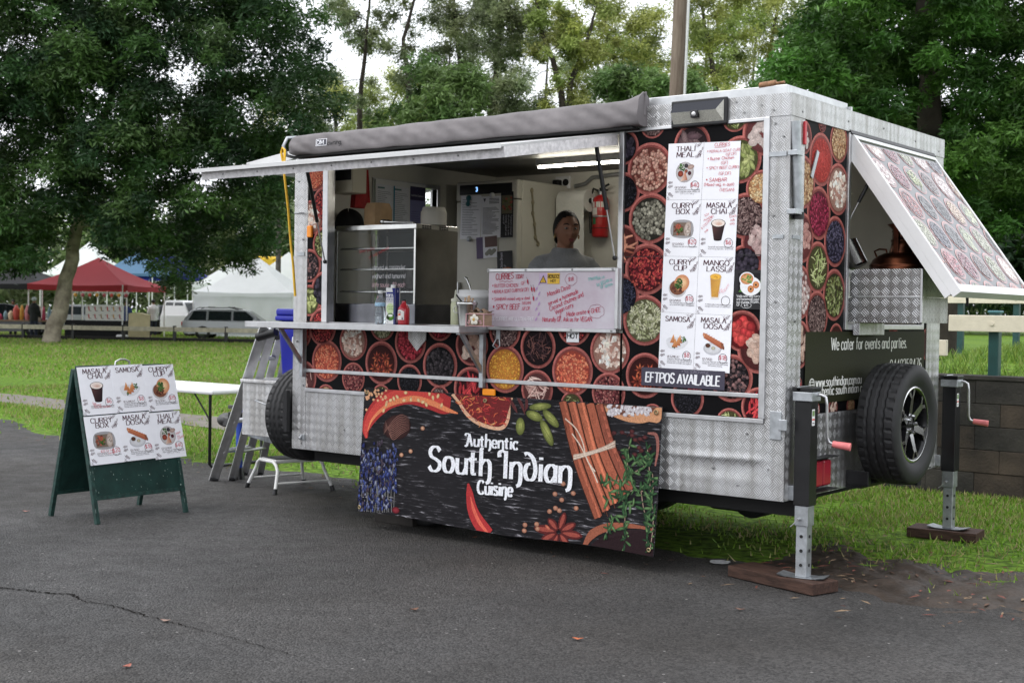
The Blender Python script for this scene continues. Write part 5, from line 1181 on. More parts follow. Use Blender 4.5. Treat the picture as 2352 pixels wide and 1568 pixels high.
# ---- under-gear
mb = MB(); mb.box(.02, L-.02, .18, .24, .36, .459); mb.box(.02, L-.02, TW-.24, TW-.18, .36, .459)
for x in (.4, 1.2, 2.0, 2.8, 3.5): mb.box(x, x+.05, .241, TW-.241, .39, .455)
mb.box(.1, 3.6, .05, TW-.05, .462, .475)
mb.build('chassis', m_dark, TR)
def tyre(mb, R, w, ri, c, ax, n=150, mi=0):
    rows = [(ri, -.40*w), (ri+.25*(R-ri), -.50*w), (ri+.55*(R-ri), -.525*w), (ri+.8*(R-ri), -.50*w), (R*.978, -.445*w)]
    gro = []
    for k in range(17): 
        h = (-.41+.82*k/16)*w; gro.append(len(rows)); rows.append((R-.012*abs(h/(.5*w))**3, h))
    rows += [(R*.978, .445*w), (ri+.8*(R-ri), .50*w), (ri+.55*(R-ri), .525*w), (ri+.25*(R-ri), .50*w), (ri, .40*w)]
    vs = []; c = Vector(c)
    for j, (r, h) in enumerate(rows):
        for i in range(n):
            t = 2*pi*i/n; rr, hh = r, h
            if j in gro:
                k = j-gro[0]
                if k in (4, 5, 8, 11, 12): rr -= .010 if k in (4, 8, 12) else 0
                hh += .009*w*(1 if (i//2) % 2 else -1)*(1 if 3 <= k <= 13 else 0)
                if (k < 3 or k > 13) and i % 4 == 0: rr -= .008
            if 0 < j < 5 or len(rows)-6 < j < len(rows)-1: rr += .0006*math.sin(i*3)
            x, y = rr*math.cos(t), rr*math.sin(t); vs.append(c+Vector((x, y, hh) if ax == 'Z' else ((hh, x, y) if ax == 'X' else (y, hh, x))))
    fs = [(j*n+i, j*n+(i+1) % n, (j+1)*n+(i+1) % n, (j+1)*n+i) for j in range(len(rows)-1) for i in range(n)]
    o = len(mb.s); mb.add(vs, fs, mi, False)
    for q in range(o, len(mb.s)):
        j = (q-o)//n; mb.s[q] = not (gro[0] <= j <= gro[-1])
m_rimd = mat('gloss_black_rim', (.012, .012, .013), .25, .3); m_rims = mat('machined_alloy', (.75, .75, .76), .22, 1.0)
def alloy(parent, c, ri, w):
    """six-spoke alloy facing +X"""
    c = Vector(c); g = MB()
    g.lathe([(ri*1.02, -.35*w), (ri*.9, -.3*w), (ri*.88, .1*w), (.05, .12*w), (.0, .12*w)], 40, c, 'X'); g.build('rim_barrel', m_rimd, parent)
    g = MB(); g.lathe([(ri*1.03, .36*w), (ri*1.03, .43*w), (ri*.955, .44*w), (ri*.90, .34*w), (ri*.9, .12*w)], 48, c, 'X', mis=[0, 0, 1, 1]); g.build('rim_lip', [m_rims, m_rimd], parent)
    for k in range(6):
        t = pi/2+k*pi/3+.18; d = Vector((0, math.cos(t), math.sin(t))); e = Vector((0, -math.sin(t), math.cos(t))); g = MB()
        P = lambda r, s, x: c+d*(r*ri)+e*(s*ri)+Vector((x*w, 0, 0))
        vs = [P(.26, -.11, .34), P(.26, .11, .34), P(.76, .085, .42), P(.76, -.085, .42), P(.26, -.13, .14), P(.26, .13, .14), P(.78, .10, .18), P(.78, -.10, .18)]
        g.add(vs, [(0, 3, 2, 1), (0, 1, 5, 4), (1, 2, 6, 5), (2, 3, 7, 6), (3, 0, 4, 7)]); g.m[0] = 1
        for s in (-1, 1):
            vs = [P(.72, s*.0, .415), P(.72, s*.085, .415), P(.93, s*.24, .415), P(.95, s*.13, .415), P(.72, 0, .24), P(.72, s*.06, .24), P(.93, s*.19, .24), P(.95, s*.11, .24)]
            g.add(vs, [(0, 1, 2, 3), (0, 4, 5, 1), (1, 5, 6, 2), (2, 6, 7, 3), (3, 7, 4, 0)]); g.m[-5] = 1
        g.cyl(P(.86, 0, .30), P(.86, 0, .38), .010, n=8, mi=1)
        g.build('spoke', [m_rimd, m_rims], parent)
    g = MB(); g.lathe([(.30*ri, .12*w), (.30*ri, .30*w), (.22*ri, .33*w), (.0, .31*w)], 28, c, 'X')
    for k in range(5): t = k*2*pi/5; g.cyl(c+Vector((.33*w, .22*ri*math.cos(t), .22*ri*math.sin(t))), c+Vector((.42*w, .22*ri*math.cos(t), .22*ri*math.sin(t))), .011, n=8, mi=1)
    g.build('hub_cap', [m_rimd, m_rims], parent)
sw = group_part('spare_wheel', TR); cR = (L+.215, 1.0, .825)
mb = MB(); tyre(mb, .345, .23, .212, cR, 'X'); mb.build('tyre', m_rub, sw); alloy(sw, cR, .212, .23)
sw = group_part('spare_wheel', TR); cL = (-.155, .29, .675)
mb = MB(); tyre(mb, .335, .23, .2, cL, 'X'); mb.build('tyre', m_rub, sw)
mb = MB(); mb.lathe([(.205, -.09), (.19, -.02), (.15, .0), (.0, .0)], 32, cL, 'X'); mb.build('rim', m_white, sw)
mb = MB(); mb.box(-.045, -.012, .2, .4, .55, .8); mb.build('spare_bracket', m_blackp, TR)
MB().box(L+.005, L+.12, .93, 1.07, .70, .95, .004).build('spare_carrier', m_blackp, TR); mb = MB(); mb.box(L+.006, L+.14, .78, .82, .475, .56, .004); mb.box(L+.006, L+.14, 1.1, 1.14, .475, .56, .004); mb.box(L+.006, L+.10, .78, 1.14, .462, .476); mb.build('carrier_foot', m_blackp, TR)
p = onX(668, 1000, -.02); 
mb = MB(); mb.prism([(-.02, .86), (-.03, .84), (-.035, .62), (-.018, .575), (0.0, .575), (0, .86)], lambda a, b, d: (-.012+a*1.2, d, b), -.06, -.03); mb.build('mud_guard', m_black, TR)
for x in (1.02, 1.72):
    for y, s in ((.30, 1), (TW-.30, -1)):
        w = group_part('road_wheel', TR); mb = MB(); tyre(mb, .315, .2, .19, (x, y, .316), 'Y', 80); mb.build('tyre', m_rub, w)
        mb = MB(); mb.lathe([(.195, -.08), (.18, 0), (.12, .02), (0, .02)], 28, (x, y-.05, .316), 'Y'); mb.build('rim', m_galv, w)
    mb = MB(); mb.cyl((x, .2, .316), (x, TW-.2, .316), .03, n=10); mb.build('axle', m_dark, TR)
mb = MB(); mb.cyl((2.9, 1.2, .30), (2.9, 1.9, .30), .15, n=24); mb.box(2.6, 2.9, 1.2, 1.9, .18, .42, .02); mb.build('water_tank', m_dark, TR)
# drawbar, coupling, jockey stand, tool box
mb = MB()
for y in (.25, TW-.25):
    a, b = Vector((0.1, y, .41)), Vector((-1.75, TW/2, .41)); d = (b-a).normalized(); s = Vector((-d.y, d.x, 0))*.025
    mb.add([a+s+Vector((0, 0, -.05)), a-s+Vector((0, 0, -.05)), b-s+Vector((0, 0, -.05)), b+s+Vector((0, 0, -.05)), a+s+Vector((0, 0, .05)), a-s+Vector((0, 0, .05)), b-s+Vector((0, 0, .05)), b+s+Vector((0, 0, .05))], [(3, 2, 1, 0), (4, 5, 6, 7), (0, 1, 5, 4), (1, 2, 6, 5), (2, 3, 7, 6), (3, 0, 4, 7)])
mb.build('drawbar', m_galv, TR)
mb = MB(); mb.box(-2.0, -1.7, TW/2-.06, TW/2+.06, .42, .50, .01); mb.ball((-2.02, TW/2, .47), (.09, .07, .06)); mb.cyl((-1.9, TW/2, .5), (-1.9, TW/2, .58), .035, n=12); mb.box(-1.98, -1.78, TW/2-.02, TW/2+.02, .57, .60, .005); mb.build('coupling', mat('greasy_casting', (.10, .10, .10), .5, .7, var=.4), TR)
mb = MB(); mb.cyl((-1.72, TW/2-.11, .08), (-1.72, TW/2-.11, .62), .028, n=12, mi=0); mb.cyl((-1.72, TW/2-.11, .0), (-1.72, TW/2-.11, .1), .05, .03, n=12, mi=1); mb.box(-1.80, -1.66, TW/2-.17, TW/2-.05, .50, .56, .006, mi=1); mb.build('jockey_stand', [mat('blue_paint', (.02, .06, .35), .4), m_blackp], TR)
mb = MB(); mb.box(-1.24, -.36, .6, 1.55, .43, .842, .004); mb.build('tool_box', m_tread, TR)
mb = MB(); mb.box(-1.255, -.345, .585, 1.565, .8425, .868, .004); mb.build('tool_box_lid', m_tread, TR)
mb = MB(); mb.tube([(-1.06, .6, .71), (-1.06, .57, .71), (-.92, .57, .68), (-.92, .6, .68)], .006, 6); mb.build('tool_box_handle', m_galv, TR)
# ---- stabiliser legs
def jack(cx, cy, foot_rot):
    j = group_part('stabiliser_leg', TR, (cx, cy, 0)); g = MB()
    g.box(-.045, .045, -.045, .045, .44, .985, .004); g.build('outer_tube', m_blackp, j)
    g = MB(); g.box(-.055, .055, -.055, .055, .986, 1.035, .004, mi=0); g.box(-.057, .057, -.057, .057, 1.036, 1.06, .004, mi=1); g.cyl((-.02, -.057, 1.052), (-.02, .056, 1.052), .012, n=10, mi=0); g.build('head_cap', [m_galv, m_blackp], j)
    g = MB(); g.box(-.038, .038, -.038, .038, .335, .4395, .003); g.box(-.031, .031, -.031, .031, .068, .3345, .003)
    g.build('inner_tube', m_galv, j)
    g = MB()
    for z in (.28, .205, .13): g.cyl((.0, -.0335, z), (.0, -.0305, z), .009, n=14); g.cyl((.0305, 0, z), (.0335, 0, z), .009, n=14)
    g.build('pin_holes', m_dark, j)
    g = MB(); g.cyl((-.01, -.065, .37), (-.01, .05, .375), .008, n=10); g.tube([(-.01, -.06, .37), (-.035, -.065, .34), (-.05, -.06, .33)], .003, 6); g.build('locking_pin', m_alu, j)
    g = MB(); g.tube([(.05, .02, 1.02), (.075, .02, 1.02), (.095, .025, 1.01), (.1, .03, .97), (.1, .04, .80), (.105, .05, .775), (.13, .055, .765)], .008, 8); g.build('crank', m_alu, j)
    g = MB(); g.cyl((.125, .055, .766), (.215, .075, .755), .017, .021, n=12); g.cyl((.212, .0745, .7555), (.216, .0752, .755), .011, n=10); g.build('crank_grip', m_pinkgrip, j)
    g = MB()
    def ft(u, v):
        x = (u-.5)*.25; y = (v-.5)*.12; return (x, y, .063+.02*max(0, abs(u-.5)*2-.55)**1.0*1.2)
    g.grid(ft, 12, 2); o = len(g.v); g.grid(lambda u, v: (ft(u, v)[0], ft(u, v)[1], ft(u, v)[2]+.005), 12, 2); fo = g.build('foot_plate', m_galv, j); fo.rotation_euler = (0, 0, foot_rot)
    cv = Canvas(); cv.rect(0, 0, .034, .085, rgb(235, 235, 235), 0); cv.rect(.004, .05, .03, .078, rgb(120, 150, 90), 1); cv.rect(.003, .028, .031, .036, rgb(220, 60, 40), 1); cv.rect(.006, .01, .028, .015, rgb(60, 60, 60), 1)
    s = cv.build('maker_sticker', lambda u, v, h: (.0455+h, u-.03, .86+v), m_paper, j)
    return j
jack(L+.085, .085, .15); jack(L+.085, TW+.045, 0)
MB().box(L+.0, L+.04, .05, .12, .462, .54, .004).build('leg_mount', m_galv, TR); MB().box(L-.0, L+.04, TW-.02, TW+.0, .47, .54, .004).build('leg_mount', m_galv, TR)
# ---- tail lamps
for y0, k in ((.17, 3), (1.66, 2)):
    tl_ = group_part('tail_lamp', TR, (0, 0, 0)); w = .105
    MB().box(L+.0045, L+.02, y0, y0+k*w+.02, .50, .655, .004).build('lamp_base', m_black, tl_)
    for i in range(k): MB().box(L+.0205, L+.05, y0+.01+i*w, y0+.005+(i+1)*w, .508, .648, .012).build('lens', m_tail if not (k == 2 and i == 1) else mat('amber_tail', (.75, .12, .03), .25), tl_)
    MB().box(L+.0045, L+.075, y0-.02, y0+k*w+.05, .664, .668).build('lamp_visor', m_black, tl_)
    MB().box(L+.0045, L+.075, y0-.02, y0+k*w+.05, .486, .490).build('lamp_shelf', m_black, tl_)
# ================================================================== PRINTED SHEETS
MAR = rgb(74, 30, 44); HAND = rgb(196, 34, 58); GREY = rgb(110, 104, 108); PAPER = rgb(238, 238, 243)
def leaf_spray(cv, x, y, s, ang, n=7, col=None, l=2):
    col = col or MAR
    c, sn = math.cos(ang), math.sin(ang)
    cv.ribbon([(x, y), (x+c*s, y+sn*s)], s*.035, col, l)
    for i in range(n):
        t = (i+1)/(n+.5); px, py = x+c*s*t, y+sn*s*t
        for sg in (-1, 1):
            a = ang+sg*.85; q = s*.20*(1-.45*t); cv.disc(px+math.cos(a)*q, py+math.sin(a)*q, q, q*.26, col, l, 7, rot=a)
def ornaments(cv, w, h):
    leaf_spray(cv, w*.72, h*.985, w*.16, -.5, 3, rgb(180, 172, 178)); leaf_spray(cv, w*.82, h*.92, w*.15, .75, 3, MAR)
    leaf_spray(cv, w*.97, h*.875, w*.17, -2.3, 4); leaf_spray(cv, w*.97, h*.80, w*.20, -2.75, 4); leaf_spray(cv, w*.99, h*.93, w*.10, -1.9, 3)
    leaf_spray(cv, w*.02, h*.30, w*.14, .1, 4); leaf_spray(cv, w*.02, h*.22, w*.15, .25, 4); leaf_spray(cv, w*.03, h*.13, w*.18, -.55, 4); leaf_spray(cv, w*.02, h*.08, w*.16, -1.1, 3, rgb(150, 140, 148))
def food(cv, kind, x, y, s, rd):
    D = lambda a, b, rx, ry, c, l, e=None, rot=0, n=20: cv.disc(x+a*s, y+b*s, rx*s, ry*s, rgb(*c), l, n, rot, edge=rgb(*e) if e else None)
    def scat(a, b, rx, ry, cols, k, q, l):
        for i in range(k):
            t, r = rd.uniform(0, 6.3), math.sqrt(rd.random()); c = rd.choice(cols); D(a+rx*r*math.cos(t), b+ry*r*math.sin(t), q*rd.uniform(.6, 1.3), q*rd.uniform(.4, .9), c, l+rd.random()*1.5, tuple(int(v*.7) for v in c), rd.uniform(0, 3), 7)
    GRN = [(70, 120, 50), (96, 150, 70), (50, 92, 40)]
    if kind == 'thali':
        D(0, 0, 1.0, 1.0, (205, 200, 200), 1, (176, 170, 170)); D(0, 0, .9, .9, (220, 214, 212), 2, (190, 184, 184)); scat(-.35, .45, .42, .4, GRN, 34, .1, 3)
        for a, b, r, c in ((-.45, -.15, .38, (168, 70, 45)), (.15, .62, .26, (74, 66, 72)), (.55, -.1, .24, (92, 30, 48)), (.15, .1, .22, (170, 90, 70))): D(a, b, r, r, (236, 236, 236), 5, (190, 186, 188)); D(a, b, r*.82, r*.82, c, 6, tuple(int(v*.6) for v in c))
        cv.poly([(x-.45*s, y-.9*s), (x+.35*s, y-.75*s), (x+.05*s, y+.1*s)], None, 7, [rgb(226, 206, 190), rgb(170, 92, 62), rgb(205, 130, 92)]); D(.65, .5, .38, .22, (196, 172, 160), 5, (150, 122, 112), .2)
    elif kind == 'box':
        cv.poly(catmull([(x-1.1*s, y-.7*s), (x-1.0*s, y+.72*s), (x+1.0*s, y+.72*s), (x+1.05*s, y-.75*s)], 5, True)[::-1], rgb(160, 158, 160), 1); cv.rect(x-1.0*s, y-.66*s, x+.98*s, y+.62*s, rgb(120, 104, 92), 2)
        scat(-.45, 0, .5, .5, [(150, 82, 60), (122, 62, 45), (196, 100, 72)], 34, .14, 3); scat(-.2, -.1, .3, .4, GRN, 20, .11, 5); scat(-.4, .25, .25, .2, [(205, 96, 70)], 8, .12, 6)
        D(.62, 0, .38, .72, (228, 214, 202), 5, (168, 150, 140), -.15); scat(.62, -.1, .25, .5, [(236, 226, 216), (190, 170, 158)], 16, .12, 6)
    elif kind == 'chai':
        cv.poly([(x-.42*s, y-1.0*s), (x+.42*s, y-1.0*s), (x+.72*s, y+.55*s), (x-.72*s, y+.55*s)], None, 2, [rgb(52, 30, 32), rgb(34, 22, 26), rgb(48, 32, 36), rgb(96, 62, 58)]); D(0, .55, .78, .40, (70, 44, 42), 3, (46, 28, 30)); D(0, .57, .70, .34, (218, 190, 176), 4, (240, 228, 220)); D(.08, .5, .34, .16, (206, 164, 144), 5, (224, 196, 182))
        D(0, -1.0, .42, .12, (34, 22, 26), 1)
    elif kind == 'lassi':
        cv.poly([(x-.42*s, y-1.15*s), (x+.42*s, y-1.15*s), (x+.62*s, y+.95*s), (x-.62*s, y+.95*s)], None, 2, [rgb(226, 220, 212), rgb(236, 230, 222), rgb(226, 214, 200), rgb(214, 196, 176)])
        cv.poly([(x-.36*s, y-1.0*s), (x+.36*s, y-1.0*s), (x+.56*s, y+.9*s), (x-.56*s, y+.9*s)], None, 3, [rgb(206, 150, 52), rgb(196, 138, 46), rgb(214, 160, 60), rgb(190, 130, 44)]); D(0, .95, .62, .30, (236, 196, 90), 4, (214, 170, 90)); D(0, .93, .5, .22, (246, 192, 44), 5, (240, 176, 30)); cv.ribbon([(x-.2*s, y+.95*s), (x, y+1.0*s), (x+.1*s, y+.88*s), (x+.25*s, y+.92*s)], .05*s, rgb(150, 70, 20), 7)
    elif kind == 'cup':
        D(-.2, -.3, 1.0, .85, (232, 230, 230), 1, (196, 192, 192)); D(-.2, -.22, .88, .72, (136, 92, 62), 2, (120, 70, 50)); D(.25, .25, .85, .80, (228, 186, 140), 3, (205, 130, 84), .5); D(.3, .3, .5, .45, (240, 206, 160), 4, (222, 170, 120)); scat(-.25, -.35, .55, .35, [(120, 64, 48), (96, 48, 38)], 24, .13, 5); scat(-.1, .15, .42, .5, GRN, 46, .12, 6)
    elif kind == 'samosa':
        cv.poly(catmull([(x-1.2*s, y+.1*s), (x-.9*s, y-.6*s), (x, y-.75*s), (x+.85*s, y-.5*s), (x+1.25*s, y+.15*s), (x+.3*s, y+.45*s), (x-.7*s, y+.4*s)], 4, True), rgb(222, 222, 226), 1); scat(.75, .25, .25, .3, GRN, 18, .1, 3); scat(-.35, -.5, .2, .1, GRN, 6, .1, 4)
        for a, b, k in ((-.45, .35, .62), (.3, .35, .58), (-.2, -.05, .62), (.12, .1, .6)):
            cv.poly([(x+(a-.5*k)*s, y+(b-.75*k)*s), (x+(a+.55*k)*s, y+(b-.8*k)*s), (x+(a+.1*k)*s, y+(b+.6*k)*s)], None, 4+rd.random()*3, [rgb(196, 120, 66), rgb(170, 92, 46), rgb(226, 160, 96)])
    elif kind == 'dosa':
        D(0, -.45, .98, .6, (218, 218, 222), 1, (190, 190, 196)); D(0, -.40, .85, .48, (232, 232, 234), 2, (206, 206, 210))
        cv.poly([(x-1.0*s, y+.55*s), (x+1.05*s, y-.45*s), (x+1.2*s, y+.10*s), (x-.85*s, y+1.0*s)], None, 4, [rgb(170, 88, 54), rgb(150, 74, 48), rgb(190, 110, 70), rgb(206, 128, 84)]); D(-.92, .78, .14, .27, (226, 160, 110), 5, (170, 90, 56), .4); D(1.12, -.17, .13, .32, (150, 92, 64), 5, (110, 62, 44), .4)
        for k in range(7): a = -.8+k*.27; cv.ribbon([(x+a*s, y+(.85-a*.48-.4)*s), (x+(a+.2)*s, y+(1.05-a*.48-.42)*s)], .03*s, rgb(140, 66, 42), 6)
        for a, b, r, c in ((-.48, -.2, .34, (98, 58, 40)), (.12, -.42, .26, (214, 206, 178))): D(a, b, r, r*.85, (240, 240, 240), 7, (200, 200, 204)); D(a, b+.03, r*.8, r*.62, c, 8, tuple(int(v*.7) for v in c))
def menu_card(cv, w, h, title, kind, price, diet, desc, hand=(), seed=1):
    rd = random.Random(seed)
    for z in range(1): pass
    if kind != 'hand':
        ornaments(cv, w, h)
        n = len(title); th = w*.122
        for i, t in enumerate(title):
            cv.text(t, w*.50, h*(.855-i*.105) if n > 1 else h*.845, th, MAR, 4, .19, .07, align='c', wid=1.15 if len(t) < 6 else 1.0)
        food(cv, kind, w*.5, h*.485, w*.255, rd)
        cv.ribbon([(w*.80+w*.115*math.cos(t), h*.245+w*.115*math.sin(t)) for t in np.linspace(0, 2*pi, 24)], w*.012, GREY, 4)
        if price: cv.text(price, w*.80, h*.225, w*.10, HAND, 8, .11, align='c', jit=.05)
        if diet: cv.text(diet, w*.24, h*.20, w*.05, MAR, 4, .16, .06)
        for i, t in enumerate(desc): cv.text(t, w*.60, h*(.165-i*.034), w*.034, GREY, 4, .12, align='c', fit=w*(.7 if len(t) > 22 else .4))
    for (t, x, y, s, r, c) in hand: cv.text(t, w*x, h*y, w*s, c, 8, .11, jit=.06, rot=r, slant=.08)
CARDS = {
 'thali': (['THALI', 'MEAL'], 'thali', '$40', 'GFO/VGO', ['Rice, flatbread, your choice of curry, salad,', 'yoghurt, pappadum, pickles, samosa, and', 'chutney']),
 'box': (['CURRY', 'BOX'], 'box', '$20', 'GFO/VGO', ['Flatbread, rice, and curry of your choice.']),
 'chai': (['MASALA', 'CHAI'], 'chai', '$6', '', ['Spiced milk tea brewed with black tea,', 'warming spices, and milk.']),
 'cup': (['CURRY', 'CUP'], 'cup', '$15', 'GFO/VGO', ['Rice, flatbread, salad, and your choice of', 'curry, served with yoghurt, and pappadum.']),
 'lassi': (['MANGO', 'LASSI'], 'lassi', '', '', ['A chilled yoghurt drink blended with ripe', 'mango and a touch of sweetness.']),
 'samosa': (['SAMOSA'], 'samosa', '$8', 'VEG/MEAT', ['Crisp pastry filled with spiced potato, peas', 'and aromatics. Served with tamarind', 'chutney and coriander mint yoghurt.']),
 'dosa': (['MASALA', 'DOSA'], 'dosa', '$18', 'GF/VGO', ['Rice crepe filled with spiced vegetable', 'masala. Served with house made sambar', 'and coconut chutney.']),
}
def sheet(name, label, cat, fn, w, h, draw, group=None, col=PAPER, thick=.0008, pm=None):
    """thin printed sheet: a slab with its print on top"""
    t = thing(name, label, cat, fn(w/2, 0, 0), 0, group); base = Vector(t.location)
    mb = MB(); vs = [Vector(fn(a, b, d))-base for d in (0, thick) for a, b in ((0, 0), (w, 0), (w, h), (0, h))]
    mb.add(vs, [(3, 2, 1, 0), (4, 5, 6, 7), (0, 1, 5, 4), (1, 2, 6, 5), (2, 3, 7, 6), (3, 0, 4, 7)]); mb.build('sheet', pm or mat('white_card', PAPER, .55, var=.03, vscale=20), t)
    cv = Canvas((0, 0, w, h)); cv.step = .00025; draw(cv)
    cv.build('print', lambda u, v, hh: Vector(fn(u, v, thick+.0003+hh))-base, m_paper, t)
    return t
# eight menu cards on the trailer
TL_, TR_, BL_ = onY(1539, 330, 0), onY(1705, 327, 0), onY(1515, 843, 0)
Uv = (TR_-TL_); cw = .2215; Uv = Vector((1, 0, -.03)).normalized(); Vv_ = (TL_-BL_); chh = Vv_.length/4; Vv_ = Vv_.normalized()
NN = Uv.cross(Vv_).normalized()
def card_fn(c, r):
    o = Vector((BL_.x, -.0125, BL_.z-.002))+Uv*(c*(cw+.0015))+Vv_*((3-r)*chh)
    return lambda u, v, d: o+Uv*u+Vv_*v+NN*d
H_ = HAND
HL = [('CURRIES', .3, .92, .075, 0, H_), ('* KERALA GOAT CURRY', .1, .81, .062, .03, H_), ('(GF,DF)', .62, .755, .06, .03, H_), ('* Butter Chicken', .12, .68, .07, .03, H_), ('(GF)', .5, .605, .07, 0, H_),
      ('* SPICY BEEF CURRY', .1, .52, .066, .02, H_), ('(GF,DF)', .45, .42, .07, .02, H_), ('* SAMBAR', .1, .31, .085, .0, H_), ('(Mixed veg. in daal)', .06, .235, .07, 0, H_), ('(VEGAN)', .5, .14, .07, .0, H_)]
LAY = [['thali', 'hand'], ['box', 'chai'], ['cup', 'lassi'], ['samosa', 'dosa']]
LBL = {'thali': 'THALI MEAL', 'box': 'CURRY BOX', 'chai': 'MASALA CHAI', 'cup': 'CURRY CUP', 'lassi': 'MANGO LASSI', 'samosa': 'SAMOSA', 'dosa': 'MASALA DOSA'}
for r in range(4):
    for c in range(2):
        k = LAY[r][c]; fn = card_fn(c, r)
        if k == 'hand':
            sheet('menu_card', 'white card handwritten in red listing CURRIES, on the trailer side', 'menu card', fn, cw, chh-.001, lambda cv: (menu_card(cv, cw, chh, [], 'hand', '', '', [], HL), cv.ribbon([(cw*.3, chh*.9), (cw*.6, chh*.905)], .002, H_, 5)), 'menu cards taped to the trailer')
        else:
            hd = ()
            if k == 'chai': hd = [('SOY', .12, .70, .05, .4, H_), ('ALMOND', .1, .62, .05, .4, H_), ('& COCONUT', .06, .48, .05, .75, H_), ('milk', .15, .42, .05, .6, H_), ('Cow\'s', .80, .68, .055, .15, H_), ('milk', .83, .62, .055, .1, H_), ('only', .82, .56, .055, .1, H_)]
            if k == 'lassi': hd = [('NOT', .62, .36, .05, .8, rgb(226, 150, 160)), ('TODAY!', .72, .36, .055, .9, rgb(226, 150, 160))]
            sheet('menu_card', 'white menu card printed %s, taped to the trailer side' % LBL[k], 'menu card', fn, cw, chh-.001, lambda cv, k=k, hd=hd: menu_card(cv, cw, chh, *CARDS[k], hand=hd, seed=hash(k) % 97 if False else len(k)*7), 'menu cards taped to the trailer')
# EFTPOS strip
p0, p1, p2 = onY(1477, 884, 0), onY(1668, 896, 0), onY(1480, 853, 0); wv = (p1-p0); w_ = wv.length; wU = Vector((wv.x, 0, wv.z)).normalized(); hV = Vector((-wU.z, 0, wU.x)); o_ = Vector((p0.x, -.0195, p0.z))
def eft(cv):
    cv.text('EFTPOS AVAILABLE', .03, .022, .052, rgb(236, 236, 240), 3, .2, .13, fit=w_-.06, slant=.1, jit=.02); cv.text('* 50c SURCHARGE', .26, .083, .014, rgb(140, 134, 150), 3, .12, jit=.05)
sheet('eftpos_sign', 'dark slate strip sign reading EFTPOS AVAILABLE in white brush lettering', 'sign', lambda u, v, d: o_+wU*u+hV*v+Vector((0, -1, 0))*d, w_, .102, eft, pm=mat('slate_card', rgb(62, 58, 74), .5, var=.08))
# vada poster
p0, p1 = onY(1688, 710, 0), onY(1752, 622, 0); vw, vh = .17, p1.z-p0.z+.005; ov = Vector((p0.x, -.0128-.0012, p0.z))
def vada(cv):
    rd = random.Random(5); s = .04; x, y = vw*.52, vh*.66; W_ = rgb(236, 236, 238)
    cv.rect(vw*.14, vh*.40, vw*.92, vh*.92, rgb(26, 24, 28), 1); cv.poly([(vw*.16, vh*.44), (vw*.9, vh*.44), (vw*.92, vh*.72), (vw*.5, vh*.82)], rgb(78, 128, 52), 2); cv.disc(x+.01, y-.015, .062, .05, W_, 3, 24); cv.disc(x-.012, y+.022, .045, .038, W_, 4, 24); cv.disc(x-.012, y+.024, .038, .03, rgb(222, 182, 120), 5, 20, edge=rgb(196, 120, 70))
    for i in range(16): cv.disc(x-.012+rd.uniform(-.025, .025), y+.024+rd.uniform(-.02, .02), .007, .005, rgb(*rd.choice([(110, 150, 70), (226, 140, 80), (90, 130, 60)])), 6, 7)
    for a, b in ((.012, -.03), (.042, -.008)): cv.disc(x+a, y+b, .019, .019, rgb(226, 160, 96), 7, 16, edge=rgb(190, 110, 60)); cv.disc(x+a, y+b, .006, .006, rgb(60, 40, 30), 8, 10)
    for i, t in enumerate(('Vada with veg curry', 'and homemade coco-', 'nut chutney VEGAN ,', 'GF')): cv.text(t, .018, vh*(.31-.075*i), .0125, W_, 3, .13, fit=(.135 if len(t) > 4 else None))
    cv.text('$15', .062, vh*.075, .012, W_, 3, .12, jit=.05); cv.ribbon([(.075+.03*math.cos(t)*(1+.08*math.sin(8*t)), vh*.10+.014*math.sin(t)*(1+.08*math.sin(8*t))) for t in np.linspace(0, 6.28, 40)], .0016, W_, 3)
sheet('vada_poster', 'small black poster of a vada dish beside the white menu cards', 'poster', lambda u, v, d: ov+Vector((u, 0, v))+Vector((0, -1, 0))*d, vw, vh, vada, pm=mat('black_card', rgb(24, 23, 27), .5))
# danger-hot stickers
def hot(cv, w=.075, h=.056*1.9):
    cv.rect(.002, .002, w-.002, h-.002, rgb(236, 236, 238), 0); cv.rect(.002, h*.62, w-.002, h-.002, rgb(20, 20, 22), 1); cv.disc(w/2, h*.81, w*.42, h*.145, rgb(200, 40, 46), 2, 24); cv.text('DANGER', w/2, h*.765, h*.09, rgb(236, 236, 238), 4, .2, align='c'); cv.text('HOT', w/2, h*.22, h*.26, rgb(24, 24, 26), 4, .2, align='c')
for (u, v, y, lab) in ((1316, 766, -.0128, 'DANGER HOT sticker on the spice wrap below the whiteboard'),):
    p = onY(u, v, y); oo = Vector((p.x-.045, y, p.z-.05)); sheet('warning_sticker', 'white red and black '+lab, 'sticker', lambda u, v, d: oo+Vector((u, 0, v))+Vector((0, -1, 0))*d, .088, .105, lambda cv: hot(cv, .088, .105))
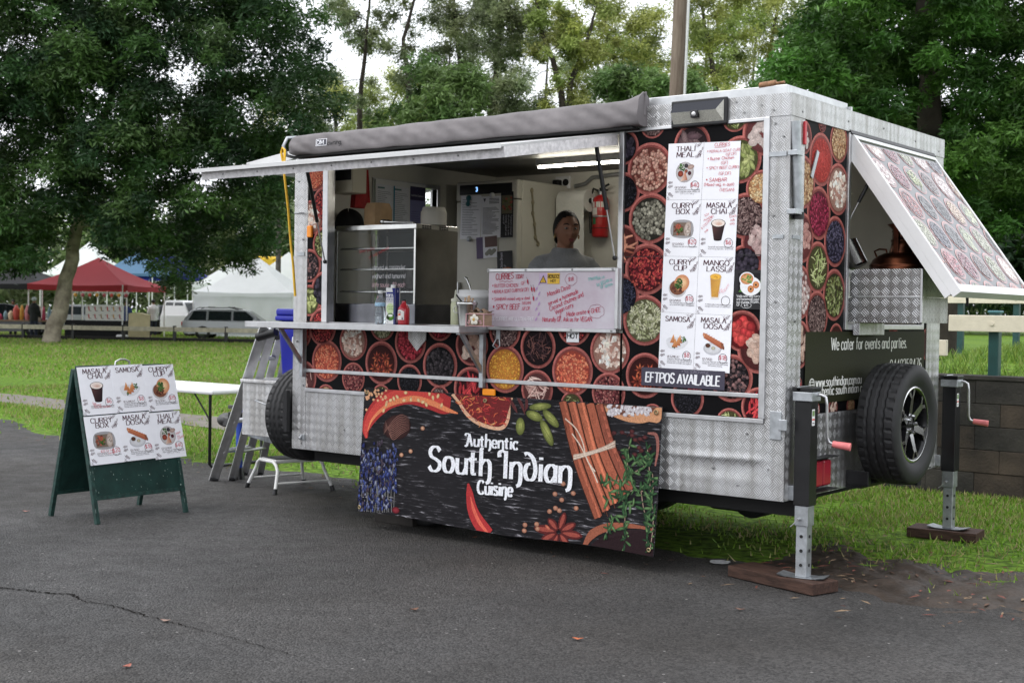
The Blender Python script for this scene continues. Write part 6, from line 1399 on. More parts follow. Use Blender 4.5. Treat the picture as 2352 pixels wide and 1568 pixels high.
# whiteboard
wb = thing('whiteboard', 'whiteboard of handwritten curries standing in the serving window', 'whiteboard', (2.2, -.03, 1.336)); Z0 = 1.350-1.336; bx0, bx1 = 1.745-2.2, 2.667-2.2; bz1 = 1.665-1.336
MB().box(bx0, bx1, -.004, .004, Z0-.012, bz1).build('board', mat('smudged_board', (.62, .58, .63), .3, var=.18, vscale=4, spec=.5, var2=(.50, .40, .47)), wb)
for nm, a in (('frame', (bx0-.008, bx1, -.012, .008, bz1+.0005, bz1+.022)), ('frame', (bx0-.02, bx1+.012, -.014, .008, Z0-.035, Z0-.0125)), ('frame', (bx1+.0005, bx1+.022, -.013, .008, Z0-.012, bz1+.02))): MB().box(*a[:4], *a[4:], .003).build(nm, m_alu, wb)
mb = MB()
for x in (bx0, -.17, .17, .45): mb.cyl((x, -.016, bz1+.011), (x, -.0115, bz1+.011), .006, n=8); mb.cyl((x, -.018, Z0-.024), (x, -.0135, Z0-.024), .006, n=8)
o = mb.build('screws', m_bolt, wb); o['kind'] = 'stuff'
cv = Canvas((bx0+.001, Z0-.01, bx1-.001, bz1)); RD = rgb(196, 44, 78); DRD = rgb(180, 30, 62); WHT = rgb(240, 238, 242); TEAL = rgb(120, 196, 190)
def wt(t, u, v, h, c=RD, r=0, f=None, jit=.05):   # surveyed in a 2352-wide close-up of the board
    x = bx0+(u-210)/1965*(bx1-bx0); z = bz1-(v-160)/760*(bz1-Z0+.012); k = (bz1-Z0+.012)/760
    cv.text(t, x, z, h*k, c, 4, .12, rot=r, jit=jit, slant=.1, fit=(f/1965*(bx1-bx0)) if f else None)
wt('CURRIES', 330, 268, 80, DRD, .05, 285); wt('TODAY', 650, 255, 55, DRD, .06, 130); wt('GF', 740, 335, 42); wt('* BUTTER CHICKEN', 270, 378, 46, RD, .03, 420); wt('* KERALA GOAT CURRY(GF,DF)', 270, 462, 44, RD, .06, 590)
wt('* SAMBAR-mixed veg w daal.', 270, 565, 44, RD, .04, 620); wt('(VEGAN)', 765, 610, 36, RD, .05, 135); wt('* SPICY BEEF', 285, 688, 70, DRD, .03, 440); wt('.GF,DF', 755, 688, 42, RD, .03, 135); wt('ALL CURRIES ARE GLUTEN FREE', 240, 838, 44, WHT, .01, 705)
wt('$18', 1480, 292, 50, RD, .15, 80); wt('Masala Dosa', 1165, 500, 60, RD, .30, 360); wt('served w homemade', 1180, 622, 55, RD, .34, 480); wt('Coconut chutney and', 1205, 695, 60, RD, .36, 540); wt('Vegan curry', 1290, 740, 58, RD, .36, 290); wt('Made onsite w GHEE', 1460, 765, 56, RD, .13, 510); wt('&', 1350, 785, 40, RD); wt('Naturally GF. Ask us for VEGAN.', 1090, 840, 58, RD, .02, 760)
wt('Please', 1790, 290, 45, TEAL, .3, 130); wt('ask us', 1905, 275, 42, TEAL, .25, 115); wt('for VEGAN or', 1905, 360, 45, TEAL, .3, 235); wt('GF option', 1960, 390, 42, TEAL, .25, 180)
def bpt(u, v): return (bx0+(u-210)/1965*(bx1-bx0), bz1-(v-160)/760*(bz1-Z0+.012))
cv.ribbon([bpt(385+i*19, 290+8*math.sin(i*1.6)) for i in range(13)], .0022, DRD, 5)
for cu, cvv, ru, rv in ((1520, 265, 85, 75), (1905, 690, 110, 85)): cv.ribbon([bpt(cu+ru*math.cos(t)*(1+.1*abs(math.sin(3.5*t))), cvv+rv*math.sin(t)*(1+.1*abs(math.sin(3.5*t)))) for t in np.linspace(0, 6.28, 44)], .0018, rgb(150, 50, 80), 4)
for u, v in ((845, 290), (910, 395), (948, 395), (940, 520)):
    a, b = bpt(u, v), bpt(u+12, v+50); cv.ribbon([bpt(u-4, v-28), bpt(u, v-10), bpt(u+4, v+15), bpt(u+12, v+45)], [.003, .011, .010, .002], DRD, 5); cv.ribbon([bpt(u-16, v-60), bpt(u-4, v-28)], .002, rgb(60, 80, 60), 6)
for i in range(8): u, v = 1010+20*(-1)**i, 320+i*70; cv.ribbon([bpt(u+14, v-30), bpt(u, v), bpt(u-14, v+28)], [.002, .009, .002], rgb(190, 140, 200), 5)
a, b = bpt(1030, 325), bpt(1345, 178); cv.rect(*a, *b, rgb(205, 180, 212), 3); a2 = bpt(1155, 325); cv.rect(*a2, *b, rgb(232, 186, 52), 4); a3, b3 = bpt(1160, 250), bpt(1340, 200); cv.rect(*a3, *b3, rgb(40, 34, 30), 5)
x, z = bpt(1168, 243); cv.text('CAUTION', x, z, .014, rgb(232, 186, 52), 7, .2, fit=.078); x, z = bpt(1210, 300); cv.text('HOT', x, z, .014, rgb(40, 34, 30), 7, .2, fit=.038)
cv.poly([bpt(1036, 312), bpt(1146, 312), bpt(1092, 205)], rgb(40, 34, 30), 5); cv.poly([bpt(1052, 303), bpt(1130, 303), bpt(1092, 228)], rgb(236, 190, 56), 6); x, z = bpt(1088, 296); cv.text('!', x, z, .018, rgb(40, 34, 30), 7, .2)
cv.build('handwriting', lambda u, v, h: (u, -.0045-h, v), m_paper, wb)

# ================================================================== BANNER
bc = [onY(833, 890, -.04), onY(1515, 935, -.04), onY(1507, 1272, -.09), onY(825, 1178, -.09)]
BX0, BX1, BZ0, BZ1 = .712, 2.995, .098, .914
bt = thing('vinyl_banner', 'dark vinyl banner reading Authentic South Indian Cuisine hung under the serving side', 'banner', ((BX0+BX1)/2, -.07, BZ0))
def ban(x, z, d=0.0):
    v = (z-BZ0)/(BZ1-BZ0); u = (x-BX0)/(BX1-BX0)
    y = -.040-.055*(1-v)**1.3-.006*math.sin(u*9+v*2)*(1-v)-.004*math.sin(u*23+1)*(1-v)**2-.012*math.exp(-((u-1)/.05)**2)*(1-v)
    zz = z+.010*math.sin(u*pi*3)*(1-v)**3-.014*u*(1-v)**2+ .008*(1-v)**2
    return Vector((x-(BX0+BX1)/2+.012*(v-.5)*(2*u-1)*0, y-d+.07, zz-BZ0))
def wood_mat():
    m = bpy.data.materials.new('printed_dark_wood'); m.use_nodes = True; n = m.node_tree; b = n.nodes['Principled BSDF']; LK = n.links.new
    t = n.nodes.new('ShaderNodeTexCoord'); mp = n.nodes.new('ShaderNodeMapping'); mp.inputs['Scale'].default_value = (5, 1, 48); mp.inputs['Rotation'].default_value = (0, .03, 0)
    z = n.nodes.new('ShaderNodeTexNoise'); z.inputs['Scale'].default_value = 1.6; z.inputs['Detail'].default_value = 8; z.inputs['Roughness'].default_value = .68; z.inputs['Distortion'].default_value = .6
    q = n.nodes.new('ShaderNodeTexNoise'); q.inputs['Scale'].default_value = 1.7; q.inputs['Detail'].default_value = 3
    LK(t.outputs['Object'], mp.inputs[0]); LK(mp.outputs[0], z.inputs['Vector']); LK(t.outputs['Object'], q.inputs['Vector'])
    r = n.nodes.new('ShaderNodeValToRGB'); e = r.color_ramp.elements; e[0].position = .49; e[0].color = (.006, .0055, .007, 1); e[1].position = .70; e[1].color = (.50, .48, .52, 1); k = e.new(.585); k.color = (.028, .026, .03, 1)
    r2 = n.nodes.new('ShaderNodeMapRange'); r2.inputs['From Min'].default_value = .33; r2.inputs['From Max'].default_value = .5; r2.inputs['To Min'].default_value = .05
    mx = n.nodes.new('ShaderNodeMix'); mx.data_type = 'RGBA'; mx.inputs[6].default_value = (.011, .010, .012, 1)
    LK(z.outputs['Fac'], r.inputs[0]); LK(q.outputs['Fac'], r2.inputs[0]); LK(r2.outputs[0], mx.inputs[0]); LK(r.outputs[0], mx.inputs[7]); LK(mx.outputs[2], b.inputs['Base Color']); b.inputs['Roughness'].default_value = .55; b.inputs['Specular IOR Level'].default_value = .15; return m
mb = MB(); mb.grid(lambda u, v: ban(BX0+u*(BX1-BX0), BZ0+v*(BZ1-BZ0)), 90, 30, flip=False); mb.grid(lambda u, v: ban(BX0+u*(BX1-BX0), BZ0+v*(BZ1-BZ0), -.0012), 60, 20, flip=True, mi=1)
mb.build('vinyl_sheet', [wood_mat(), mat('banner_back', (.3, .3, .3), .6)], bt)
cv = Canvas((BX0+.003, BZ0+.003, BX1-.003, BZ1-.003)); cv.step = .0005
def z4(x, y):
    u, v = 631.6+.3906*x, 717.8+.3906*y; f = (v-(890+(u-833)*.066))/(300); p = onY(u, v, -.04-.05*max(0, min(1, f))); return (p.x, p.z)
PX = abs(z4(1500, 900)[0]-z4(1400, 900)[0])/100
PZ = abs(z4(1500, 900)[1]-z4(1500, 800)[1])/100
def zp(lst, sm=3): return catmull([z4(*p) for p in lst], sm, True)
def zshape(lst, c, l, c2=None):
    P = zp(lst); cx = sum(p[0] for p in P)/len(P); cy = sum(p[1] for p in P)/len(P); n = len(P); zz = random.random()*.8
    area = sum(P[i][0]*P[(i+1) % n][1]-P[(i+1) % n][0]*P[i][1] for i in range(n))
    if area < 0: P = P[::-1]
    cv.poly(P, rgb(*c), l)
def zdisc(x, y, rx, ry, c, l, e=None, rot=0, n=22, hl=None):
    a = z4(x, y); cv.disc(a[0], a[1], rx*PX, ry*PZ, rgb(*c), l, n, rot, edge=rgb(*e) if e else None, hl=hl)
def zrib(lst, w, c, l, sm=True, cols=None):
    P = [z4(*p) for p in lst]; P2 = catmull(P, 5) if sm else P
    if isinstance(w, list):
        w2 = list(np.interp(np.linspace(0, len(w)-1, len(P2)), range(len(w)), w)); w2 = [q*PZ for q in w2]
    else: w2 = w*PZ
    cv.ribbon(P2, w2, rgb(*c), l)
rd = random.Random(9)
# half chilli, seeds, nutmeg
zrib([(540, 738), (535, 680), (565, 610), (620, 545), (690, 500), (790, 478), (900, 500), (985, 535), (1030, 545)], [20, 70, 105, 125, 128, 130, 140, 130, 100], (176, 26, 26), 1)
zrib([(540, 738), (535, 680), (565, 610), (620, 545), (690, 500), (790, 478), (900, 500), (985, 535)], [8, 40, 60, 75, 80, 80, 85, 60], (208, 48, 34), 2)
zrib([(545, 700), (572, 630), (640, 560), (720, 522), (820, 505), (920, 530), (1010, 570), (1075, 592)], [4, 18, 26, 34, 38, 36, 30, 8], (232, 128, 72), 3)
for x, y in [(655, 540), (640, 575), (680, 515), (720, 495), (770, 470), (800, 510), (845, 515), (870, 525), (910, 475), (930, 500), (760, 515), (960, 490), (700, 505), (980, 545), (890, 540)]: zdisc(x, y, 13, 11, (244, 216, 160), 5, (206, 160, 104), rd.uniform(0, 3), 10)
for i in range(30): zdisc(rd.uniform(528, 660), 455+rd.uniform(0, 30)+max(0, rd.gauss(10, 25)), 9, 9, (246, 196, 150), 4, (206, 140, 96), 0, 10, (-.2, .2))
zdisc(538, 570, 9, 9, (246, 196, 150), 4, (206, 140, 96)); zdisc(716, 674, 94, 80, (96, 58, 52), 2, (46, 24, 24), .15, 30, (-.15, .3))
for i in range(22):
    a = -70+i*6.6; zrib([(640+i*.5, 720-i*4), (690, 690+a*.8), (740, 655+a*.85), (790, 640+a*.5+10)], [1, 3.5, 3.5, 1], (150, 104, 92) if i % 2 else (50, 26, 26), 4)
# saffron dish
zshape([(1056, 470), (1075, 530), (1120, 605), (1190, 660), (1290, 690), (1350, 680), (1380, 620), (1384, 540), (1378, 470)], (226, 176, 140), 1); zshape([(1075, 468), (1095, 530), (1135, 590), (1200, 640), (1290, 670), (1340, 660), (1366, 600), (1368, 470)], (120, 30, 32), 2)
for i in range(110):
    x, y = rd.uniform(1090, 1360), rd.uniform(480, 655)
    if y > 560+(x-1090)*.75 or y > 660: continue
    t = rd.uniform(0, 6.3); q = rd.uniform(14, 32); c = rd.choice([(176, 24, 32), (205, 44, 38), (140, 14, 26), (226, 96, 44), (236, 150, 70)]); zrib([(x, y), (x+q*math.cos(t), y+q*math.sin(t)*.8), (x+1.7*q*math.cos(t+.4), y+1.5*q*math.sin(t+.4))], [5, 6, 2], c, 3+rd.random()*3, False)
# cardamoms
for x, y, rx, ry, r in [(1442, 668, 27, 52, .05), (1560, 552, 64, 22, .12), (1525, 606, 50, 28, -.25), (1622, 622, 58, 28, -.65), (1598, 705, 68, 30, -1.0)]:
    zdisc(x, y, rx, ry, (178, 184, 96), 3, (84, 92, 40), r, 22, (0, .25))
    for k in (-.5, 0, .5):
        d = (math.cos(r), -math.sin(r)) if rx > ry else (0, 1); nn = (d[1], d[0]); s = min(rx, ry)*k; Lq = max(rx, ry)*.75
        zrib([(x-d[0]*Lq+nn[0]*s*.3, y-d[1]*Lq+nn[1]*s*.3), (x+nn[0]*s, y+nn[1]*s+(s if rx > ry else 0)), (x+d[0]*Lq+nn[0]*s*.3, y+d[1]*Lq)], 2.5, (112, 120, 56), 5)
for pts in ([(1380, 505), (1410, 560), (1425, 590)], [(1430, 500), (1455, 550), (1470, 600)], [(1480, 505), (1480, 550), (1470, 580)]): zrib(pts, [18, 22, 4], (96, 46, 46), 2)
# cinnamon bundle
for i in range(5):
    tx, ty, bx, by = 1692+i*54, 520+i*4, 1905+i*46, 1205-i*42
    c = [(150, 76, 50), (170, 88, 58), (182, 96, 62), (172, 88, 58), (150, 76, 54)][i]
    mid = ((tx+bx)/2-22, (ty+by)/2)
    zrib([(tx, ty), mid, (bx, by)], [60, 62, 64], tuple(int(q*.45) for q in c), 2+i*.9); zrib([(tx, ty), mid, (bx, by)], [50, 52, 54], c, 2.4+i*.9); zrib([(tx+10, ty), (mid[0]+10, mid[1]), (bx+8, by)], [14, 16, 14], tuple(min(255, int(q*1.25)) for q in c), 2.8+i*.9)
    for k in range(16):
        t = rd.random(); x = tx+(bx-tx)*t-22*4*t*(1-t)+rd.uniform(-18, 18); y = ty+(by-ty)*t; zrib([(x, y), (x+12, y+38)], 2.5, tuple(int(q*.7) for q in c), 3.0+i*.9, False)
for k in range(5): zrib([(1756, 836+k*7), (1830, 822+k*5), (1930, 790+k*5), (2002, 752+k*9)], 6, (226, 206, 186) if k % 2 else (190, 164, 144), 8.2)
for pts in ([(1708, 622), (1770, 680), (1810, 760), (1826, 836)], [(1748, 710), (1790, 770), (1826, 836)], [(1826, 836), (1850, 890), (1880, 950), (1900, 1000)], [(1826, 836), (1845, 880), (1885, 935)]): zrib(pts, 8, (222, 200, 180), 9)
# salt scoop
zshape([(1915, 520), (1935, 570), (1990, 610), (2070, 640), (2150, 650), (2200, 640), (2262, 640), (2268, 520)], (214, 150, 104), 1); zshape([(1935, 520), (1960, 560), (2020, 595), (2090, 615), (2180, 605), (2240, 560), (2240, 520)], (120, 74, 58), 2)
for i in range(60): zdisc(rd.uniform(1950, 2210), rd.uniform(535, 600), rd.uniform(8, 18), rd.uniform(7, 13), rd.choice([(240, 236, 236), (222, 216, 218), (250, 248, 248)]), 3+rd.random()*2, (196, 186, 190), rd.uniform(0, 3), 6)
# cloves in the dark
for i in range(16): x, y = rd.uniform(1990, 2200), rd.uniform(690, 860); zrib([(x, y), (x+rd.uniform(-40, 40), y+rd.uniform(-15, 40))], [10, 4], (70, 34, 36), 1.5, False); zdisc(x, y, 13, 12, (104, 50, 50), 2, (60, 26, 28))
zrib([(2190, 708), (2240, 720), (2250, 800), (2235, 900)], [10, 22, 18, 10], (150, 92, 82), 2)
# thyme
def sprig(pts, k):
    P = catmull(pts, 6); zrib(pts, 6, (150, 128, 110), 7)
    for i in range(0, len(P), 2):
        for sg in (-1, 1):
            a = rd.uniform(0, 6.3); q = rd.uniform(14, 27); c = rd.choice([(86, 128, 76), (62, 104, 62), (110, 150, 92), (48, 84, 52)])
            zdisc(P[i][0]+math.cos(a)*q, P[i][1]+math.sin(a)*q, q, q*.36, c, 7.5+rd.random()*2.5, tuple(int(v*.55) for v in c), -a, 9, (0, .3))
for pts in ([(1930, 1000), (1990, 985), (2050, 980), (2110, 940), (2190, 890)], [(2085, 780), (2070, 850), (2075, 930), (2060, 1000)], [(2190, 800), (2200, 900), (2205, 1000), (2215, 1100), (2235, 1190)], [(1960, 1100), (2040, 1080), (2110, 1040), (2170, 1050)],
            [(2065, 1130), (2060, 1230), (2070, 1320), (2060, 1400)], [(2000, 1200), (1975, 1250), (1955, 1300)], [(2150, 1030), (2170, 1150), (2200, 1260), (2190, 1370)], [(2220, 940), (2225, 1040), (2205, 1120)], [(2120, 870), (2160, 860), (2220, 850)], [(2020, 1040), (2050, 1110), (2110, 1130)], [(2230, 1180), (2225, 1280), (2215, 1380)]): sprig(pts, 1)
# lavender
for i in range(16):
    x = 505+i*13+rd.uniform(-5, 5); zrib([(x, 1185), (x+rd.uniform(-10, 12), 1060), (x+rd.uniform(-14, 14), 900)], 3, (150, 150, 150), 2)
for i in range(420):
    x, y = rd.uniform(500, 722), rd.uniform(760, 1170)
    if (y < 810 and 530 < x < 580) or (y < 830 and 610 < x < 700 and rd.random() < .7) or (x > 690 and y > 1060): continue
    c = rd.choice([(48, 62, 135), (72, 90, 165), (36, 42, 98), (66, 76, 130), (28, 30, 62), (160, 166, 195), (92, 80, 96), (110, 120, 170)]); zdisc(x, y, rd.uniform(5, 9), rd.uniform(12, 22), c, 3+rd.random()*4, tuple(int(v*.5) for v in c), rd.gauss(0, .35), 8, (0, .3))
# small red chilli, star anise, seeds, bowl edge
zrib([(1133, 1003), (1142, 1060), (1155, 1140), (1185, 1210), (1255, 1300)], [14, 52, 74, 88, 96], (178, 26, 28), 3); zrib([(1148, 1080), (1165, 1150), (1200, 1225), (1250, 1285)], [6, 22, 26, 16], (226, 88, 60), 4)
for i in range(8):
    t = i*pi/4+.25; R_ = 150 if i % 2 == 0 else 120; d = (math.cos(t), math.sin(t)*.8); nn = (-d[1], d[0]); c = (118, 42, 38); P = lambda u, v: (1668+d[0]*u+nn[0]*v, 1290+d[1]*u+nn[1]*v)
    zshape([P(12, 0), P(R_*.45, -24), P(R_*.8, -20), P(R_, 0), P(R_*.8, 22), P(R_*.45, 26)], (92, 30, 30), 3+i*.1); zshape([P(24, 0), P(R_*.5, -12), P(R_*.85, -8), P(R_*.85, 8), P(R_*.5, 14)], (156, 66, 52), 4+i*.1)
zdisc(1605, 1262, 20, 10, (214, 120, 84), 6, (150, 60, 44), -.6)
for x, y in [(868, 680), (798, 816), (745, 838), (1647, 1065), (1755, 1062), (1687, 1100), (1650, 1148), (1773, 1150), (1615, 1167), (1673, 1163), (1472, 1242), (1540, 1240), (1468, 1275), (1545, 1267), (1695, 1005)]: zdisc(x, y, 14, 14, (236, 186, 146) if x < 1000 else (206, 150, 120), 5, (140, 88, 66), 0, 12, (-.2, .25))
zrib([(1822, 1385), (1870, 1305), (1960, 1262), (2060, 1252), (2150, 1258), (2245, 1275)], [24, 52, 46, 30, 18, 12], (150, 82, 56), 3); zshape([(1860, 1420), (1900, 1340), (1990, 1290), (2100, 1275), (2245, 1290), (2250, 1420)], (40, 24, 28), 2); zdisc(716, 1172, 26, 22, (150, 32, 48), 4, (80, 12, 24))
# lettering, drawn with a broad pen; some letters carry long tails
_keep = dict(GL)
for ch, w_, d_ in (('n', 5.4, '0 6.2 0 0/~0 4.4 1.6 6 3.6 6.3 5 5.2 5.3 3.5 5.3 -.5 4.6 -2.2 3.2 -2.9'), ('h', 5.4, '~0 9 .2 10.6 1.4 10.8/0 9.6 0 0/~0 4.4 1.6 6 3.6 6.3 5 5.2 5.3 3.5 5.3 -.5 4.6 -2.2 3.2 -2.9'), ('I', 3.4, '~-1.2 8 -1.4 9.6 0 10.4 1.6 10.2/2.4 10.4 2.4 0'),
                   ('d', 5.8, '~2.8 6.3 .9 5.6 0 3.2 .9 .7 2.8 0 4.7 .7 5.7 3.2 5.2 6.5 3.6 9 1 10.4 -.6 9.8'), ('A', 7.6, '~-1.2 8.4 -.6 10 1.4 10.4 3.4 10/3.6 10 7 0/3.6 10 1 0/~1 0 -.2 -.6 -1 .4/1.8 3.6 5.6 3.6'), ('t', 4, '~1.4 9 1.4 2 2 .3 3.6 .4/~-.6 5.4 .4 6.4 2 6.2 3.8 6.4')): _g(ch, w_, d_)
def ztext(t, x0, y0, x1, y1, cap, w, th):
    a, b = z4(x0, y0), z4(x1, y1); cv.text(t, a[0], a[1], cap*PZ, rgb(242, 243, 248), 11, w, th, fit=math.hypot(b[0]-a[0], b[1]-a[1]), rot=math.atan2(b[1]-a[1], b[0]-a[0]), serif=False, gap=2.3)
ztext('Authentic', 1124, 780, 1428, 803, 70, .25, .10); ztext('South Indian', 908, 928, 1738, 1003, 150, .205, .075); ztext('Cuisine', 1192, 1060, 1396, 1075, 78, .25, .10)
GL.clear(); GL.update(_keep)
cv.build('print', lambda u, v, h: ban(u, v, h+.0008), m_print, bt)
for x, z in ((BX0+.03, BZ0+.03), (BX1-.03, BZ0+.035), (BX1-.035, BZ1-.03), (BX0+.03, BZ1-.03), (1.74, BZ1-.03)):
    mb = MB(); c = ban(x, z, .007); mb.M = Matrix.Translation(c) @ Matrix.Rotation(pi/2, 4, 'X'); mb.lathe([(.006, 0), (.006, .003), (.014, .003), (.014, 0)], 16); mb.build('eyelet', mat('brass', (.35, .27, .15), .35, .9), bt)

# ================================================================== A-FRAME BOARD
af = thing('sandwich_board', 'green A-frame sandwich board on the asphalt carrying six menu cards', 'A-frame sign', (-.85, -.80, 0))
m_gw = mat('green_painted_timber', (.008, .034, .028), .5, var=.35, vscale=9, bump=.25, bscale=50, spec=.4)
m_chip = mat('chipped_edge', (.011, .04, .033), .55, var=.6, vscale=30, bump=.3)
yA, yB = -.385, .355; ztop = 1.0; fx, bxx = .265, -.262
def leaf_panel(name, sg, X):
    g = group_part(name, af)
    P = lambda y, z, d: Vector((sg*.012+(X-sg*.012)*(1-z/ztop), y, z))+Vector((sg*d*.97, 0, d*.24))
    def slab(nm, ya, yb, za, zb, d0, d1, m):
        mb = MB(); vs = [P(y, z, d) for d in (d0, d1) for z in (za, zb) for y in (ya, yb)]; mb.add(vs, [(0, 2, 3, 1), (4, 5, 7, 6), (0, 1, 5, 4), (2, 6, 7, 3), (0, 4, 6, 2), (1, 3, 7, 5)]); return mb.build(nm, m, g)
    slab('board', yA+.028, yB-.028, .175, ztop, -.006, .006, m_gw); slab('stile', yA, yA+.0275, .0, ztop, -.014, .014, m_chip); slab('stile', yB-.0275, yB, .0, ztop, -.014, .014, m_chip); slab('rail', yA+.028, yB-.028, .15, .1745, -.012, .010, m_chip); slab('rail', yA+.028, yB-.028, ztop+.0005, ztop+.02, -.012, .012, m_gw)
    return P
Pf = leaf_panel('front_panel', 1, fx); leaf_panel('back_panel', -1, bxx)
cv = Canvas(); rdc = random.Random(6)
for k in range(46):
    y, z = rdc.uniform(yA+.03, yB-.03), rdc.uniform(.18, .40) if k < 26 else rdc.uniform(.18, .98); s_ = rdc.uniform(.001, .004); cv.poly([(y+s_*rdc.uniform(.4, 1)*math.cos(t), z+2*s_*rdc.uniform(.4, 1)*math.sin(t)) for t in np.linspace(0, 5.6, 7)], rgb(150, 165, 158), 0)
for k in range(60):
    y = (yA if k % 2 else yB-.027)+rdc.uniform(.0, .006)+(.021 if k % 4 > 1 else 0); z = rdc.uniform(.02, .98); cv.rect(y, z, y+rdc.uniform(.001, .003), z+rdc.uniform(.004, .03), rgb(140, 158, 150), 2)
o = cv.build('paint_chips', lambda u, v, h: Pf(u, v, (.0145 if (u < yA+.029 or u > yB-.029) else .0065)+h), m_paper, af); o['kind'] = 'stuff'
mb = MB(); mb.tube([(0, -.06, 1.015), (0, -.055, 1.045), (0, -.02, 1.06), (0, .02, 1.06), (0, .055, 1.045), (0, .06, 1.015)], .006, 8); mb.build('carry_handle', m_alu, af)
rd = random.Random(3)
Nf = (Pf(0, .5, 1)-Pf(0, .5, 0)).normalized(); Vf = (Pf(0, 1, 0)-Pf(0, 0, 0)).normalized(); afl = Vector(af.location)
aw, ah = .262, .325
def acard(c, r):
    u0 = -.385+.012+c*(aw-.004)+(.02 if r else 0)*0; v0 = (1-r)*(ah-.002)+.372
    o = afl+Pf(u0, v0-.012*(c == 2)+.006*c, .0165+.002*((c+r) % 3)); rr = .012
    Uy = (Vector((0, 1, 0))+Vf*.02).normalized(); V2 = Nf.cross(Uy).normalized(); 
    return lambda u, v, d: o+Uy*u+V2*v+Nf*d
AL = [['chai', 'samosa', 'cup'], ['box', 'dosa', 'thali']]
for r in range(2):
    for c in range(3):
        k = AL[r][c]; hd = ()
        if k == 'chai': hd = [('Soy', .30, .22, .05, 0, H_), ('Almond', .32, .18, .05, 0, H_), ('Soy milk available', .34, .14, .045, 0, H_)]
        if k == 'box': hd = [('$25 for two', .34, .24, .055, .05, H_), ('curries', .55, .20, .05, 0, H_)]
        if k == 'thali': hd = [('Meal', .78, .48, .055, .4, H_), ('for', .80, .42, .05, .3, H_), ('2 people', .8, .37, .05, .4, H_)]
        sheet('menu_card', 'white menu card printed %s on the green sandwich board' % LBL[k], 'menu card', acard(c, r), aw, ah, lambda cv, k=k, hd=hd: menu_card(cv, aw, ah, *CARDS[k], hand=hd, seed=40+len(k)), 'menu cards on the sandwich board')

# ================================================================== PROPS BESIDE THE TRAILER
# folding table
tb_ = thing('folding_table', 'white plastic folding table with dark steel legs behind the sandwich board', 'table', (-3.35, 1.62, 0))
m_pl = mat('white_plastic', (.76, .76, .76), .45, var=.05)
MB().box(-.95, .95, -.37, .37, .655, .70, .018).build('table_top', m_pl, tb_)
for sx in (-1, 1):
    mb = MB(); x = sx*.84; mb.tube([(x, -.3, .654), (x, -.3, .03), (x, -.28, .012), (x, .28, .012), (x, .3, .03), (x, .3, .654)], .014, 8); mb.build('leg_frame', m_blackp, tb_)
    mb = MB(); mb.tube([(x-.0*sx, -.3, .42), (x-.22*sx, -.3, .654)], .008, 6); mb.build('leg_brace', m_blackp, tb_)
MB().box(.40, .46, -.377, -.3705, .667, .688, .004).build('latch', m_black, tb_)
# folded step ladder
ld = thing('step_ladder', 'folded aluminium step ladder leaning against the drawbar end of the trailer', 'ladder', (-1.8, .95, 0))
A0 = Vector((.0, -.17, 0)); TOPL = Vector((.80, -.34, 1.285))
m_lad = mat('ladder_aluminium', (.62, .62, .63), .38, .9, var=.15, vscale=16)
def stile(p, q, w, t, name='stile'):
    d = (q-p).normalized(); s = Vector((.62, .78, 0)); s = (s-d*s.dot(d)).normalized(); n = d.cross(s); mb = MB()
    for off, ww in ((-.36, .28), (.36, .28)):
        a = s*(w*off); h = s*(w*ww/2); k = n*(t/2)
        vs = [p+a-h-k, p+a+h-k, p+a+h+k, p+a-h+k, q+a-h-k, q+a+h-k, q+a+h+k, q+a-h+k]; mb.add(vs, [(3, 2, 1, 0), (4, 5, 6, 7), (0, 1, 5, 4), (1, 2, 6, 5), (2, 3, 7, 6), (3, 0, 4, 7)])
    h = s*(w*.23); k = n*(t*.28); vs = [p-h-k, p+h-k, p+h+k, p-h+k, q-h-k, q+h-k, q+h+k, q-h+k]; mb.add(vs, [(3, 2, 1, 0), (4, 5, 6, 7), (0, 1, 5, 4), (1, 2, 6, 5), (2, 3, 7, 6), (3, 0, 4, 7)])
    mb.build(name, m_lad, ld); mb = MB(); e = p+d*.05; mb.tube([p+d*.001, e], w*.42, 4); 
    f = MB(); f.cyl(p+d*.0, p+d*.035, w*.52, n=8); f.build('rubber_foot', m_black, ld)
A1 = Vector((-.12, .26, 0)); B0, B1 = Vector((.10, -.06, 0)), Vector((-.01, .34, 0)); sh_ = TOPL-A0
T0 = TOPL; T1 = TOPL+Vector((-.06, .24, .0)); T2 = TOPL+Vector((.055, .03, -.02)); T3 = TOPL+Vector((.0, .27, -.02))
stile(A0, T0, .075, .03); stile(A1, T1, .06, .03); stile(B0, T2, .06, .028); stile(B1, T3, .055, .028)
for k in range(1, 5):
    t = k/5; mb = MB(); mb.tube([A0.lerp(T0, t), A1.lerp(T1, t)], .02, 6); mb.build('rung', m_lad, ld); 
    if k % 2: mb = MB(); mb.tube([B0.lerp(T2, t), B1.lerp(T3, t)], .013, 6); mb.build('rung', m_lad, ld)
mb = MB(); d = (T0-A0).normalized(); mb.tube([T0-d*.10+Vector((-.02, -.02, 0)), T0-d*.06+Vector((.13, .02, .01))], .035, 8); mb.build('hinge_plate', m_black, ld); mb = MB(); mb.tube([T1-d*.10+Vector((-.02, -.02, 0)), T1-d*.06+Vector((.13, .02, .01))], .03, 8); mb.build('hinge_plate', m_black, ld)
cvl = None
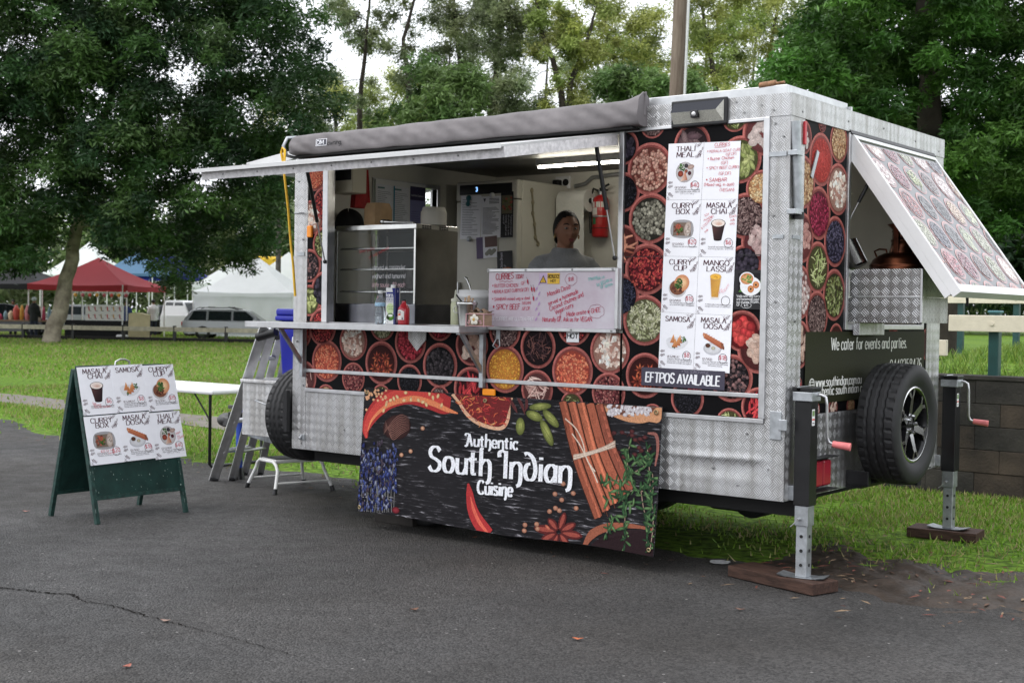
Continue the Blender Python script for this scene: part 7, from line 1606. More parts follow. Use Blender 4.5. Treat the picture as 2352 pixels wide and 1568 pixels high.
# step stool
st_ = thing('step_stool', 'low white tubular step stool with black tread in front of the spare tyre', 'step stool', (-.98, .87, 0), -.28)
m_st = mat('white_tube', (.66, .66, .65), .4, var=.08, vscale=20)
for sy in (-1, 1):
    mb = MB(); y = sy*.2; mb.tube([(-.25, y*1.25, .012), (-.19, y, .17), (-.165, y, .21), (-.12, y, .235), (.12, y, .235), (.165, y, .21), (.19, y, .17), (.25, y*1.25, .012)], .0135, 10); mb.build('leg_frame', m_st, st_)
    for sx in (-1, 1): MB().cyl((sx*.252, y*1.26, 0), (sx*.24, y*1.22, .04), .019, n=10).build('rubber_foot', m_black, st_)
for sx in (-1, 1): mb = MB(); mb.tube([(sx*.225, -.235, .08), (sx*.225, .235, .08)], .009, 8); mb.build('cross_bar', m_st, st_)
MB().box(-.13, .13, -.19, .19, .222, .25, .008).build('step_frame', m_st, st_); MB().box(-.115, .115, -.175, .175, .2505, .255, .003).build('rubber_tread', m_black, st_)
# blue bin
bb = thing('plastic_bin', 'royal blue plastic tub with lid standing on the tread plate tool box', 'tub', (-.78, 1.02, .8685))
m_blue = mat('royal_blue_plastic', (.012, .018, .30), .38, var=.12, vscale=6)
mb = MB(); mb.box(-.27, .27, -.24, .24, 0, .46, .03)
for i, v in enumerate(mb.v): k = .9+.1*v[2]/.46; mb.v[i] = (v[0]*k, v[1]*k, v[2])
mb.build('tub_body', m_blue, bb); MB().box(-.285, .285, -.255, .255, .461, .50, .012).build('rim', m_blue, bb); MB().box(-.28, .28, -.25, .25, .501, .555, .015).build('lid', m_blue, bb)
mb = MB(); mb.box(-.42, -.2855, -.12, .12, .49, .54, .015); mb.box(-.42, -.34, -.10, .10, .455, .491, .01); mb.build('handle_block', m_black, bb)
mb = MB(); mb.tube([(.0, -.235, .36), (-.05, -.265, .33), (-.06, -.265, .25), (-.02, -.265, .21), (.08, -.265, .21), (.1, -.235, .25)], .014, 8); mb.build('drop_handle', m_pl, bb)
# timber packers, chocks
m_tim = mat('dark_hardwood', (.055, .03, .022), .7, var=.5, vscale=9, bump=.4, bscale=40, stretch=(1, 6, 6), spec=.3)
mb = MB(); mb.box(-.36, .24, -.10, .10, 0, .06, .004); mb.build('timber_packer', m_tim, None, 'long reddish brown timber packer on the asphalt under a trailer leg', 'timber block', loc=(L+.005, .10, 0.0047), rotz=-.28)
mb = MB(); mb.box(-.22, .22, -.12, .12, 0, .06, .004); mb.build('timber_packer', m_tim, None, 'short reddish brown timber packer on the grass under a trailer leg', 'timber block', loc=(L+.06, TW+.06, 0), rotz=.1)
p = onZ(905, 1203, 0); mb = MB(); mb.box(-.17, .17, -.06, .06, 0, .075, .005); mb.build('wheel_chock', mat('dark_timber', (.02, .017, .015), .8, var=.4), None, 'dark timber block on the asphalt beneath the banner', 'timber block', loc=(p.x, p.y+.05, 0), rotz=.02)  # block in a very dark brown with random variation
# yellow lead over the hatch
mb = MB(); P = [(650, 372, -.3), (646, 350, -.28), (649, 340, -.25), (654, 344, -.22), (653, 400, -.22), (662, 480, -.2), (668, 560, -.19), (673, 605, -.18), (678, 680, -.17)]
pts = [onX(u, v, .0) for u, v, _ in P]; pts = [onY(u, v, -.25) for u, v, _ in P]
mb.tube(catmull3 if False else pts, .0085, 8); mb.build('extension_lead', mat('yellow_cable', (.72, .42, .02), .5, var=.15, vscale=20), None, 'yellow power lead hanging down the drawbar end of the trailer', 'cable', loc=(0, 0, 0))
# leaf and twig litter on the churned edge
rgl = np.random.default_rng(31); mb = MB()
for k in range(420):
    x = rgl.uniform(3.3, 7.2); y = edge_y(x)+rgl.normal(.1, .42); a = rgl.uniform(0, pi); ll = rgl.uniform(.012, .05); w = rgl.uniform(.003, .012); c, s = math.cos(a), math.sin(a); z = .012+.02*rgl.random()
    mb.add([(x-c*ll-s*0, y-s*ll, z), (x-s*w, y+c*w, z+.004), (x+c*ll, y+s*ll, z+.002), (x+s*w, y-c*w, z+.003)], [(0, 1, 2, 3)], int(rgl.integers(0, 3)))
for k in range(160):
    x = rgl.uniform(-6, 7); y = edge_y(x)+rgl.normal(-.25, .35); a = rgl.uniform(0, pi); ll = rgl.uniform(.01, .04); w = rgl.uniform(.002, .007); c, s = math.cos(a), math.sin(a); z = .006
    mb.add([(x-c*ll, y-s*ll, z), (x-s*w, y+c*w, z+.003), (x+c*ll, y+s*ll, z+.001), (x+s*w, y-c*w, z+.002)], [(0, 1, 2, 3)], int(rgl.integers(0, 3)))
mb.build('leaf_litter', [mat('litter_brown', (.10, .055, .035), .8), mat('litter_tan', (.22, .15, .09), .8), mat('litter_red', (.16, .05, .035), .8)], None, kind='stuff')
# fallen leaves
lp = [(60, 1176, 'pale pink leaf beside the sandwich board', (.35, .16, .13)), (380, 1428, 'dry curled leaf lying in the asphalt crack', (.30, .20, .16)), (292, 1533, 'small reddish leaf on the asphalt well in front of the sandwich board', (.30, .10, .07)), (1327, 1470, 'orange twisted leaf alone on the asphalt in front of the trailer', (.42, .12, .05)), (1090, 1236, 'long brown leaf on the asphalt just under the banner', (.22, .10, .06)), (952, 1402, 'thin brown twig-like leaf on the asphalt in front of the banner', (.16, .08, .05)), (1700, 1402, 'faded brown leaf on the asphalt beside the long timber packer', (.14, .08, .06))]
for u, v, lab, c in lp:
    p = onZ(u, v, 0); mb = MB(); a = random.uniform(0, 6)
    mb.grid(lambda s, t: ((s-.5)*.05, (t-.5)*.014*math.sin(pi*min(.98, max(.02, s)))*2, .003+.012*abs(s-.5)+.008*abs(t-.5)), 8, 3); mb.build('fallen_leaf', mat('dry_leaf_%d' % u, c, .7, var=.3, vscale=60), None, lab, 'leaf', 'fallen leaves on the asphalt', loc=(p.x, p.y, .001), rotz=a)
# ================================================================== INSIDE THE TRAILER
MB().box(.06, 2.66, .0505, .58, 1.30, 1.336, .003).build('bench_top', m_dsteel, TR)
MB().box(.06, 2.66, .10, .56, .552, 1.299).build('bench_cabinet', m_dsteel, TR)
a, b = onZ(1253, 402, 2.47), onZ(1419, 393, 2.47)
MB().box(1.10, 2.30, 1.275, 1.295, 2.475, 2.519).build('light_batten', m_alum, TR)
MB().cyl((1.12, 1.285, 2.462), (2.28, 1.285, 2.462), .008, n=10).build('lit_tube', mat('led_tube', (1, .95, .82), .4, emis=34), TR)
# ---- food warmer
fx0, fx1 = onY(772, 518, .13).x, onY(956, 518, .13).x; fy0, fy1 = .13, .13+.42; fz0, fz1 = 1.3365, 1.995
fw_ = thing('food_warmer', 'glass-fronted stainless food warmer cabinet on the serving counter', 'food warmer', ((fx0+fx1)/2, (fy0+fy1)/2, fz0)); hx, hy, hh = (fx1-fx0)/2, (fy1-fy0)/2, fz1-fz0
MB().box(-hx, hx, -hy, hy, 0, .13, .004).build('base', mat('dark_reflection_steel', (.16, .16, .18), .2, 1.0, var=.3, vscale=5), fw_)  # dark bluish reflection in the stainless base is put into its colour
MB().box(-hx, hx, -hy, hy, hh-.035, hh, .004).build('top', m_steel, fw_)
MB().box(hx-.02, hx, -hy+.002, hy, .1305, hh-.0355).build('side_panel', mat('mirror_steel', (.34, .33, .31), .16, 1.0, var=.25, vscale=3, rvar=.06), fw_)
MB().box(-hx+.02, hx-.021, hy-.012, hy, .1305, hh-.0355).build('back_panel', mat('smeared_glass_back', (.06, .075, .075), .35, .2, var=.4, vscale=4), fw_)
for x in (-hx, hx-.016): MB().box(x, x+.016, -hy-.003, -hy+.0015, .1305, hh-.036, .002).build('corner_post', m_steel, fw_)
MB().box(-hx, -hx+.015, hy-.015, hy, .1305, hh-.036).build('corner_post', m_steel, fw_)
MB().box(-hx+.017, hx-.017, -hy, -hy+.003, .131, hh-.036).build('front_glass', mat('coated_glass', (.93, .95, .95), .03, trans=1.0, ior=1.18), fw_)
MB().box(-hx+.001, -hx+.004, -hy+.004, hy-.016, .131, hh-.036).build('side_glass', m_glass, fw_)
for z in (.21, .36, .50):
    mb = MB()
    for k in range(2): mb.cyl((-hx+.02, -hy+.03+k*.34, z), (hx-.022, -hy+.03+k*.34, z), .006, n=6)
    for x in np.linspace(-hx+.03, hx-.03, 26): mb.cyl((x, -hy+.03, z+.007), (x, hy-.03, z+.007), .0022, n=4)
    s = mb.build('wire_shelf', m_steel, fw_); s['kind'] = 'stuff'
for x in (-hx+.10, 0, hx-.08): MB().box(x, x+.012, hy-.02, hy-.0125, .14, hh-.05).build('shelf_upright', m_dsteel, fw_)
cv = Canvas(); W2 = rgb(205, 205, 208)
for i, t in enumerate(('served w coriander', 'yoghurt and tamarind', 'date sauce . $9 each')): cv.text(t, -.02, .36-.058*i, .030, W2 if i < 2 else rgb(200, 170, 176), 2, .11, jit=.06, slant=.1, fit=.30)
cv.text('Beef puffs', -.14, .47, .022, rgb(170, 60, 70), 2, .10, jit=.06, rot=.15); cv.text('or veg samosa', -.05, .43, .022, rgb(190, 50, 60), 2, .10, jit=.06, rot=.35)
cv.build('glass_handwriting', lambda u, v, h: (u, -hy-.0006-h, v), m_paper, fw_)
cv = Canvas(); hot(cv, .07, .09); cv.build('danger_sticker', lambda u, v, h: (u+hx*.35, -hy-.0006-h, v+.02), m_paper, fw_)
mb = MB()
for k in range(8): x = k*.016+(.05 if k > 3 else 0); mb.box(hx+.0005, hx+.002, -hy+.06+x*1.5, -hy+.075+x*1.5, hh-.03, hh-.022); mb.box(hx+.0005, hx+.002, -hy+.06+x*1.5, -hy+.075+x*1.5, hh-.017, hh-.009)
s = mb.build('vent_slots', m_dark, fw_); s['kind'] = 'stuff'
pt = thing('cooking_pot', 'dark metal pot on the lower shelf inside the food warmer', 'pot', (fx1-.16, .34, fz0+.222)); mb = MB(); mb.lathe([(.0, .0), (.075, .0), (.095, .015), (.105, .05), (.105, .14), (.112, .145), (.108, .15), (.1, .14), (.1, .05), (.0, .012)], 28); mb.build('pot_body', mat('dark_pot', (.07, .068, .066), .35, .8), pt)
# on top of the warmer
zt = fz1+.0005
bx_ = thing('food_boxes', 'stack of kraft paper food boxes on top of the food warmer', 'food boxes', (onY(868, 518, .30).x, .30, zt))
for k in range(13):
    s = .085-.0*k; mb = MB(); z = k*.0095
    P8 = [(-s, -s*.6), (-s*.6, -s), (s*.6, -s), (s, -s*.6), (s, s*.6), (s*.6, s), (-s*.6, s), (-s, s*.6)]; q = .80
    vs = [(x, y, z) for x, y in P8]+[(x*q, y*q, z+.045) for x, y in P8]; mb.add(vs, [(i, (i+1) % 8, 8+(i+1) % 8, 8+i) for i in range(8)]+[list(range(8, 16))]); mb.build('box', mat('kraft_card', (.46, .30, .16), .75, var=.12, vscale=20), bx_)
bw = thing('paper_bowls', 'stack of white paper bowls upside down on the food warmer', 'paper bowls', (onY(996, 518, .36).x, .36, zt)); m_pb = mat('white_paperboard', (.68, .65, .58), .6, var=.05)
for k in range(14): mb = MB(); z = k*.0066; mb.lathe([(.088, z), (.088, z+.004), (.082, z+.005), (.074, z+.034), (0, z+.036)], 32); mb.build('bowl', m_pb, bw)
tg = thing('serving_tongs', 'steel serving tongs lying on top of the food warmer', 'tongs', (onY(915, 515, .2).x, .2, zt))
for s in (-1, 1):
    mb = MB(); mb.tube([(-.12, s*.02, .02), (-.06, s*.022, .018), (.02, s*.016, .014), (.14, s*.006, .010)], [.014, .009, .006, .006], 8); mb.ball((-.12, s*.02, .022), (.03, .018, .018)); mb.build('tong_arm', m_steel, tg)
bg_ = thing('black_bag', 'slumped black fabric bag beside the stacked food boxes', 'bag', (onY(795, 518, .34).x, .36, zt)); mb = MB()
def bagf(u, v):
    a = 2*pi*u; ph = (v-.02)*pi/2; r = .12*math.cos(ph)*(1+.12*math.sin(3*a)+.06*math.sin(7*a+v*5)); return (r*math.cos(a), r*.75*math.sin(a), .13*math.sin(ph)*(1+.1*math.sin(2*a)))
mb.grid(bagf, 36, 14); mb.add([bagf(k/36, 0) for k in range(36)], [list(range(36))[::-1]]); mb.build('bag_body', mat('black_cloth', (.012, .012, .013), .8, bump=.5, bscale=20), bg_)
# ---- fridge
fr = thing('upright_fridge', 'tall cream commercial fridge against the back wall inside the trailer', 'fridge', (.47, 1.80, .5505)); m_fr = mat('cream_enamel', (.56, .54, .47), .35, var=.06, vscale=4)
fX0, fX1 = -.30, .30; fYf = 1.5-1.8
MB().box(fX0, fX1, fYf+.055, .34, 0, 1.865, .01).build('cabinet', m_fr, fr); MB().box(fX0, fX1, fYf, fYf+.054, .06, 1.715, .012).build('door', m_fr, fr); MB().box(fX0, fX1, fYf-.005, fYf+.054, 1.72, 1.865, .012).build('control_panel', m_fr, fr)
MB().box(fX0+.04, fX1-.05, fYf-.010, fYf-.0052, 1.765, 1.84, .004).build('display_strip', m_black, fr)
cv = Canvas(); cv.text('3', 0, 0, .03, rgb(120, 170, 255), 1, .2); o = cv.build('display_digit', lambda u, v, h: (-.10+u, fYf-.0105-h, 1.788+v), mat('blue_led', (.25, .5, 1.0), .5, emis=1.6), fr)
MB().box(fX0+.03, fX0+.06, fYf-.03, fYf-.0005, .7, 1.1, .008).build('door_handle', m_alu, fr)
MB().cyl((fX1-.10, fYf-.0005, 1.02), (fX1-.10, fYf-.012, 1.02), .025, n=20).build('door_lock', m_alu, fr)
def fsheet(name, label, cat, u0, v0, u1, v1, draw, col=PAPER, tilt=0.0, group=None, y=1.4935, pmn='white_card'):
    p, q = onY(u0, v0, y), onY(u1, v1, y); w, h = abs(q.x-p.x), abs(p.z-q.z); c, s = math.cos(tilt), math.sin(tilt); o = Vector((p.x, y, p.z-h))
    return sheet(name, label, cat, lambda u, v, d: o+Vector((u*c-v*s, -d, u*s+v*c)), w, h, lambda cv: draw(cv, w, h), group, pm=mat(pmn, col, .55))
def lines(cv, w, h, n=20, c=(120, 118, 128), top=.9):
    rd = random.Random(int(w*1e5))
    for i in range(n):
        z = h*(top-i*(top-.06)/n); cv.rect(w*.08, z, w*(.08+.84*rd.uniform(.5, 1)), z+h*.010, rgb(*c), 1)
fsheet('notice_sheet', 'handwritten white sheet clipped to the fridge door', 'notice', 1058, 450, 1103, 548, lambda cv, w, h: lines(cv, w, h, 22), tilt=-.02, group='papers on the fridge door')
fsheet('notice_sheet', 'typed white certificate sheet with a triangle mark on the fridge door', 'notice', 1106, 452, 1150, 545, lambda cv, w, h: (lines(cv, w, h, 24, (80, 80, 92), .72), cv.poly([(w*.1, h*.95), (w*.17, h*.86), (w*.24, h*.95)][::-1], rgb(70, 70, 80), 1), [cv.rect(w*.4, h*(.93-.035*i), w*.9, h*(.945-.035*i), rgb(70, 70, 80), 1) for i in range(4)]), group='papers on the fridge door')
def tand(cv, w, h):
    cv.rect(w*.08, h*.52, w*.92, h*.92, rgb(110, 104, 84), 1); rd = random.Random(2)
    for i in range(30): cv.disc(w*rd.uniform(.15, .85), h*rd.uniform(.56, .88), w*.1, w*.08, rgb(*rd.choice([(150, 60, 50), (170, 80, 66), (120, 116, 80), (90, 100, 60)])), 2, 8)
    for i, t in enumerate(('Tandoori Chicken', 'drumstick with', 'coriander yoghurt and', 'salad GF')): cv.text(t, w*(.80-.2*i), h*.49, w*.12, rgb(190, 188, 196), 3, .12, rot=-pi/2, fit=h*(.44 if len(t) > 10 else .2))
fsheet('dish_card', 'tall black card of a tandoori dish on the fridge door', 'dish card', 1151, 441, 1178, 545, tand, pmn='black_card', group='papers on the fridge door')
fsheet('photo_sheet', 'torn violet and white photo sheet hanging low on the fridge door', 'photo', 1096, 546, 1143, 594, lambda cv, w, h: (cv.rect(0, 0, w*.32, h, rgb(110, 96, 128), 1), cv.rect(w*.42, h*.5, w, h, rgb(120, 96, 92), 1), [cv.disc(w*(.5+.07*i), h*(.2+.06*(i % 3)), w*.1, w*.08, rgb(150, 150, 140), 2, 10) for i in range(6)]), tilt=.06, group='papers on the fridge door')
fsheet('dish_card', 'small dark card reading Chicken Biriyani on the fridge door', 'dish card', 1143, 578, 1178, 620, lambda cv, w, h: (cv.text('Chicken Biriyani', w*.36, h*.06, w*.16, rgb(180, 178, 188), 3, .12, rot=pi/2, fit=h*.85), cv.text('GF', w*.58, h*.06, w*.13, rgb(180, 178, 188), 3, .12, rot=pi/2), cv.disc(w*.6, h*.02, w*.35, h*.1, rgb(190, 110, 60), 1, 16)), tilt=.05, pmn='black_card', group='papers on the fridge door')
for (u, v, lab, m) in ((1077, 455, 'teal plastic bag clip on the fridge door', mat('teal_plastic', (.01, .12, .14), .4)), (1131, 449, 'round white magnet on top of the certificate sheet', m_white), (1078, 549, 'round grey magnet at the foot of the handwritten sheet', m_galv)):
    p = onY(u, v, 1.49); mb = MB(); mb.lathe([(.0, -.014), (.02, -.012), (.022, 0)], 16, (0, 0, 0), 'Y')
    if 'clip' in lab: mb.lathe([(.0, -.014), (.016, -.012), (.018, 0)], 16, (-.008, 0, -.045), 'Y'); mb.box(-.012, .008, -.012, 0, -.045, 0)
    mb.build('fridge_magnet', m, None, lab, 'magnet', 'magnets on the fridge door', loc=(p.x, 1.4915, p.z))
p0 = onX(1226, 440, .772); mb = MB(); pts = [onX(u, v, .776) for u, v in ((1222, 438), (1224, 465), (1224, 490), (1228, 515), (1230, 545), (1236, 560))]; mb.tube(pts, .008, 6)
for p in pts: mb.ball(p, (.006, .02, .022))
mb.build('beaded_strip', mat('tarnished_beads', (.30, .26, .17), .4, .5, var=.3), None, 'string of tarnished round beads hanging on the side of the fridge', 'hanging')
# ---- back wall fittings
yb = TW-.0455
def by(u, v, y=None): return onY(u, v, yb if y is None else y)
p = by(1295, 420); ou = thing('power_outlet', 'white double power outlet with a black plug on the back wall', 'outlet', (p.x, yb, p.z)); MB().box(-.07, .07, -.02, 0, -.05, .05, .006).build('plate', m_pl, ou); MB().box(-.06, .0, -.075, -.0205, -.035, .02, .01).build('plug', m_black, ou); MB().cyl((.035, -.0205, -.0), (.035, -.03, -.0), .026, n=16).build('socket', m_dark, ou)
mb = MB(); mb.tube([by(1320, 428, 2.10), by(1345, 422, 2.10), by(1360, 408, 2.10), by(1400, 402, 2.10), by(1440, 398, 2.10)], .014, 8); mb.build('conduit', m_alum, TR)
p = by(1318, 462, 2.0); pr_ = thing('paper_towel', 'white paper towel roll with a long sheet hanging behind the cook', 'paper towel', (p.x, 2.03, p.z-.40)); m_pt = mat('tissue_paper', (.74, .73, .68), .85, bump=.3, bscale=60)
w = .13; MB().cyl((-w, 0, .40), (w, 0, .40), .085, n=28).build('roll', m_pt, pr_); mb = MB(); mb.grid(lambda u, v: ((u-.5)*2*w*(1-.02*v), -.085+.02*v+.006*math.sin(u*6+v*4)*v, .40-v*.62), 12, 16); mb.build('hanging_sheet', m_pt, pr_); MB().cyl((-w-.03, 0, .40), (w+.04, 0, .40), .02, n=12).build('spindle', m_dark, pr_); mb = MB(); mb.box(-w-.04, -w-.03, -.02, .11, .38, .42); mb.box(w+.03, w+.04, -.02, .11, .38, .42); mb.build('holder', m_pl, pr_)
p, q = by(1380, 448, 2.07), by(1382, 545, 2.07); ex_ = thing('fire_extinguisher', 'red fire extinguisher strapped to the back wall beside the paper towel', 'fire extinguisher', (p.x, 2.07, q.z)); eh_ = p.z-q.z; m_er = mat('red_enamel', (.48, .02, .022), .28, spec=.6); r = .062
MB().lathe([(0, 0), (r*.9, 0), (r, .012), (r, eh_*.86), (r*.85, eh_*.94), (r*.45, eh_*.985), (r*.32, eh_)], 32).build('cylinder', m_er, ex_)
mb = MB(); mb.cyl((0, 0, eh_), (0, 0, eh_+.035), .018, n=12); mb.cyl((-.03, 0, eh_+.03), (.03, 0, eh_+.035), .008, n=8); mb.build('valve', m_galv, ex_)
mb = MB(); mb.tube([(0, -.01, eh_+.045), (.05, -.02, eh_+.06), (.085, -.02, eh_+.075)], .009, 8); mb.tube([(0, -.01, eh_+.032), (.05, -.025, eh_+.035), (.08, -.03, eh_+.03)], .007, 8); mb.build('squeeze_lever', m_black, ex_)
mb = MB(); mb.tube([(-.02, 0, eh_+.03), (-.06, -.01, eh_+.05), (-.085, -.01, eh_), (-.088, -.01, eh_*.5), (-.08, -.01, .03)], .010, 8); mb.build('hose', m_black, ex_)
cv = Canvas(); 
def wrapfn(u, v, h): t = -pi/2+u/r; return ((r+h)*math.cos(t), (r+h)*math.sin(t), v)
for i in range(12): cv.rect(-.09+i*.015, eh_*.70, -.09+(i+1)*.015, eh_*.83, rgb(226, 222, 216), 0)
for i in range(5): cv.rect(-.05+i*.012, eh_*.52, -.05+(i+1)*.012, eh_*.69, rgb(226, 222, 216), 0)
for i in range(4): cv.rect(-.045+i*.011, eh_*.30, -.045+(i+1)*.011, eh_*.45, rgb(40, 120, 80), 0)
for i in range(5): cv.rect(.012+i*.008, eh_*.30, .012+(i+1)*.008, eh_*.6, rgb(190, 60, 56), 0)
cv.build('label', wrapfn, m_paper, ex_); mb = MB(); mb.lathe([(r+.0015, eh_*.47), (r+.003, eh_*.475), (r+.003, eh_*.5), (r+.0015, eh_*.505)], 28); mb.box(-.02, .02, -r-.012, -r-.001, eh_*.46, eh_*.51, .003); mb.box(-.03, .03, r-.005, .07, eh_*.3, eh_*.7); mb.build('strap', m_alu, ex_); mb = MB(); mb.lathe([(r+.001, eh_*.20), (r+.002, eh_*.205), (r+.002, eh_*.215), (r+.001, eh_*.22)], 28); mb.build('band', m_black, ex_)
# ---- hanging things at the drawbar end
p = onX(795, 405, .30); bxw = thing('towel_dispenser', 'cream wall box with a dark flap hanging high inside the end of the trailer', 'dispenser', (.30, p.y, p.z-.12)); MB().box(-.09, .12, -.06, .08, 0, .20, .008).build('case', mat('cream_plastic', (.52, .48, .36), .5), bxw); MB().box(-.08, .11, -.065, -.0605, .085, .19, .003).build('flap', m_black, bxw); MB().box(-.24, -.091, .0, .04, .12, .16).build('wall_arm', m_galv, bxw)
p = onX(834, 435, .32); mt = thing('red_mitts', 'red oven mitts hanging from a hook inside the serving window', 'oven mitts', (.32, p.y, p.z-.13)); m_rm = mat('red_quilted_cloth', (.38, .022, .022), .75, var=.3, vscale=12, bump=.5, bscale=30)
for k, dx in enumerate((0, .03)):
    mb = MB(); mb.grid(lambda u, v: (-.03+dx+.012*math.sin(u*5)+.015*math.sin(pi*u)*math.sin(pi*v), (u-.5)*(.11+.05*(1-v)), v*.27), 8, 10); mb.grid(lambda u, v: (-.045+dx-.012*math.sin(u*5)-.015*math.sin(pi*u)*math.sin(pi*v), (u-.5)*(.11+.05*(1-v)), v*.27), 8, 10, flip=True); mb.build('mitt', m_rm, mt)
mb = MB(); mb.tube([(-.03, 0, .265), (-.03, 0, .32), (0, 0, .34), (.03, 0, .33)], .004, 6); mb.build('hook', m_alu, mt)
# notice board in the end window
p0, p1 = onX(862, 518, .075), onX(978, 425, .075); nb = thing('notice_board', 'white notice board with three certificates in the end window of the trailer', 'notice board', (.075, (p0.y+p1.y)/2, p0.z)); bw2, bh2 = (p1.y-p0.y)/2, p1.z-p0.z
MB().box(-.008, .0, -bw2, bw2, 0, bh2, .002).build('board', m_white, nb)
for k in range(3):
    cv = Canvas(); w = bw2*2/3-.01; h = bh2*.86
    if k < 2: cv.rect(0, 0, w, h, rgb(224, 226, 234), 0); lines(cv, w, h, 16, (120, 124, 140), .82); cv.rect(w*.08, h*.90, w*.5, h*.94, rgb(90, 130, 130), 1)
    if k == 1: cv.rect(0, 0, w*.08, h, rgb(20, 130, 160), 2)
    if k == 2: cv.rect(0, 0, w, h*1.05, rgb(128, 128, 176), 0); cv.rect(0, h*.70, w, h*1.05, rgb(66, 58, 92), 1); cv.text('Food Safety Supervisor', w*.06, h*.80, h*.045, rgb(206, 206, 220), 3, .13, fit=w*.8); lines(cv, w, h, 6, (90, 88, 130), .4)
    cv.build('certificate', lambda u, v, hh, k=k: (.0008+hh, -bw2+.006+k*bw2*2/3+u, bh2*.03+v), m_paper, nb)
# ---- things on the shelf and bench
ZS = 1.3350
def shp(u, y): return onY(u, 737, y).x
x = shp(873, -.12); wb_ = thing('water_bottle', 'clear plastic water bottle on the counter shelf', 'bottle', (x, -.12, ZS)); 
pr0 = [(0, .0), (.028, .0), (.033, .008)]+[(.034+.0018*math.sin(k*1.9), .012+k*.008) for k in range(14)]+[(.034, .13), (.032, .15), (.022, .175), (.014, .188), (.0135, .20)]
MB().lathe(pr0, 28).build('bottle', mat('clear_pet', (.93, .96, .98), .06, trans=.92, ior=1.2, spec=.6), wb_); MB().lathe([(.0345, .115), (.0352, .117), (.0352, .135), (.0345, .137)], 28).build('label', mat('pale_blue_label', (.35, .55, .75), .4, var=.4, vscale=60), wb_); MB().lathe([(.0155, .197), (.0155, .213), (.013, .216), (0, .216)], 18).build('cap', m_pl, wb_); MB().lathe([(0, .004), (.030, .004), (.0325, .012), (.0325, .125), (0, .125)], 24).build('water', mat('water', (.85, .92, .95), .02, trans=1, ior=1.33), wb_)
x = shp(902, -.11); ct = thing('coconut_carton', 'white and blue coconut water carton between the two bottles', 'carton', (x, -.11, ZS), .25)
MB().box(-.034, .034, -.034, .034, 0, .232, .003).build('carton_body', m_pl, ct); mb = MB(); mb.cyl((0, 0, .232), (0, 0, .252), .015, n=18); mb.build('cap', m_pl, ct)
cv = Canvas(); NB = rgb(36, 42, 120)
cv.rect(-.033, .172, .02, .205, NB, 1); cv.text('kara', -.028, .177, .024, PAPER, 3, .16, fit=.044); cv.text('COCO', -.032, .150, .016, NB, 3, .12, fit=.05); cv.rect(-.03, .140, .02, .1415, GREY, 1); cv.disc(.0, .10, .028, .034, rgb(206, 226, 170), 1, 22); cv.text('coconut', -.02, .108, .012, rgb(110, 140, 80), 3, .1, slant=.2); cv.text('water', -.015, .093, .012, rgb(110, 140, 80), 3, .1, slant=.2); cv.disc(.002, .048, .026, .024, rgb(110, 170, 50), 2, 22, edge=rgb(60, 110, 30)); cv.disc(.002, .056, .017, .008, rgb(240, 244, 236), 3, 18); cv.disc(-.015, .045, .012, .014, rgb(40, 60, 24), 3, 14); cv.text('1L', -.02, .012, .008, GREY, 3, .12)
cv.poly([(.024, 0.001), (.034, 0.001), (.034, .231), (.012, .231), (.022, .18)], NB, 1)
cv.build('print', lambda u, v, h: (u, -.0345-h, v), m_paper, ct); cv = Canvas(); cv.rect(-.033, .001, .02, .231, NB, 1); cv.rect(-.02, .01, .012, .05, rgb(230, 230, 236), 2); cv.text('10', -.012, .03, .013, NB, 4, .16); cv.text('o', -.012, .205, .02, PAPER, 4, .2); cv.build('print', lambda u, v, h: (.0345+h, u, v), m_paper, ct)
x = shp(927, -.10); rb_ = thing('red_drink_bottle', 'stubby glass bottle of red drink next to the carton on the counter shelf', 'bottle', (x, -.10, ZS)); MB().lathe([(0, 0), (.034, 0), (.0375, .006), (.0375, .09), (.034, .108), (.022, .125), (.014, .135), (.013, .150)], 28).build('bottle', mat('red_drink', (.55, .03, .045), .08, spec=.7, trans=.25), rb_); MB().lathe([(.015, .149), (.0155, .160), (0, .162)], 18).build('cap', m_black, rb_)
cv = Canvas()
for i in range(10): cv.rect(-.03+i*.006, .03, -.03+(i+1)*.006, .082+.012*math.sin(pi*(i+.5)/10), rgb(238, 234, 230), 0)
cv.text('nburg', -.025, .076, .010, rgb(30, 30, 36), 3, .14); cv.disc(-.012, .062, .007, .007, rgb(236, 140, 40), 2, 12); cv.disc(.002, .064, .007, .007, rgb(214, 60, 40), 2, 12); cv.rect(-.02, .046, .02, .054, rgb(160, 30, 44), 2); cv.disc(.02, .038, .006, .006, GREY, 2, 12)
cv.build('label', lambda u, v, h: ((.0382+h)*math.sin(u/.038), -(.0382+h)*math.cos(u/.038), v), m_paper, rb_)
x = shp(1072, -.12); bk = thing('steel_bucket', 'small stainless bucket of wooden cutlery on the counter shelf', 'bucket', (x, -.12, ZS)); MB().lathe([(0, 0), (.045, 0), (.047, .004), (.062, .125), (.066, .128), (.066, .146), (.062, .148), (.060, .13), (.045, .006), (0, .006)], 32).build('pail', m_steel, bk); mb = MB(); mb.tube([(-.06+.02*math.cos(t), -.03, .10+.02*math.sin(t)) for t in np.linspace(0, 6.2, 14)], .0025, 6); mb.build('ring_handle', m_steel, bk)
m_wc = mat('birch_wood', (.55, .38, .24), .7, var=.2, vscale=30)
for k in range(7): mb = MB(); a = random.uniform(-.5, .5); cx_ = -.02+k*.009; mb.tube([(cx_*.4, .01*math.sin(k), .02), (cx_, .015*math.sin(k), .13), (cx_*1.2+.012, .02*math.sin(k), .175+.01*math.sin(k*2))], [.004, .004, .006], 6); mb.build('wooden_fork', m_wc, bk)
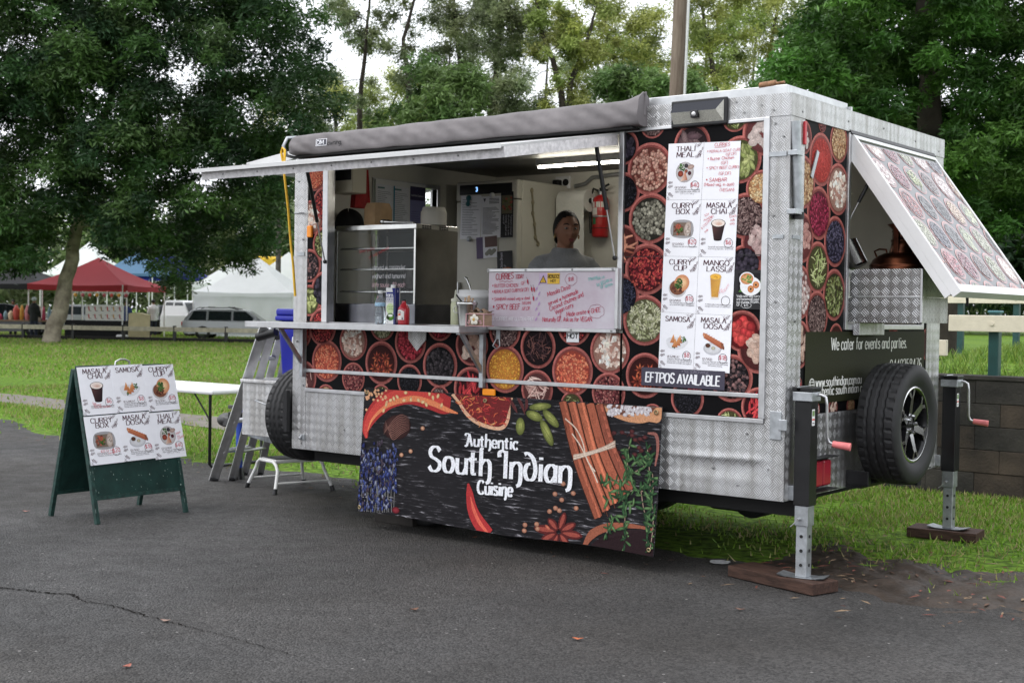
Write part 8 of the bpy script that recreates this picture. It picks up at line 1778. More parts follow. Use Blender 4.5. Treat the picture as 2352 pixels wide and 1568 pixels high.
mb = MB(); mb.tube([(-.02, 0, .02), (-.045, 0, .15), (-.085, 0, .19)], .005, 6); mb.build('tongs', m_dark, bk)
x = shp(1098, -.20); nh = thing('napkin_holder', 'pink wire napkin holder with a white daisy on the counter shelf', 'napkin holder', (x, -.19, ZS)); m_pk = mat('pink_wire', (.62, .36, .38), .45)
MB().box(-.062, .062, -.03, .05, .004, .085, .008).build('napkins', mat('brown_napkins', (.36, .25, .17), .85, var=.2, vscale=14, stretch=(1, 1, 14), bump=.4, bscale=20), nh)
mb = MB(); mb.grid(lambda u, v: ((u-.5)*.13+.004*math.sin(v*9), -.03+v*.09, .087+.022*math.sin(u*3.1)*(.6+.4*math.sin(v*5))+.008*math.sin(u*17+v*4)), 16, 8); mb.build('top_napkin', mat('brown_napkins'), nh)
for z in (.004, .075): mb = MB(); mb.tube([(-.068, -.04, z), (.068, -.04, z), (.068, .055, z), (-.068, .055, z)], .0032, 6, closed=True); mb.build('wire_frame', m_pk, nh)
for sx in (-1, 1):
    mb = MB(); mb.tube([(sx*.068, -.04, .0), (sx*.068, -.04, .077)], .0032, 6); mb.build('wire_post', m_pk, nh)
    mb = MB(); mb.tube([(sx*(.018+.018*t), -.041, .045-.01*math.sin(t*2)) for t in np.linspace(0, 1, 5)]+[(sx*(.05+.013*(1-t/9)*math.cos(t)), -.041, .025+.013*(1-t/9)*math.sin(t)) for t in np.linspace(1.6, 7.5, 14)], .0028, 6); mb.build('wire_scroll', m_pk, nh)
for k in range(5): t = pi/2+k*2*pi/5; mb = MB(); mb.ball((.019*math.cos(t), -.046, .042+.019*math.sin(t)), (.015, .006, .015), 10, 6); mb.build('petal', mat('white_enamel', (.78, .74, .64), .35), nh)
MB().ball((0, -.052, .042), (.009, .005, .009), 10, 6).build('flower_centre', mat('yellow_enamel', (.7, .42, .12), .4), nh)
ZB = 1.3365
x = onY(1095, 737, .22).x; tub = thing('white_tub', 'white plastic tub with a printed label behind the napkin holder', 'tub', (x, .22, ZB)); MB().lathe([(0, 0), (.105, 0), (.12, .17), (.128, .172), (.128, .20), (.118, .205), (.118, .225), (.112, .225), (.105, .01), (0, .01)], 40).build('tub_body', m_pl, tub)
cv = Canvas()
for i in range(8): cv.rect(-.02+i*.012, .12, -.02+(i+1)*.012, .16, rgb(205, 205, 212), 0)
for i in range(7): cv.rect(-.01, .125+i*.005, .06, .127+i*.005, rgb(110, 110, 120), 1)
cv.build('label', lambda u, v, h: ((.121+h)*math.sin(u/.12), -(.121+h)*math.cos(u/.12), v), m_paper, tub)
ll = thing('steel_ladle', 'steel ladle standing in the white tub', 'ladle', (x-.03, .22, ZB+.012)); mb = MB(); mb.tube([(.05, 0, .03), (.0, 0, .15), (-.035, 0, .245), (-.055, 0, .285), (-.075, 0, .295)], [.004, .005, .007, .009, .006], 8); mb.build('handle', m_steel, ll); mb = MB(); mb.ball((.055, 0, .03), (.035, .035, .025)); mb.build('ladle_bowl', m_steel, ll)
x = onY(1046, 737, .20).x; sq_ = thing('squeeze_bottle', 'pale squeeze bottle beside the white tub', 'bottle', (x+.0, .20, ZB)); MB().lathe([(0, 0), (.030, 0), (.032, .005), (.032, .13), (.028, .145), (.028, .150)], 24).build('bottle', mat('cloudy_plastic', (.60, .62, .42), .4), sq_); MB().lathe([(.031, .1505), (.031, .168), (.02, .172), (.012, .174), (.004, .225), (0, .226)], 20).build('nozzle_cap', mat('pale_cap', (.70, .70, .58), .4), sq_)
x = onY(1406, 620, .12).x; pb_ = thing('snack_bag', 'knotted clear plastic bag of brown snacks beside the window frame', 'bag', (x-.02, .13, ZB)); mb = MB()
mb.grid(lambda u, v: ((.055*math.sin(pi*min(1, .25+v*.9))*(1+.08*math.sin(5*2*pi*u))*math.cos(2*pi*u)) if v < .8 else (.02+.03*(v-.8))*math.cos(2*pi*u)*(1+.2*math.sin(14*u*pi)), (.05*math.sin(pi*min(1, .25+v*.9))*math.sin(2*pi*u)) if v < .8 else (.02+.03*(v-.8))*math.sin(2*pi*u), v*.33), 26, 14); mb.build('bag_film', mat('clear_film', (.8, .78, .72), .15, trans=.6, ior=1.1, spec=.7), pb_); MB().lathe([(0, .002), (.045, .004), (.05, .05), (.048, .20), (0, .21)], 20).build('contents', mat('brown_snacks', (.20, .10, .05), .7, var=.4, vscale=50), pb_)
p = onY(1372, 608, .10); up = thing('steel_utensil', 'steel utensil handle poking up behind the whiteboard', 'utensil', (p.x-.04, .12, ZB)); mb = MB(); mb.tube([(-.10, 0, .02), (-.02, 0, .20), (.05, -.01, .30), (.075, -.012, .335)], [.006, .012, .014, .005], 10); mb.build('handle', m_steel, up); MB().ball((-.11, 0, .02), (.03, .03, .02)).build('head', m_steel, up)
# ---- rear bench: trays, jug, copper lid
MB().box(L-.62, L-.055, .66, 2.13, 1.34, 1.372, .003).build('rear_bench', m_dsteel, TR); MB().box(L-.60, L-.06, .68, 2.12, .552, 1.3395).build('rear_cabinet', m_dsteel, TR)
p = onX(1955, 600, L-.25); MB().box(L-.35, L-.06, .76, 1.02, 1.3725, 1.72, .006).build('fryer_housing', m_dsteel, TR)
for k, (u, v, ww, hh_, lab) in enumerate(((1956, 545, .20, .24, 'steel tray lid standing upright inside the rear window'), (1985, 550, .18, .22, 'second steel tray standing behind the tray lid in the rear window'))):
    t = thing('steel_tray', lab, 'tray', (L-.30-.09*k, .88+.20*k, 1.7205 if k == 0 else 1.7205), 0, 'steel trays in the rear window'); t.rotation_euler = (0, 0, .25)
    MB().box(-.006, .006, -ww/2, ww/2, 0, hh_, .005).build('tray_plate', mat('brassy_steel', (.55, .50, .36), .28, 1.0, var=.1), t); mb = MB(); mb.tube([(.012, -ww/2+.03, .03), (.012, ww/2-.03, .03), (.012, ww/2-.03, hh_-.03), (.012, -ww/2+.03, hh_-.03)], .007, 8, closed=True); mb.build('tray_rim', mat('brassy_steel'), t)
cxx, cyy = (L+.30), (GY+gy1)/2+.02; gt = gz1-.118
ctp = onY(2078, 610, cyy); cxx = min(ctp.x, gx1-.20)
MB().box(L+.0, gx1-.03, GY+.02, gy1-.02, gz1-.03, gz1-.012, .003).build('griddle_plate', mat('seasoned_iron', (.02, .018, .016), .45, .6), gg)
cp_ = thing('copper_cooker', 'old copper domed cooker with a chimney on the rear griddle', 'cooker', (cxx, cyy, gz1-.0118)); m_cu = mat('aged_copper', (.15, .05, .026), .36, 1.0, var=.5, vscale=7, rvar=.1, var2=(.04, .018, .012))
MB().lathe([(0, 0), (.185, 0), (.193, .012), (.189, .022), (.182, .026), (.187, .036), (.182, .046), (.177, .05), (.168, .07), (.135, .095), (.10, .108), (.0, .11)], 48).build('dome', m_cu, cp_)
MB().lathe([(.085, .10), (.07, .14), (.065, .17), (.07, .175), (.07, .183), (.063, .188), (.061, .225), (.065, .231), (.061, .242), (.09, .27), (.088, .274), (.05, .245)], 36).build('chimney', m_cu, cp_)
mb = MB(); mb.box(-.024, .004, -.085, -.073, .10, .44, .003); mb.build('copper_strap', m_cu, cp_)
for sx in (-1, 1): mb = MB(); mb.tube([(sx*.135, -.05, .085), (sx*.15, -.05, .12), (sx*.12, -.05, .132), (sx*.08, -.05, .128), (sx*.075, -.05, .10)], .006, 8); mb.build('loop_handle', m_cu, cp_)
p = onY(2016, 575, cyy-.2); jg = thing('steel_jug', 'polished steel cup tilted against the copper cooker', 'jug', (cxx-.19, cyy-.10, gz1-.0118)); g = MB(); g.M = Matrix.Translation((-.03, 0, .035)) @ Matrix.Rotation(-.5, 4, 'Y'); g.lathe([(0, 0), (.05, 0), (.054, .004), (.056, .15), (.058, .152), (.053, .15), (.05, .01), (0, .01)], 32); g.build('cup', m_steel, jg)
mb = MB(); mb.tube([(-.06, .0, .05), (-.13, .01, .04), (-.15, .01, .10), (-.11, .0, .15)], .016, 8); mb.build('handle', m_black, jg)
# ---- the cook
PERS = thing('person', 'person in a grey roll-neck jumper with dark tied-back hair standing at the serving window', 'person', (1.71, .80, .5505), -.62)
m_skin = mat('brown_skin', (.27, .13, .082), .5, var=.1, vscale=14, spec=.35); m_hair = mat('black_hair', (.010, .008, .008), .6, var=.4, vscale=30, stretch=(1, 1, 8)); m_knit = mat('grey_knit', (.22, .225, .23), .9, var=.14, vscale=90, bump=.35, bscale=120, sheen=.3)
def loft(mb, rings, n=24, mi=0, cap=True):
    vs = []
    for (x, y, z, rx, ry) in rings:
        for i in range(n): t = 2*pi*i/n; vs.append((x+rx*math.cos(t), y+ry*math.sin(t), z))
    mb.add(vs, [(k*n+i, k*n+(i+1) % n, (k+1)*n+(i+1) % n, (k+1)*n+i) for k in range(len(rings)-1) for i in range(n)], mi, True)
    if cap: mb.add(vs[:n], [list(range(n))[::-1]], mi); mb.add(vs[-n:], [list(range(n))], mi)
def remeshed(mb, name, m, parent, vox=.01, smooth=4):
    me = mb.mesh(name+'_tmp', m); o = bpy.data.objects.new(name+'_tmp', me); COL.objects.link(o)
    r = o.modifiers.new('r', 'REMESH'); r.mode = 'VOXEL'; r.voxel_size = vox; s = o.modifiers.new('s', 'SMOOTH'); s.iterations = smooth; s.factor = .5
    dg = bpy.context.evaluated_depsgraph_get(); me2 = bpy.data.meshes.new_from_object(o.evaluated_get(dg)); bpy.data.objects.remove(o); me2.name = name
    for p in me2.polygons: p.use_smooth = True
    me2.materials.clear(); me2.materials.append(m); ob = bpy.data.objects.new(name, me2); COL.objects.link(ob); ob.parent = parent; return ob
HZ = 1.42; HXo = .035   # head centre
def headfn(u, v):
    a = 2*pi*u; ph = -pi/2+pi*v; d = Vector((math.cos(ph)*math.cos(a), math.cos(ph)*math.sin(a), math.sin(ph)))
    rx, ry, rz = .096, .079, .115; p = Vector((d.x*rx, d.y*ry, d.z*rz)); f = max(0, d.x)
    z = p.z; y = p.y
    if z < -.02: k = min(1, (-.02-z)/.09); p.y *= 1-.26*k; p.x = p.x*(1-.10*k)+.012*k
    gs = lambda yy, zz, sy, sz: math.exp(-((y-yy)/sy)**2-((z-zz)/sz)**2)*(f > .1)
    p.x += .024*gs(0, -.030, .013, .016)+.013*gs(0, -.005, .008, .03)+.008*gs(0, -.066, .022, .008)+.007*gs(0, -.078, .02, .007)+.010*gs(0, -.10, .02, .014)
    p.x -= .012*gs(.031, .006, .016, .011)+.012*gs(-.031, .006, .016, .011)
    p.x += .005*gs(.032, .026, .02, .008)+.005*gs(-.032, .026, .02, .008)+.006*gs(.04, -.035, .02, .022)+.006*gs(-.04, -.035, .02, .022)
    if d.x < -.1: p.x *= 1.04
    return (p.x+HXo, p.y, p.z+HZ)
g = MB(); g.grid(headfn, 56, 40)
loft(g, [(0, 0, 1.20, .075, .085), (.0, 0, 1.27, .056, .06), (.01, 0, 1.34, .052, .054), (.02, 0, 1.40, .05, .05)])
loft(g, [(0, 0, .82, .11, .16), (0, 0, .95, .10, .145), (.01, 0, 1.08, .12, .165), (.0, 0, 1.20, .10, .15), (-.005, 0, 1.255, .06, .10)])
ARM = {}
for s in (-1, 1):
    sh_, el, wr = Vector((-.005, s*.172, 1.215)), Vector((.01, s*.235, .95)), Vector((.20, s*.17, .86)); ARM[s] = (sh_, el, wr)
    g.tube([sh_, sh_.lerp(el, .5), el, el.lerp(wr, .5), wr, wr+(wr-el).normalized()*.03], [.036, .038, .036, .034, .028, .03], 12)
    d = (wr-el).normalized(); sd_2 = Vector((0, s, 0)); pl = wr+d*.07
    g.ball(pl, (.045, .038, .02), 10, 7)
    for k in range(4): b0 = pl+d*.03+sd_2*(-.027+.018*k); g.tube([b0, b0+d*(.03+.006*(1 if k in (1, 2) else 0)), b0+d*.05+Vector((0, 0, -.018))], [.009, .0085, .007], 7)
    b0 = pl-sd_2*.035; g.tube([b0, b0+d*.025-sd_2*.018, b0+d*.05-sd_2*.022], [.011, .010, .008], 7)
    hp_, kn, an = Vector((0, s*.085, .82)), Vector((.015, s*.09, .44)), Vector((0, s*.09, .07)); g.tube([hp_, hp_.lerp(kn, .5), kn, kn.lerp(an, .4), an], [.085, .075, .055, .055, .036], 12); g.tube([(-.05, s*.09, .04), (.06, s*.095, .035), (.16, s*.10, .028)], [.038, .04, .028], 10)
body = remeshed(g, 'body', m_skin, PERS, .008, 3)
g = MB()
loft(g, [(0, 0, .80, .14, .18), (0, 0, .95, .125, .165), (.02, 0, 1.08, .15, .178), (.012, 0, 1.16, .135, .178), (.004, 0, 1.215, .108, .165), (-.002, 0, 1.252, .086, .125), (.004, 0, 1.272, .082, .094), (.01, 0, 1.292, .08, .088), (.014, 0, 1.302, .072, .078)], 28)
for s in (-1, 1):
    sh_, el, wr = ARM[s]; g.tube([sh_+Vector((0, -s*.07, .0)), sh_+Vector((0, -s*.01, -.022)), sh_.lerp(el, .25), sh_.lerp(el, .6), el, el.lerp(wr, .55), wr], [.05, .068, .070, .064, .058, .048, .04], 14)
sw_ = remeshed(g, 'jumper', m_knit, PERS, .010, 4)
for v in sw_.data.vertices:   # soft folds
    c = v.co; k = .004*math.sin(c.z*38+c.y*20)*math.sin(c.y*26+c.x*14)+.003*math.sin(c.z*70+c.x*30); v.co = c+v.normal*k
g = MB(); loft(g, [(0, 0, .86, .125, .172), (0, 0, .80, .13, .175), (0, 0, .74, .11, .165)], 20)
for s in (-1, 1): g.tube([(0, s*.085, .80), (.012, s*.09, .45), (0, s*.09, .09)], [.098, .075, .06], 12)
remeshed(g, 'trousers', mat('black_trousers', (.012, .012, .014), .85), PERS, .012, 3)
g = MB(); 
def hairv(u, v):
    a = 2*pi*u; ph = -pi*.42+pi*.92*v; p = Vector((math.cos(ph)*math.cos(a)*.106, math.cos(ph)*math.sin(a)*.088, math.sin(ph)*.126))
    p *= 1+.006*math.sin(a*19+v*4)+.004*math.sin(a*41); k_ = max(0, math.cos(a))*max(0, 1-v); p.x -= .02*k_
    return p
nu, nv = 60, 30; vs = []; keep = {}
for jj in range(nv+1):
    for ii in range(nu):
        p = hairv(ii/nu, jj/nv); vs.append((p.x+HXo-.008, p.y, p.z+HZ+.004)); a = abs(math.atan2(p.y/.088, p.x/.106))
        keep[len(vs)-1] = p.z > np.interp(a, [0, .6, 1.0, 1.35, 1.6, 2.2, 3.15], [.088, .08, .05, .005, -.03, -.085, -.10])
fs = [(jj*nu+ii, jj*nu+(ii+1) % nu, (jj+1)*nu+(ii+1) % nu, (jj+1)*nu+ii) for jj in range(nv) for ii in range(nu)]
g.add(vs, [f for f in fs if sum(keep[q] for q in f) >= 2], 0, True)
g.ball((HXo-.118, 0, HZ-.05), (.042, .05, .045), 12, 8); g.tube([(HXo-.09, 0, HZ-.05), (HXo-.11, .03, HZ-.10), (HXo-.085, .045, HZ-.15)], [.034, .03, .012], 8); g.build('hair', m_hair, PERS)
for s in (-1, 1):
    g = MB(); g.ball((HXo+.078, s*.031, HZ+.005), (.010, .014, .0075), 10, 6); g.build('eye', mat('eye', (.30, .26, .23), .25), PERS); g = MB(); g.ball((HXo+.0865, s*.0305, HZ+.003), (.0035, .0058, .0058), 8, 6); g.build('iris', m_black, PERS)
    g = MB(); g.grid(lambda u, v: (HXo+.0885-.02*abs(u-.35)**1.5+.004*v, s*(.014+u*.036), HZ+.026+.006*math.sin(pi*u)+v*.005), 8, 2); g.tube([(HXo+.091, s*.014, HZ+.026), (HXo+.089, s*.032, HZ+.033), (HXo+.074, s*.05, HZ+.027)], [.003, .0032, .0015], 6); g.build('eyebrow', m_hair, PERS)
    g = MB(); g.ball((HXo-.005, s*.076, HZ-.008), (.018, .008, .03), 10, 7); g.build('ear', m_skin, PERS); g = MB(); g.tube([(HXo, s*.082+.009*math.cos(t)*0, HZ-.044) if False else (HXo+.010*math.cos(t), s*.083, HZ-.045+.012*math.sin(t)) for t in np.linspace(0, 6.2, 12)], .0028, 6); g.build('earring', mat('gold', (.75, .55, .25), .25, 1.0), PERS)
g = MB(); g.ball((HXo+.099, 0, HZ-.066), (.006, .022, .006), 12, 6); g.ball((HXo+.099, 0, HZ-.077), (.007, .019, .006), 12, 6); g.build('lips', mat('lips', (.20, .05, .045), .4), PERS)
# ================================================================== RIGHT-HAND FENCES AND POLE
m_cream = mat('cream_painted_timber', (.66, .60, .48), .55, var=.08, vscale=12, bump=.15, bscale=60)
m_gpost = mat('green_steel_post', (.012, .055, .052), .45, var=.2)
def rail_fence(name, label, posts, rails, base, pr=.042, ph=.6):
    t = thing(name, label, 'fence', base); b = Vector(base)
    for (x, y, z0, z1) in posts:
        mb = MB(); mb.box(x-pr-b.x, x+pr-b.x, y-pr-b.y, y+pr-b.y, z0-b.z, z1-b.z, .008); mb.build('post', m_gpost, t)
        mb = MB(); mb.box(x-pr*1.2-b.x, x+pr*1.2-b.x, y-pr*1.2-b.y, y+pr*1.2-b.y, z1-b.z+.0005, z1-b.z+.02, .006); mb.build('post_cap', mat('teal_cap', (.05, .16, .18), .4), t)
    for (x0, x1, y, z0, z1) in rails:
        MB().box(x0-b.x, x1-b.x, y-.022-b.y, y+.022-b.y, z0-b.z, z1-b.z, .005).build('rail', m_cream, t)
        for (px, py, a, c) in posts:
            if x0 < px < x1: MB().cyl((px-b.x, y-.03-b.y, (z0+z1)/2-b.z), (px-b.x, y-.0225-b.y, (z0+z1)/2-b.z), .018, n=12).build('bolt', m_cream, t)
YF = 4.62; q = onZ(2285, 866, .97); q = onY(2285, 800, YF); r0, r1 = onY(2181, 723, YF-.065), onY(2181, 760, YF-.065); e0, e1 = onY(2152, 780, YF-.065), onY(2175, 817, YF-.065)
zt_, zb_ = r0.z, r1.z
rail_fence('rail_fence', 'cream rail on a green post standing along the top of the block wall', [(q.x, YF, upper_z(q.x, YF)-.1, zt_+.02), (q.x+2.4, YF, upper_z(q.x+2.4, YF)-.1, zt_+.02), (q.x+4.8, YF, .85, zt_+.02)], [(r0.x, q.x+6, YF-.065, zb_, zt_)], (q.x, YF, upper_z(q.x, YF)))
xq = e1.x-.5
rail_fence('rail_fence', 'low cream rail end poking out past the rear corner of the trailer', [(xq, YF, upper_z(xq, YF)-.2, e0.z+.02), (xq-2.2, YF, upper_z(xq-2.2, YF)-.2, e0.z+.02)], [(xq-2.6, e1.x, YF-.065, e1.z, e0.z)], (xq, YF, upper_z(xq, YF)))
YF2 = 17.0; a0, a1 = onY(2190, 680, YF2), onY(2190, 696, YF2); pxs = [onY(u, 700, YF2).x for u in (2208, 2336)]; dxp = pxs[1]-pxs[0]; pxs = [pxs[0]-dxp]+pxs+[pxs[1]+dxp*k for k in (1, 2, 3)]
rail_fence('rail_fence', 'distant cream top-rail fence crossing the raised lawn behind the open rear hatch', [(x, YF2, upper_z(x, YF2)-.1, a0.z+.03) for x in pxs], [(pxs[0]-1, pxs[-1]+1, YF2-.07, a1.z, a0.z)], (pxs[1], YF2, upper_z(pxs[1], YF2)), .05)
dp = 29.0; pbz = atD(1536, 700, dp); up_ = thing('utility_pole', 'weathered wooden utility pole with a white conduit rising behind the trailer', 'utility pole', (pbz.x, pbz.y, 0)); pbase = Vector((pbz.x, pbz.y, 0))
pa_, pb_2 = atD(1554, 230, dp)-pbase, atD(1564, 0, dp)-pbase; dv = (pb_2-pa_); P0 = pa_-dv*((pa_.z+.3)/dv.z); P1 = pb_2+dv*1.6
MB().cyl(P0, P1, .185, .15, n=24).build('pole', mat('weathered_pole', (.25, .20, .16), .9, var=.45, vscale=3, bump=.7, bscale=14, stretch=(6, 6, .5), var2=(.12, .085, .065)), up_)
o_ = RT*.155+Vector((FW.x, FW.y, 0))*-.09; mb = MB(); mb.cyl(P0+o_+dv*.1, P1+o_, .035, n=10); mb.build('conduit', m_pl, up_)
mb = MB()
for k in (.25, .5): c = pa_+dv*(k*0+.02)+o_; mb.cyl(c-dv.normalized()*.02, c+dv.normalized()*.02, .045, n=12)
mb.build('conduit_joint', m_galv, up_)
# ================================================================== LEFT: RAIL FENCE AND MARKET
m_oldrail = mat('weathered_rail', (.50, .45, .35), .8, var=.25, vscale=6)
f0, f1 = onZ(-60, 776, 0), onZ(760, 792, 0); fd = (f1-f0); fl = fd.length; fdn = fd.normalized(); fang = math.atan2(fdn.y, fdn.x)
lf = thing('park_fence', 'long low timber rail fence on dark posts beyond the lawn', 'fence', f0, fang); n = 7
for i in range(n+1):
    x = fl*i/n; MB().box(x-.06, x+.06, -.06, .06, -.1, .66, .01).build('post', m_blackp, lf)
    if i < n: MB().box(x+.03, fl*(i+1)/n-.03, -.11, -.0605, .42, .60, .01).build('rail', m_oldrail, lf)
MB().box(-6, fl+6, .1, .3, 0, .16, .01).build('edging_beam', mat('dark_sleeper', (.02, .018, .016), .9), lf)
# gazebos
def canopy_mat(name, col):
    if name in MATS: return MATS[name]
    m = mat(name, col, .7, var=.06, vscale=1.5); n = m.node_tree; b = n.nodes['Principled BSDF']; t = n.nodes.new('ShaderNodeBsdfTranslucent'); t.inputs[0].default_value = (*col, 1); x = n.nodes.new('ShaderNodeMixShader'); x.inputs[0].default_value = .45
    n.links.new(b.outputs[0], x.inputs[1]); n.links.new(t.outputs[0], x.inputs[2]); n.links.new(x.outputs[0], n.nodes['Material Output'].inputs[0]); return m
def gazebo(label, cu, cd, w, dep, eave, peak, col, valance=.28, walls=None, rot=None, group='market gazebos', cloth='cloth'):
    p = atD(cu, 700, cd); t = thing('market_gazebo', label, 'gazebo', (p.x, p.y, 0), fang if rot is None else rot, group)
    m = canopy_mat('canopy_%s' % cloth, col); hw, hd = w/2, dep/2
    def can(s, k):
        mb = MB(); (ax, ay), (bx, by_) = s
        def fn(u, v):
            x = (ax+(bx-ax)*u)*(1-v); y = (ay+(by_-ay)*u)*(1-v); z = eave+(peak-eave)*(v**1.25)-.06*math.sin(pi*u)*(1-v); return (x, y, z)
        mb.grid(fn, 8, 8); mb.build('canopy_panel', m, t)
        mb = MB(); mb.grid(lambda u, v: ((ax+(bx-ax)*u)*1.005, (ay+(by_-ay)*u)*1.005, eave-.0-valance*v-.06*math.sin(pi*u)*(1-v)), 10, 2); mb.build('valance', m, t)
    c = [(-hw, -hd), (hw, -hd), (hw, hd), (-hw, hd)]
    for i in range(4): can((c[i], c[(i+1) % 4]), i)
    for x, y in c: MB().box(x*.985-.025, x*.985+.025, y*.985-.025, y*.985+.025, 0, eave-.01, .004).build('leg', m_pl, t)
    if walls:
        for s in walls:
            (ax, ay), (bx, by_) = c[s], c[(s+1) % 4]; mb = MB(); mb.grid(lambda u, v: ((ax+(bx-ax)*u)*.97+.0, (ay+(by_-ay)*u)*.97+.06*math.sin(u*30)*v, eave-.2-v*(eave-.22)), 60, 3); mb.build('side_curtain', m, t)
    return t
WHITE = (.86, .87, .90)
gazebo('near white gazebo with white side curtains behind the silver wagon', 592, 66, 5.0, 4.6, 2.2, 3.95, WHITE, .22, [0, 1, 3], cloth='white')
gazebo('tall white gazebo behind the curtained one', 560, 78, 4.6, 4.6, 2.8, 4.7, WHITE, .25, [0], cloth='white')
gazebo('white gazebo at the edge of the trailer, farthest of the white ones', 662, 84, 4.5, 4.5, 3.2, 5.0, WHITE, .25, cloth='white')
gazebo('red gazebo over the stall of priced goods behind the big tree trunk', 226, 60, 4.6, 4.2, 2.35, 3.6, (.42, .045, .06), .26, cloth='red')
gazebo('pale blue gazebo rising behind the red one', 314, 84, 3.6, 3.6, 3.5, 4.9, (.13, .25, .42), .2, cloth='blue')
gazebo('dark charcoal gazebo beyond the big tree trunk', 30, 62, 5.0, 4.0, 2.4, 3.4, (.03, .03, .035), .25, cloth='charcoal')
gazebo('white gazebo glimpsed through the branches behind the red one', 205, 95, 5.0, 5.0, 3.6, 6.0, WHITE, .25, cloth='white')
gazebo('deep blue gazebo half hidden between the pale blue and white ones', 385, 88, 4.6, 4.6, 3.4, 5.2, (.04, .05, .32), .2, cloth='deep_blue')
# stall goods
def fp_(u, v, d): p = atD(u, v, d); return p
p = atD(226, 735, 56.5); stt = thing('stall_table', 'stall table under a black cloth in front of the red gazebo', 'table', (p.x, p.y, 0), fang); mb = MB(); mb.box(-1.35, 1.35, -.35, .35, .0, .80, .02); mb.build('black_cloth', mat('black_stall_cloth', (.012, .012, .014), .9), stt)
p2_ = atD(240, 735, 56.0); cvb = thing('price_board', 'white board of small priced pictures standing on the black stall table', 'price board', (p2_.x+.0, p2_.y, .8005), fang); MB().box(-.85, .85, -.015, .015, 0, .66, .004).build('board', m_white, cvb); cv = Canvas(); rd = random.Random(8)
for r in range(2):
    for c in range(6):
        x, z = -.82+c*.275, .02+(1-r)*.32; cv.rect(x, z, x+.26, z+.30, rgb(232, 226, 224), 1); k = [(196, 60, 60), (186, 60, 70), (150, 120, 60), (200, 70, 60), (206, 150, 50), (170, 40, 50)][c]; cv.ribbon([(x+.12, z+.25), (x+.13, z+.16), (x+.15, z+.06)], [.04, .06, .03], rgb(*k), 2); cv.rect(x+.16, z+.05, x+.24, z+.08, rgb(120, 120, 120), 2); cv.rect(x+.03, z+.2, x+.09, z+.22, rgb(90, 90, 90), 2)
cv.build('price_pictures', lambda u, v, h: (u, -.0155-h*4, v), m_paper, cvb)
p = atD(323, 745, 55.5); ccl = thing('cream_cloth', 'cream cloth draped over a trestle beside the price board', 'cloth', (p.x, p.y, 0), fang); mb = MB(); mb.grid(lambda u, v: ((u-.5)*.95, -.12-.05*v+.03*math.sin(u*11)*v, 1.12-v*1.08+.04*math.sin(u*5)*(1-v)), 18, 8); mb.grid(lambda u, v: ((u-.5)*.95, -.12+.3*v, 1.12+.0*v+.04*math.sin(u*5)), 18, 3, flip=True); mb.build('drape', mat('cream_cloth', (.60, .52, .32), .85, var=.12, vscale=3), ccl); mb = MB(); mb.box(-.4, .4, -.05, .1, 0, 1.05); mb.build('trestle', m_dark, ccl)
p = atD(281, 740, 55.0); wt_ = thing('leg_weight', 'white plastic weight at the foot of the red gazebo pole', 'weight', (p.x, p.y, 0), fang); MB().box(-.2, .2, -.2, .2, 0, .24, .05).build('weight_block', m_pl, wt_); MB().cyl((0, 0, .2405), (0, 0, 2.3), .025, n=8).build('pole', m_pl, wt_)
rd = random.Random(12)
gcol = [(.5, .08, .06), (.6, .3, .05), (.55, .2, .22), (.3, .2, .1), (.6, .55, .45), (.45, .05, .1), (.2, .3, .35), (.6, .45, .3)]
p = atD(40, 735, 57); sb_ = thing('goods_table', 'table of mixed coloured goods under the charcoal gazebo', 'table', (p.x, p.y, 0), fang); MB().box(-2.2, 1.6, -.4, .4, .70, .76, .01).build('table_top', mat('brown_table', (.2, .12, .07), .7), sb_)
for x in (-2.1, 1.5):
    for y in (-.35, .35): MB().box(x-.03, x+.03, y-.03, y+.03, 0, .6995).build('leg', m_dark, sb_)
for k in range(15):
    x = -2.05+k*.25; h = rd.uniform(.2, .4) if k < 8 else rd.uniform(.5, .75); c = rd.choice(gcol); o = atD(40, 735, 57); wpos = Vector((p.x, p.y, .7605))+Vector((math.cos(fang)*x, math.sin(fang)*x, 0)); mb = MB(); r = rd.uniform(.07, .13)
    mb.lathe([(0, 0), (r*.8, 0), (r, h*.3), (r*rd.uniform(.6, 1.1), h*.7), (r*.3, h), (0, h)], 12); mb.build('stall_goods', mat('goods_%d' % (k % 8), gcol[k % 8], .6, var=.3, vscale=12), None, '%s %s on the goods table under the charcoal gazebo' % (['scarlet', 'orange', 'dusty pink', 'brown', 'cream', 'crimson', 'slate blue', 'tan'][k % 8], ['slim jar', 'tall figurine'][k // 8]), 'goods', 'goods on the stall table', loc=tuple(wpos))
# bunting of the red gazebo: printed fruit pennants
p = atD(215, 652, 57.6); bn = thing('bunting', 'row of printed fruit pennants hanging along the red gazebo edge', 'bunting', (p.x, p.y, 1.6), fang)
for k in range(9):
    x = -1.3+k*.33; mb = MB(); mb.prism([(x, .0), (x+.15, -.30), (x+.30, .0)], lambda a, b, d: (a, d, b+.40), -.004, .004); mb.build('pennant', mat('pennant_white', (.7, .66, .6), .7), bn); mb = MB(); mb.lathe([(0, -.012), (.085, -.010), (.085, -.006)], 12, (x+.15, 0, .28), 'Y'); mb.build('fruit_print', mat('fruit_%d' % (k % 3), [(.6, .08, .05), (.7, .35, .05), (.5, .1, .12)][k % 3], .6), bn)
mb = MB(); mb.tube([(-1.4, 0, .41), (1.8, 0, .41)], .008, 6); mb.build('string', m_pl, bn)
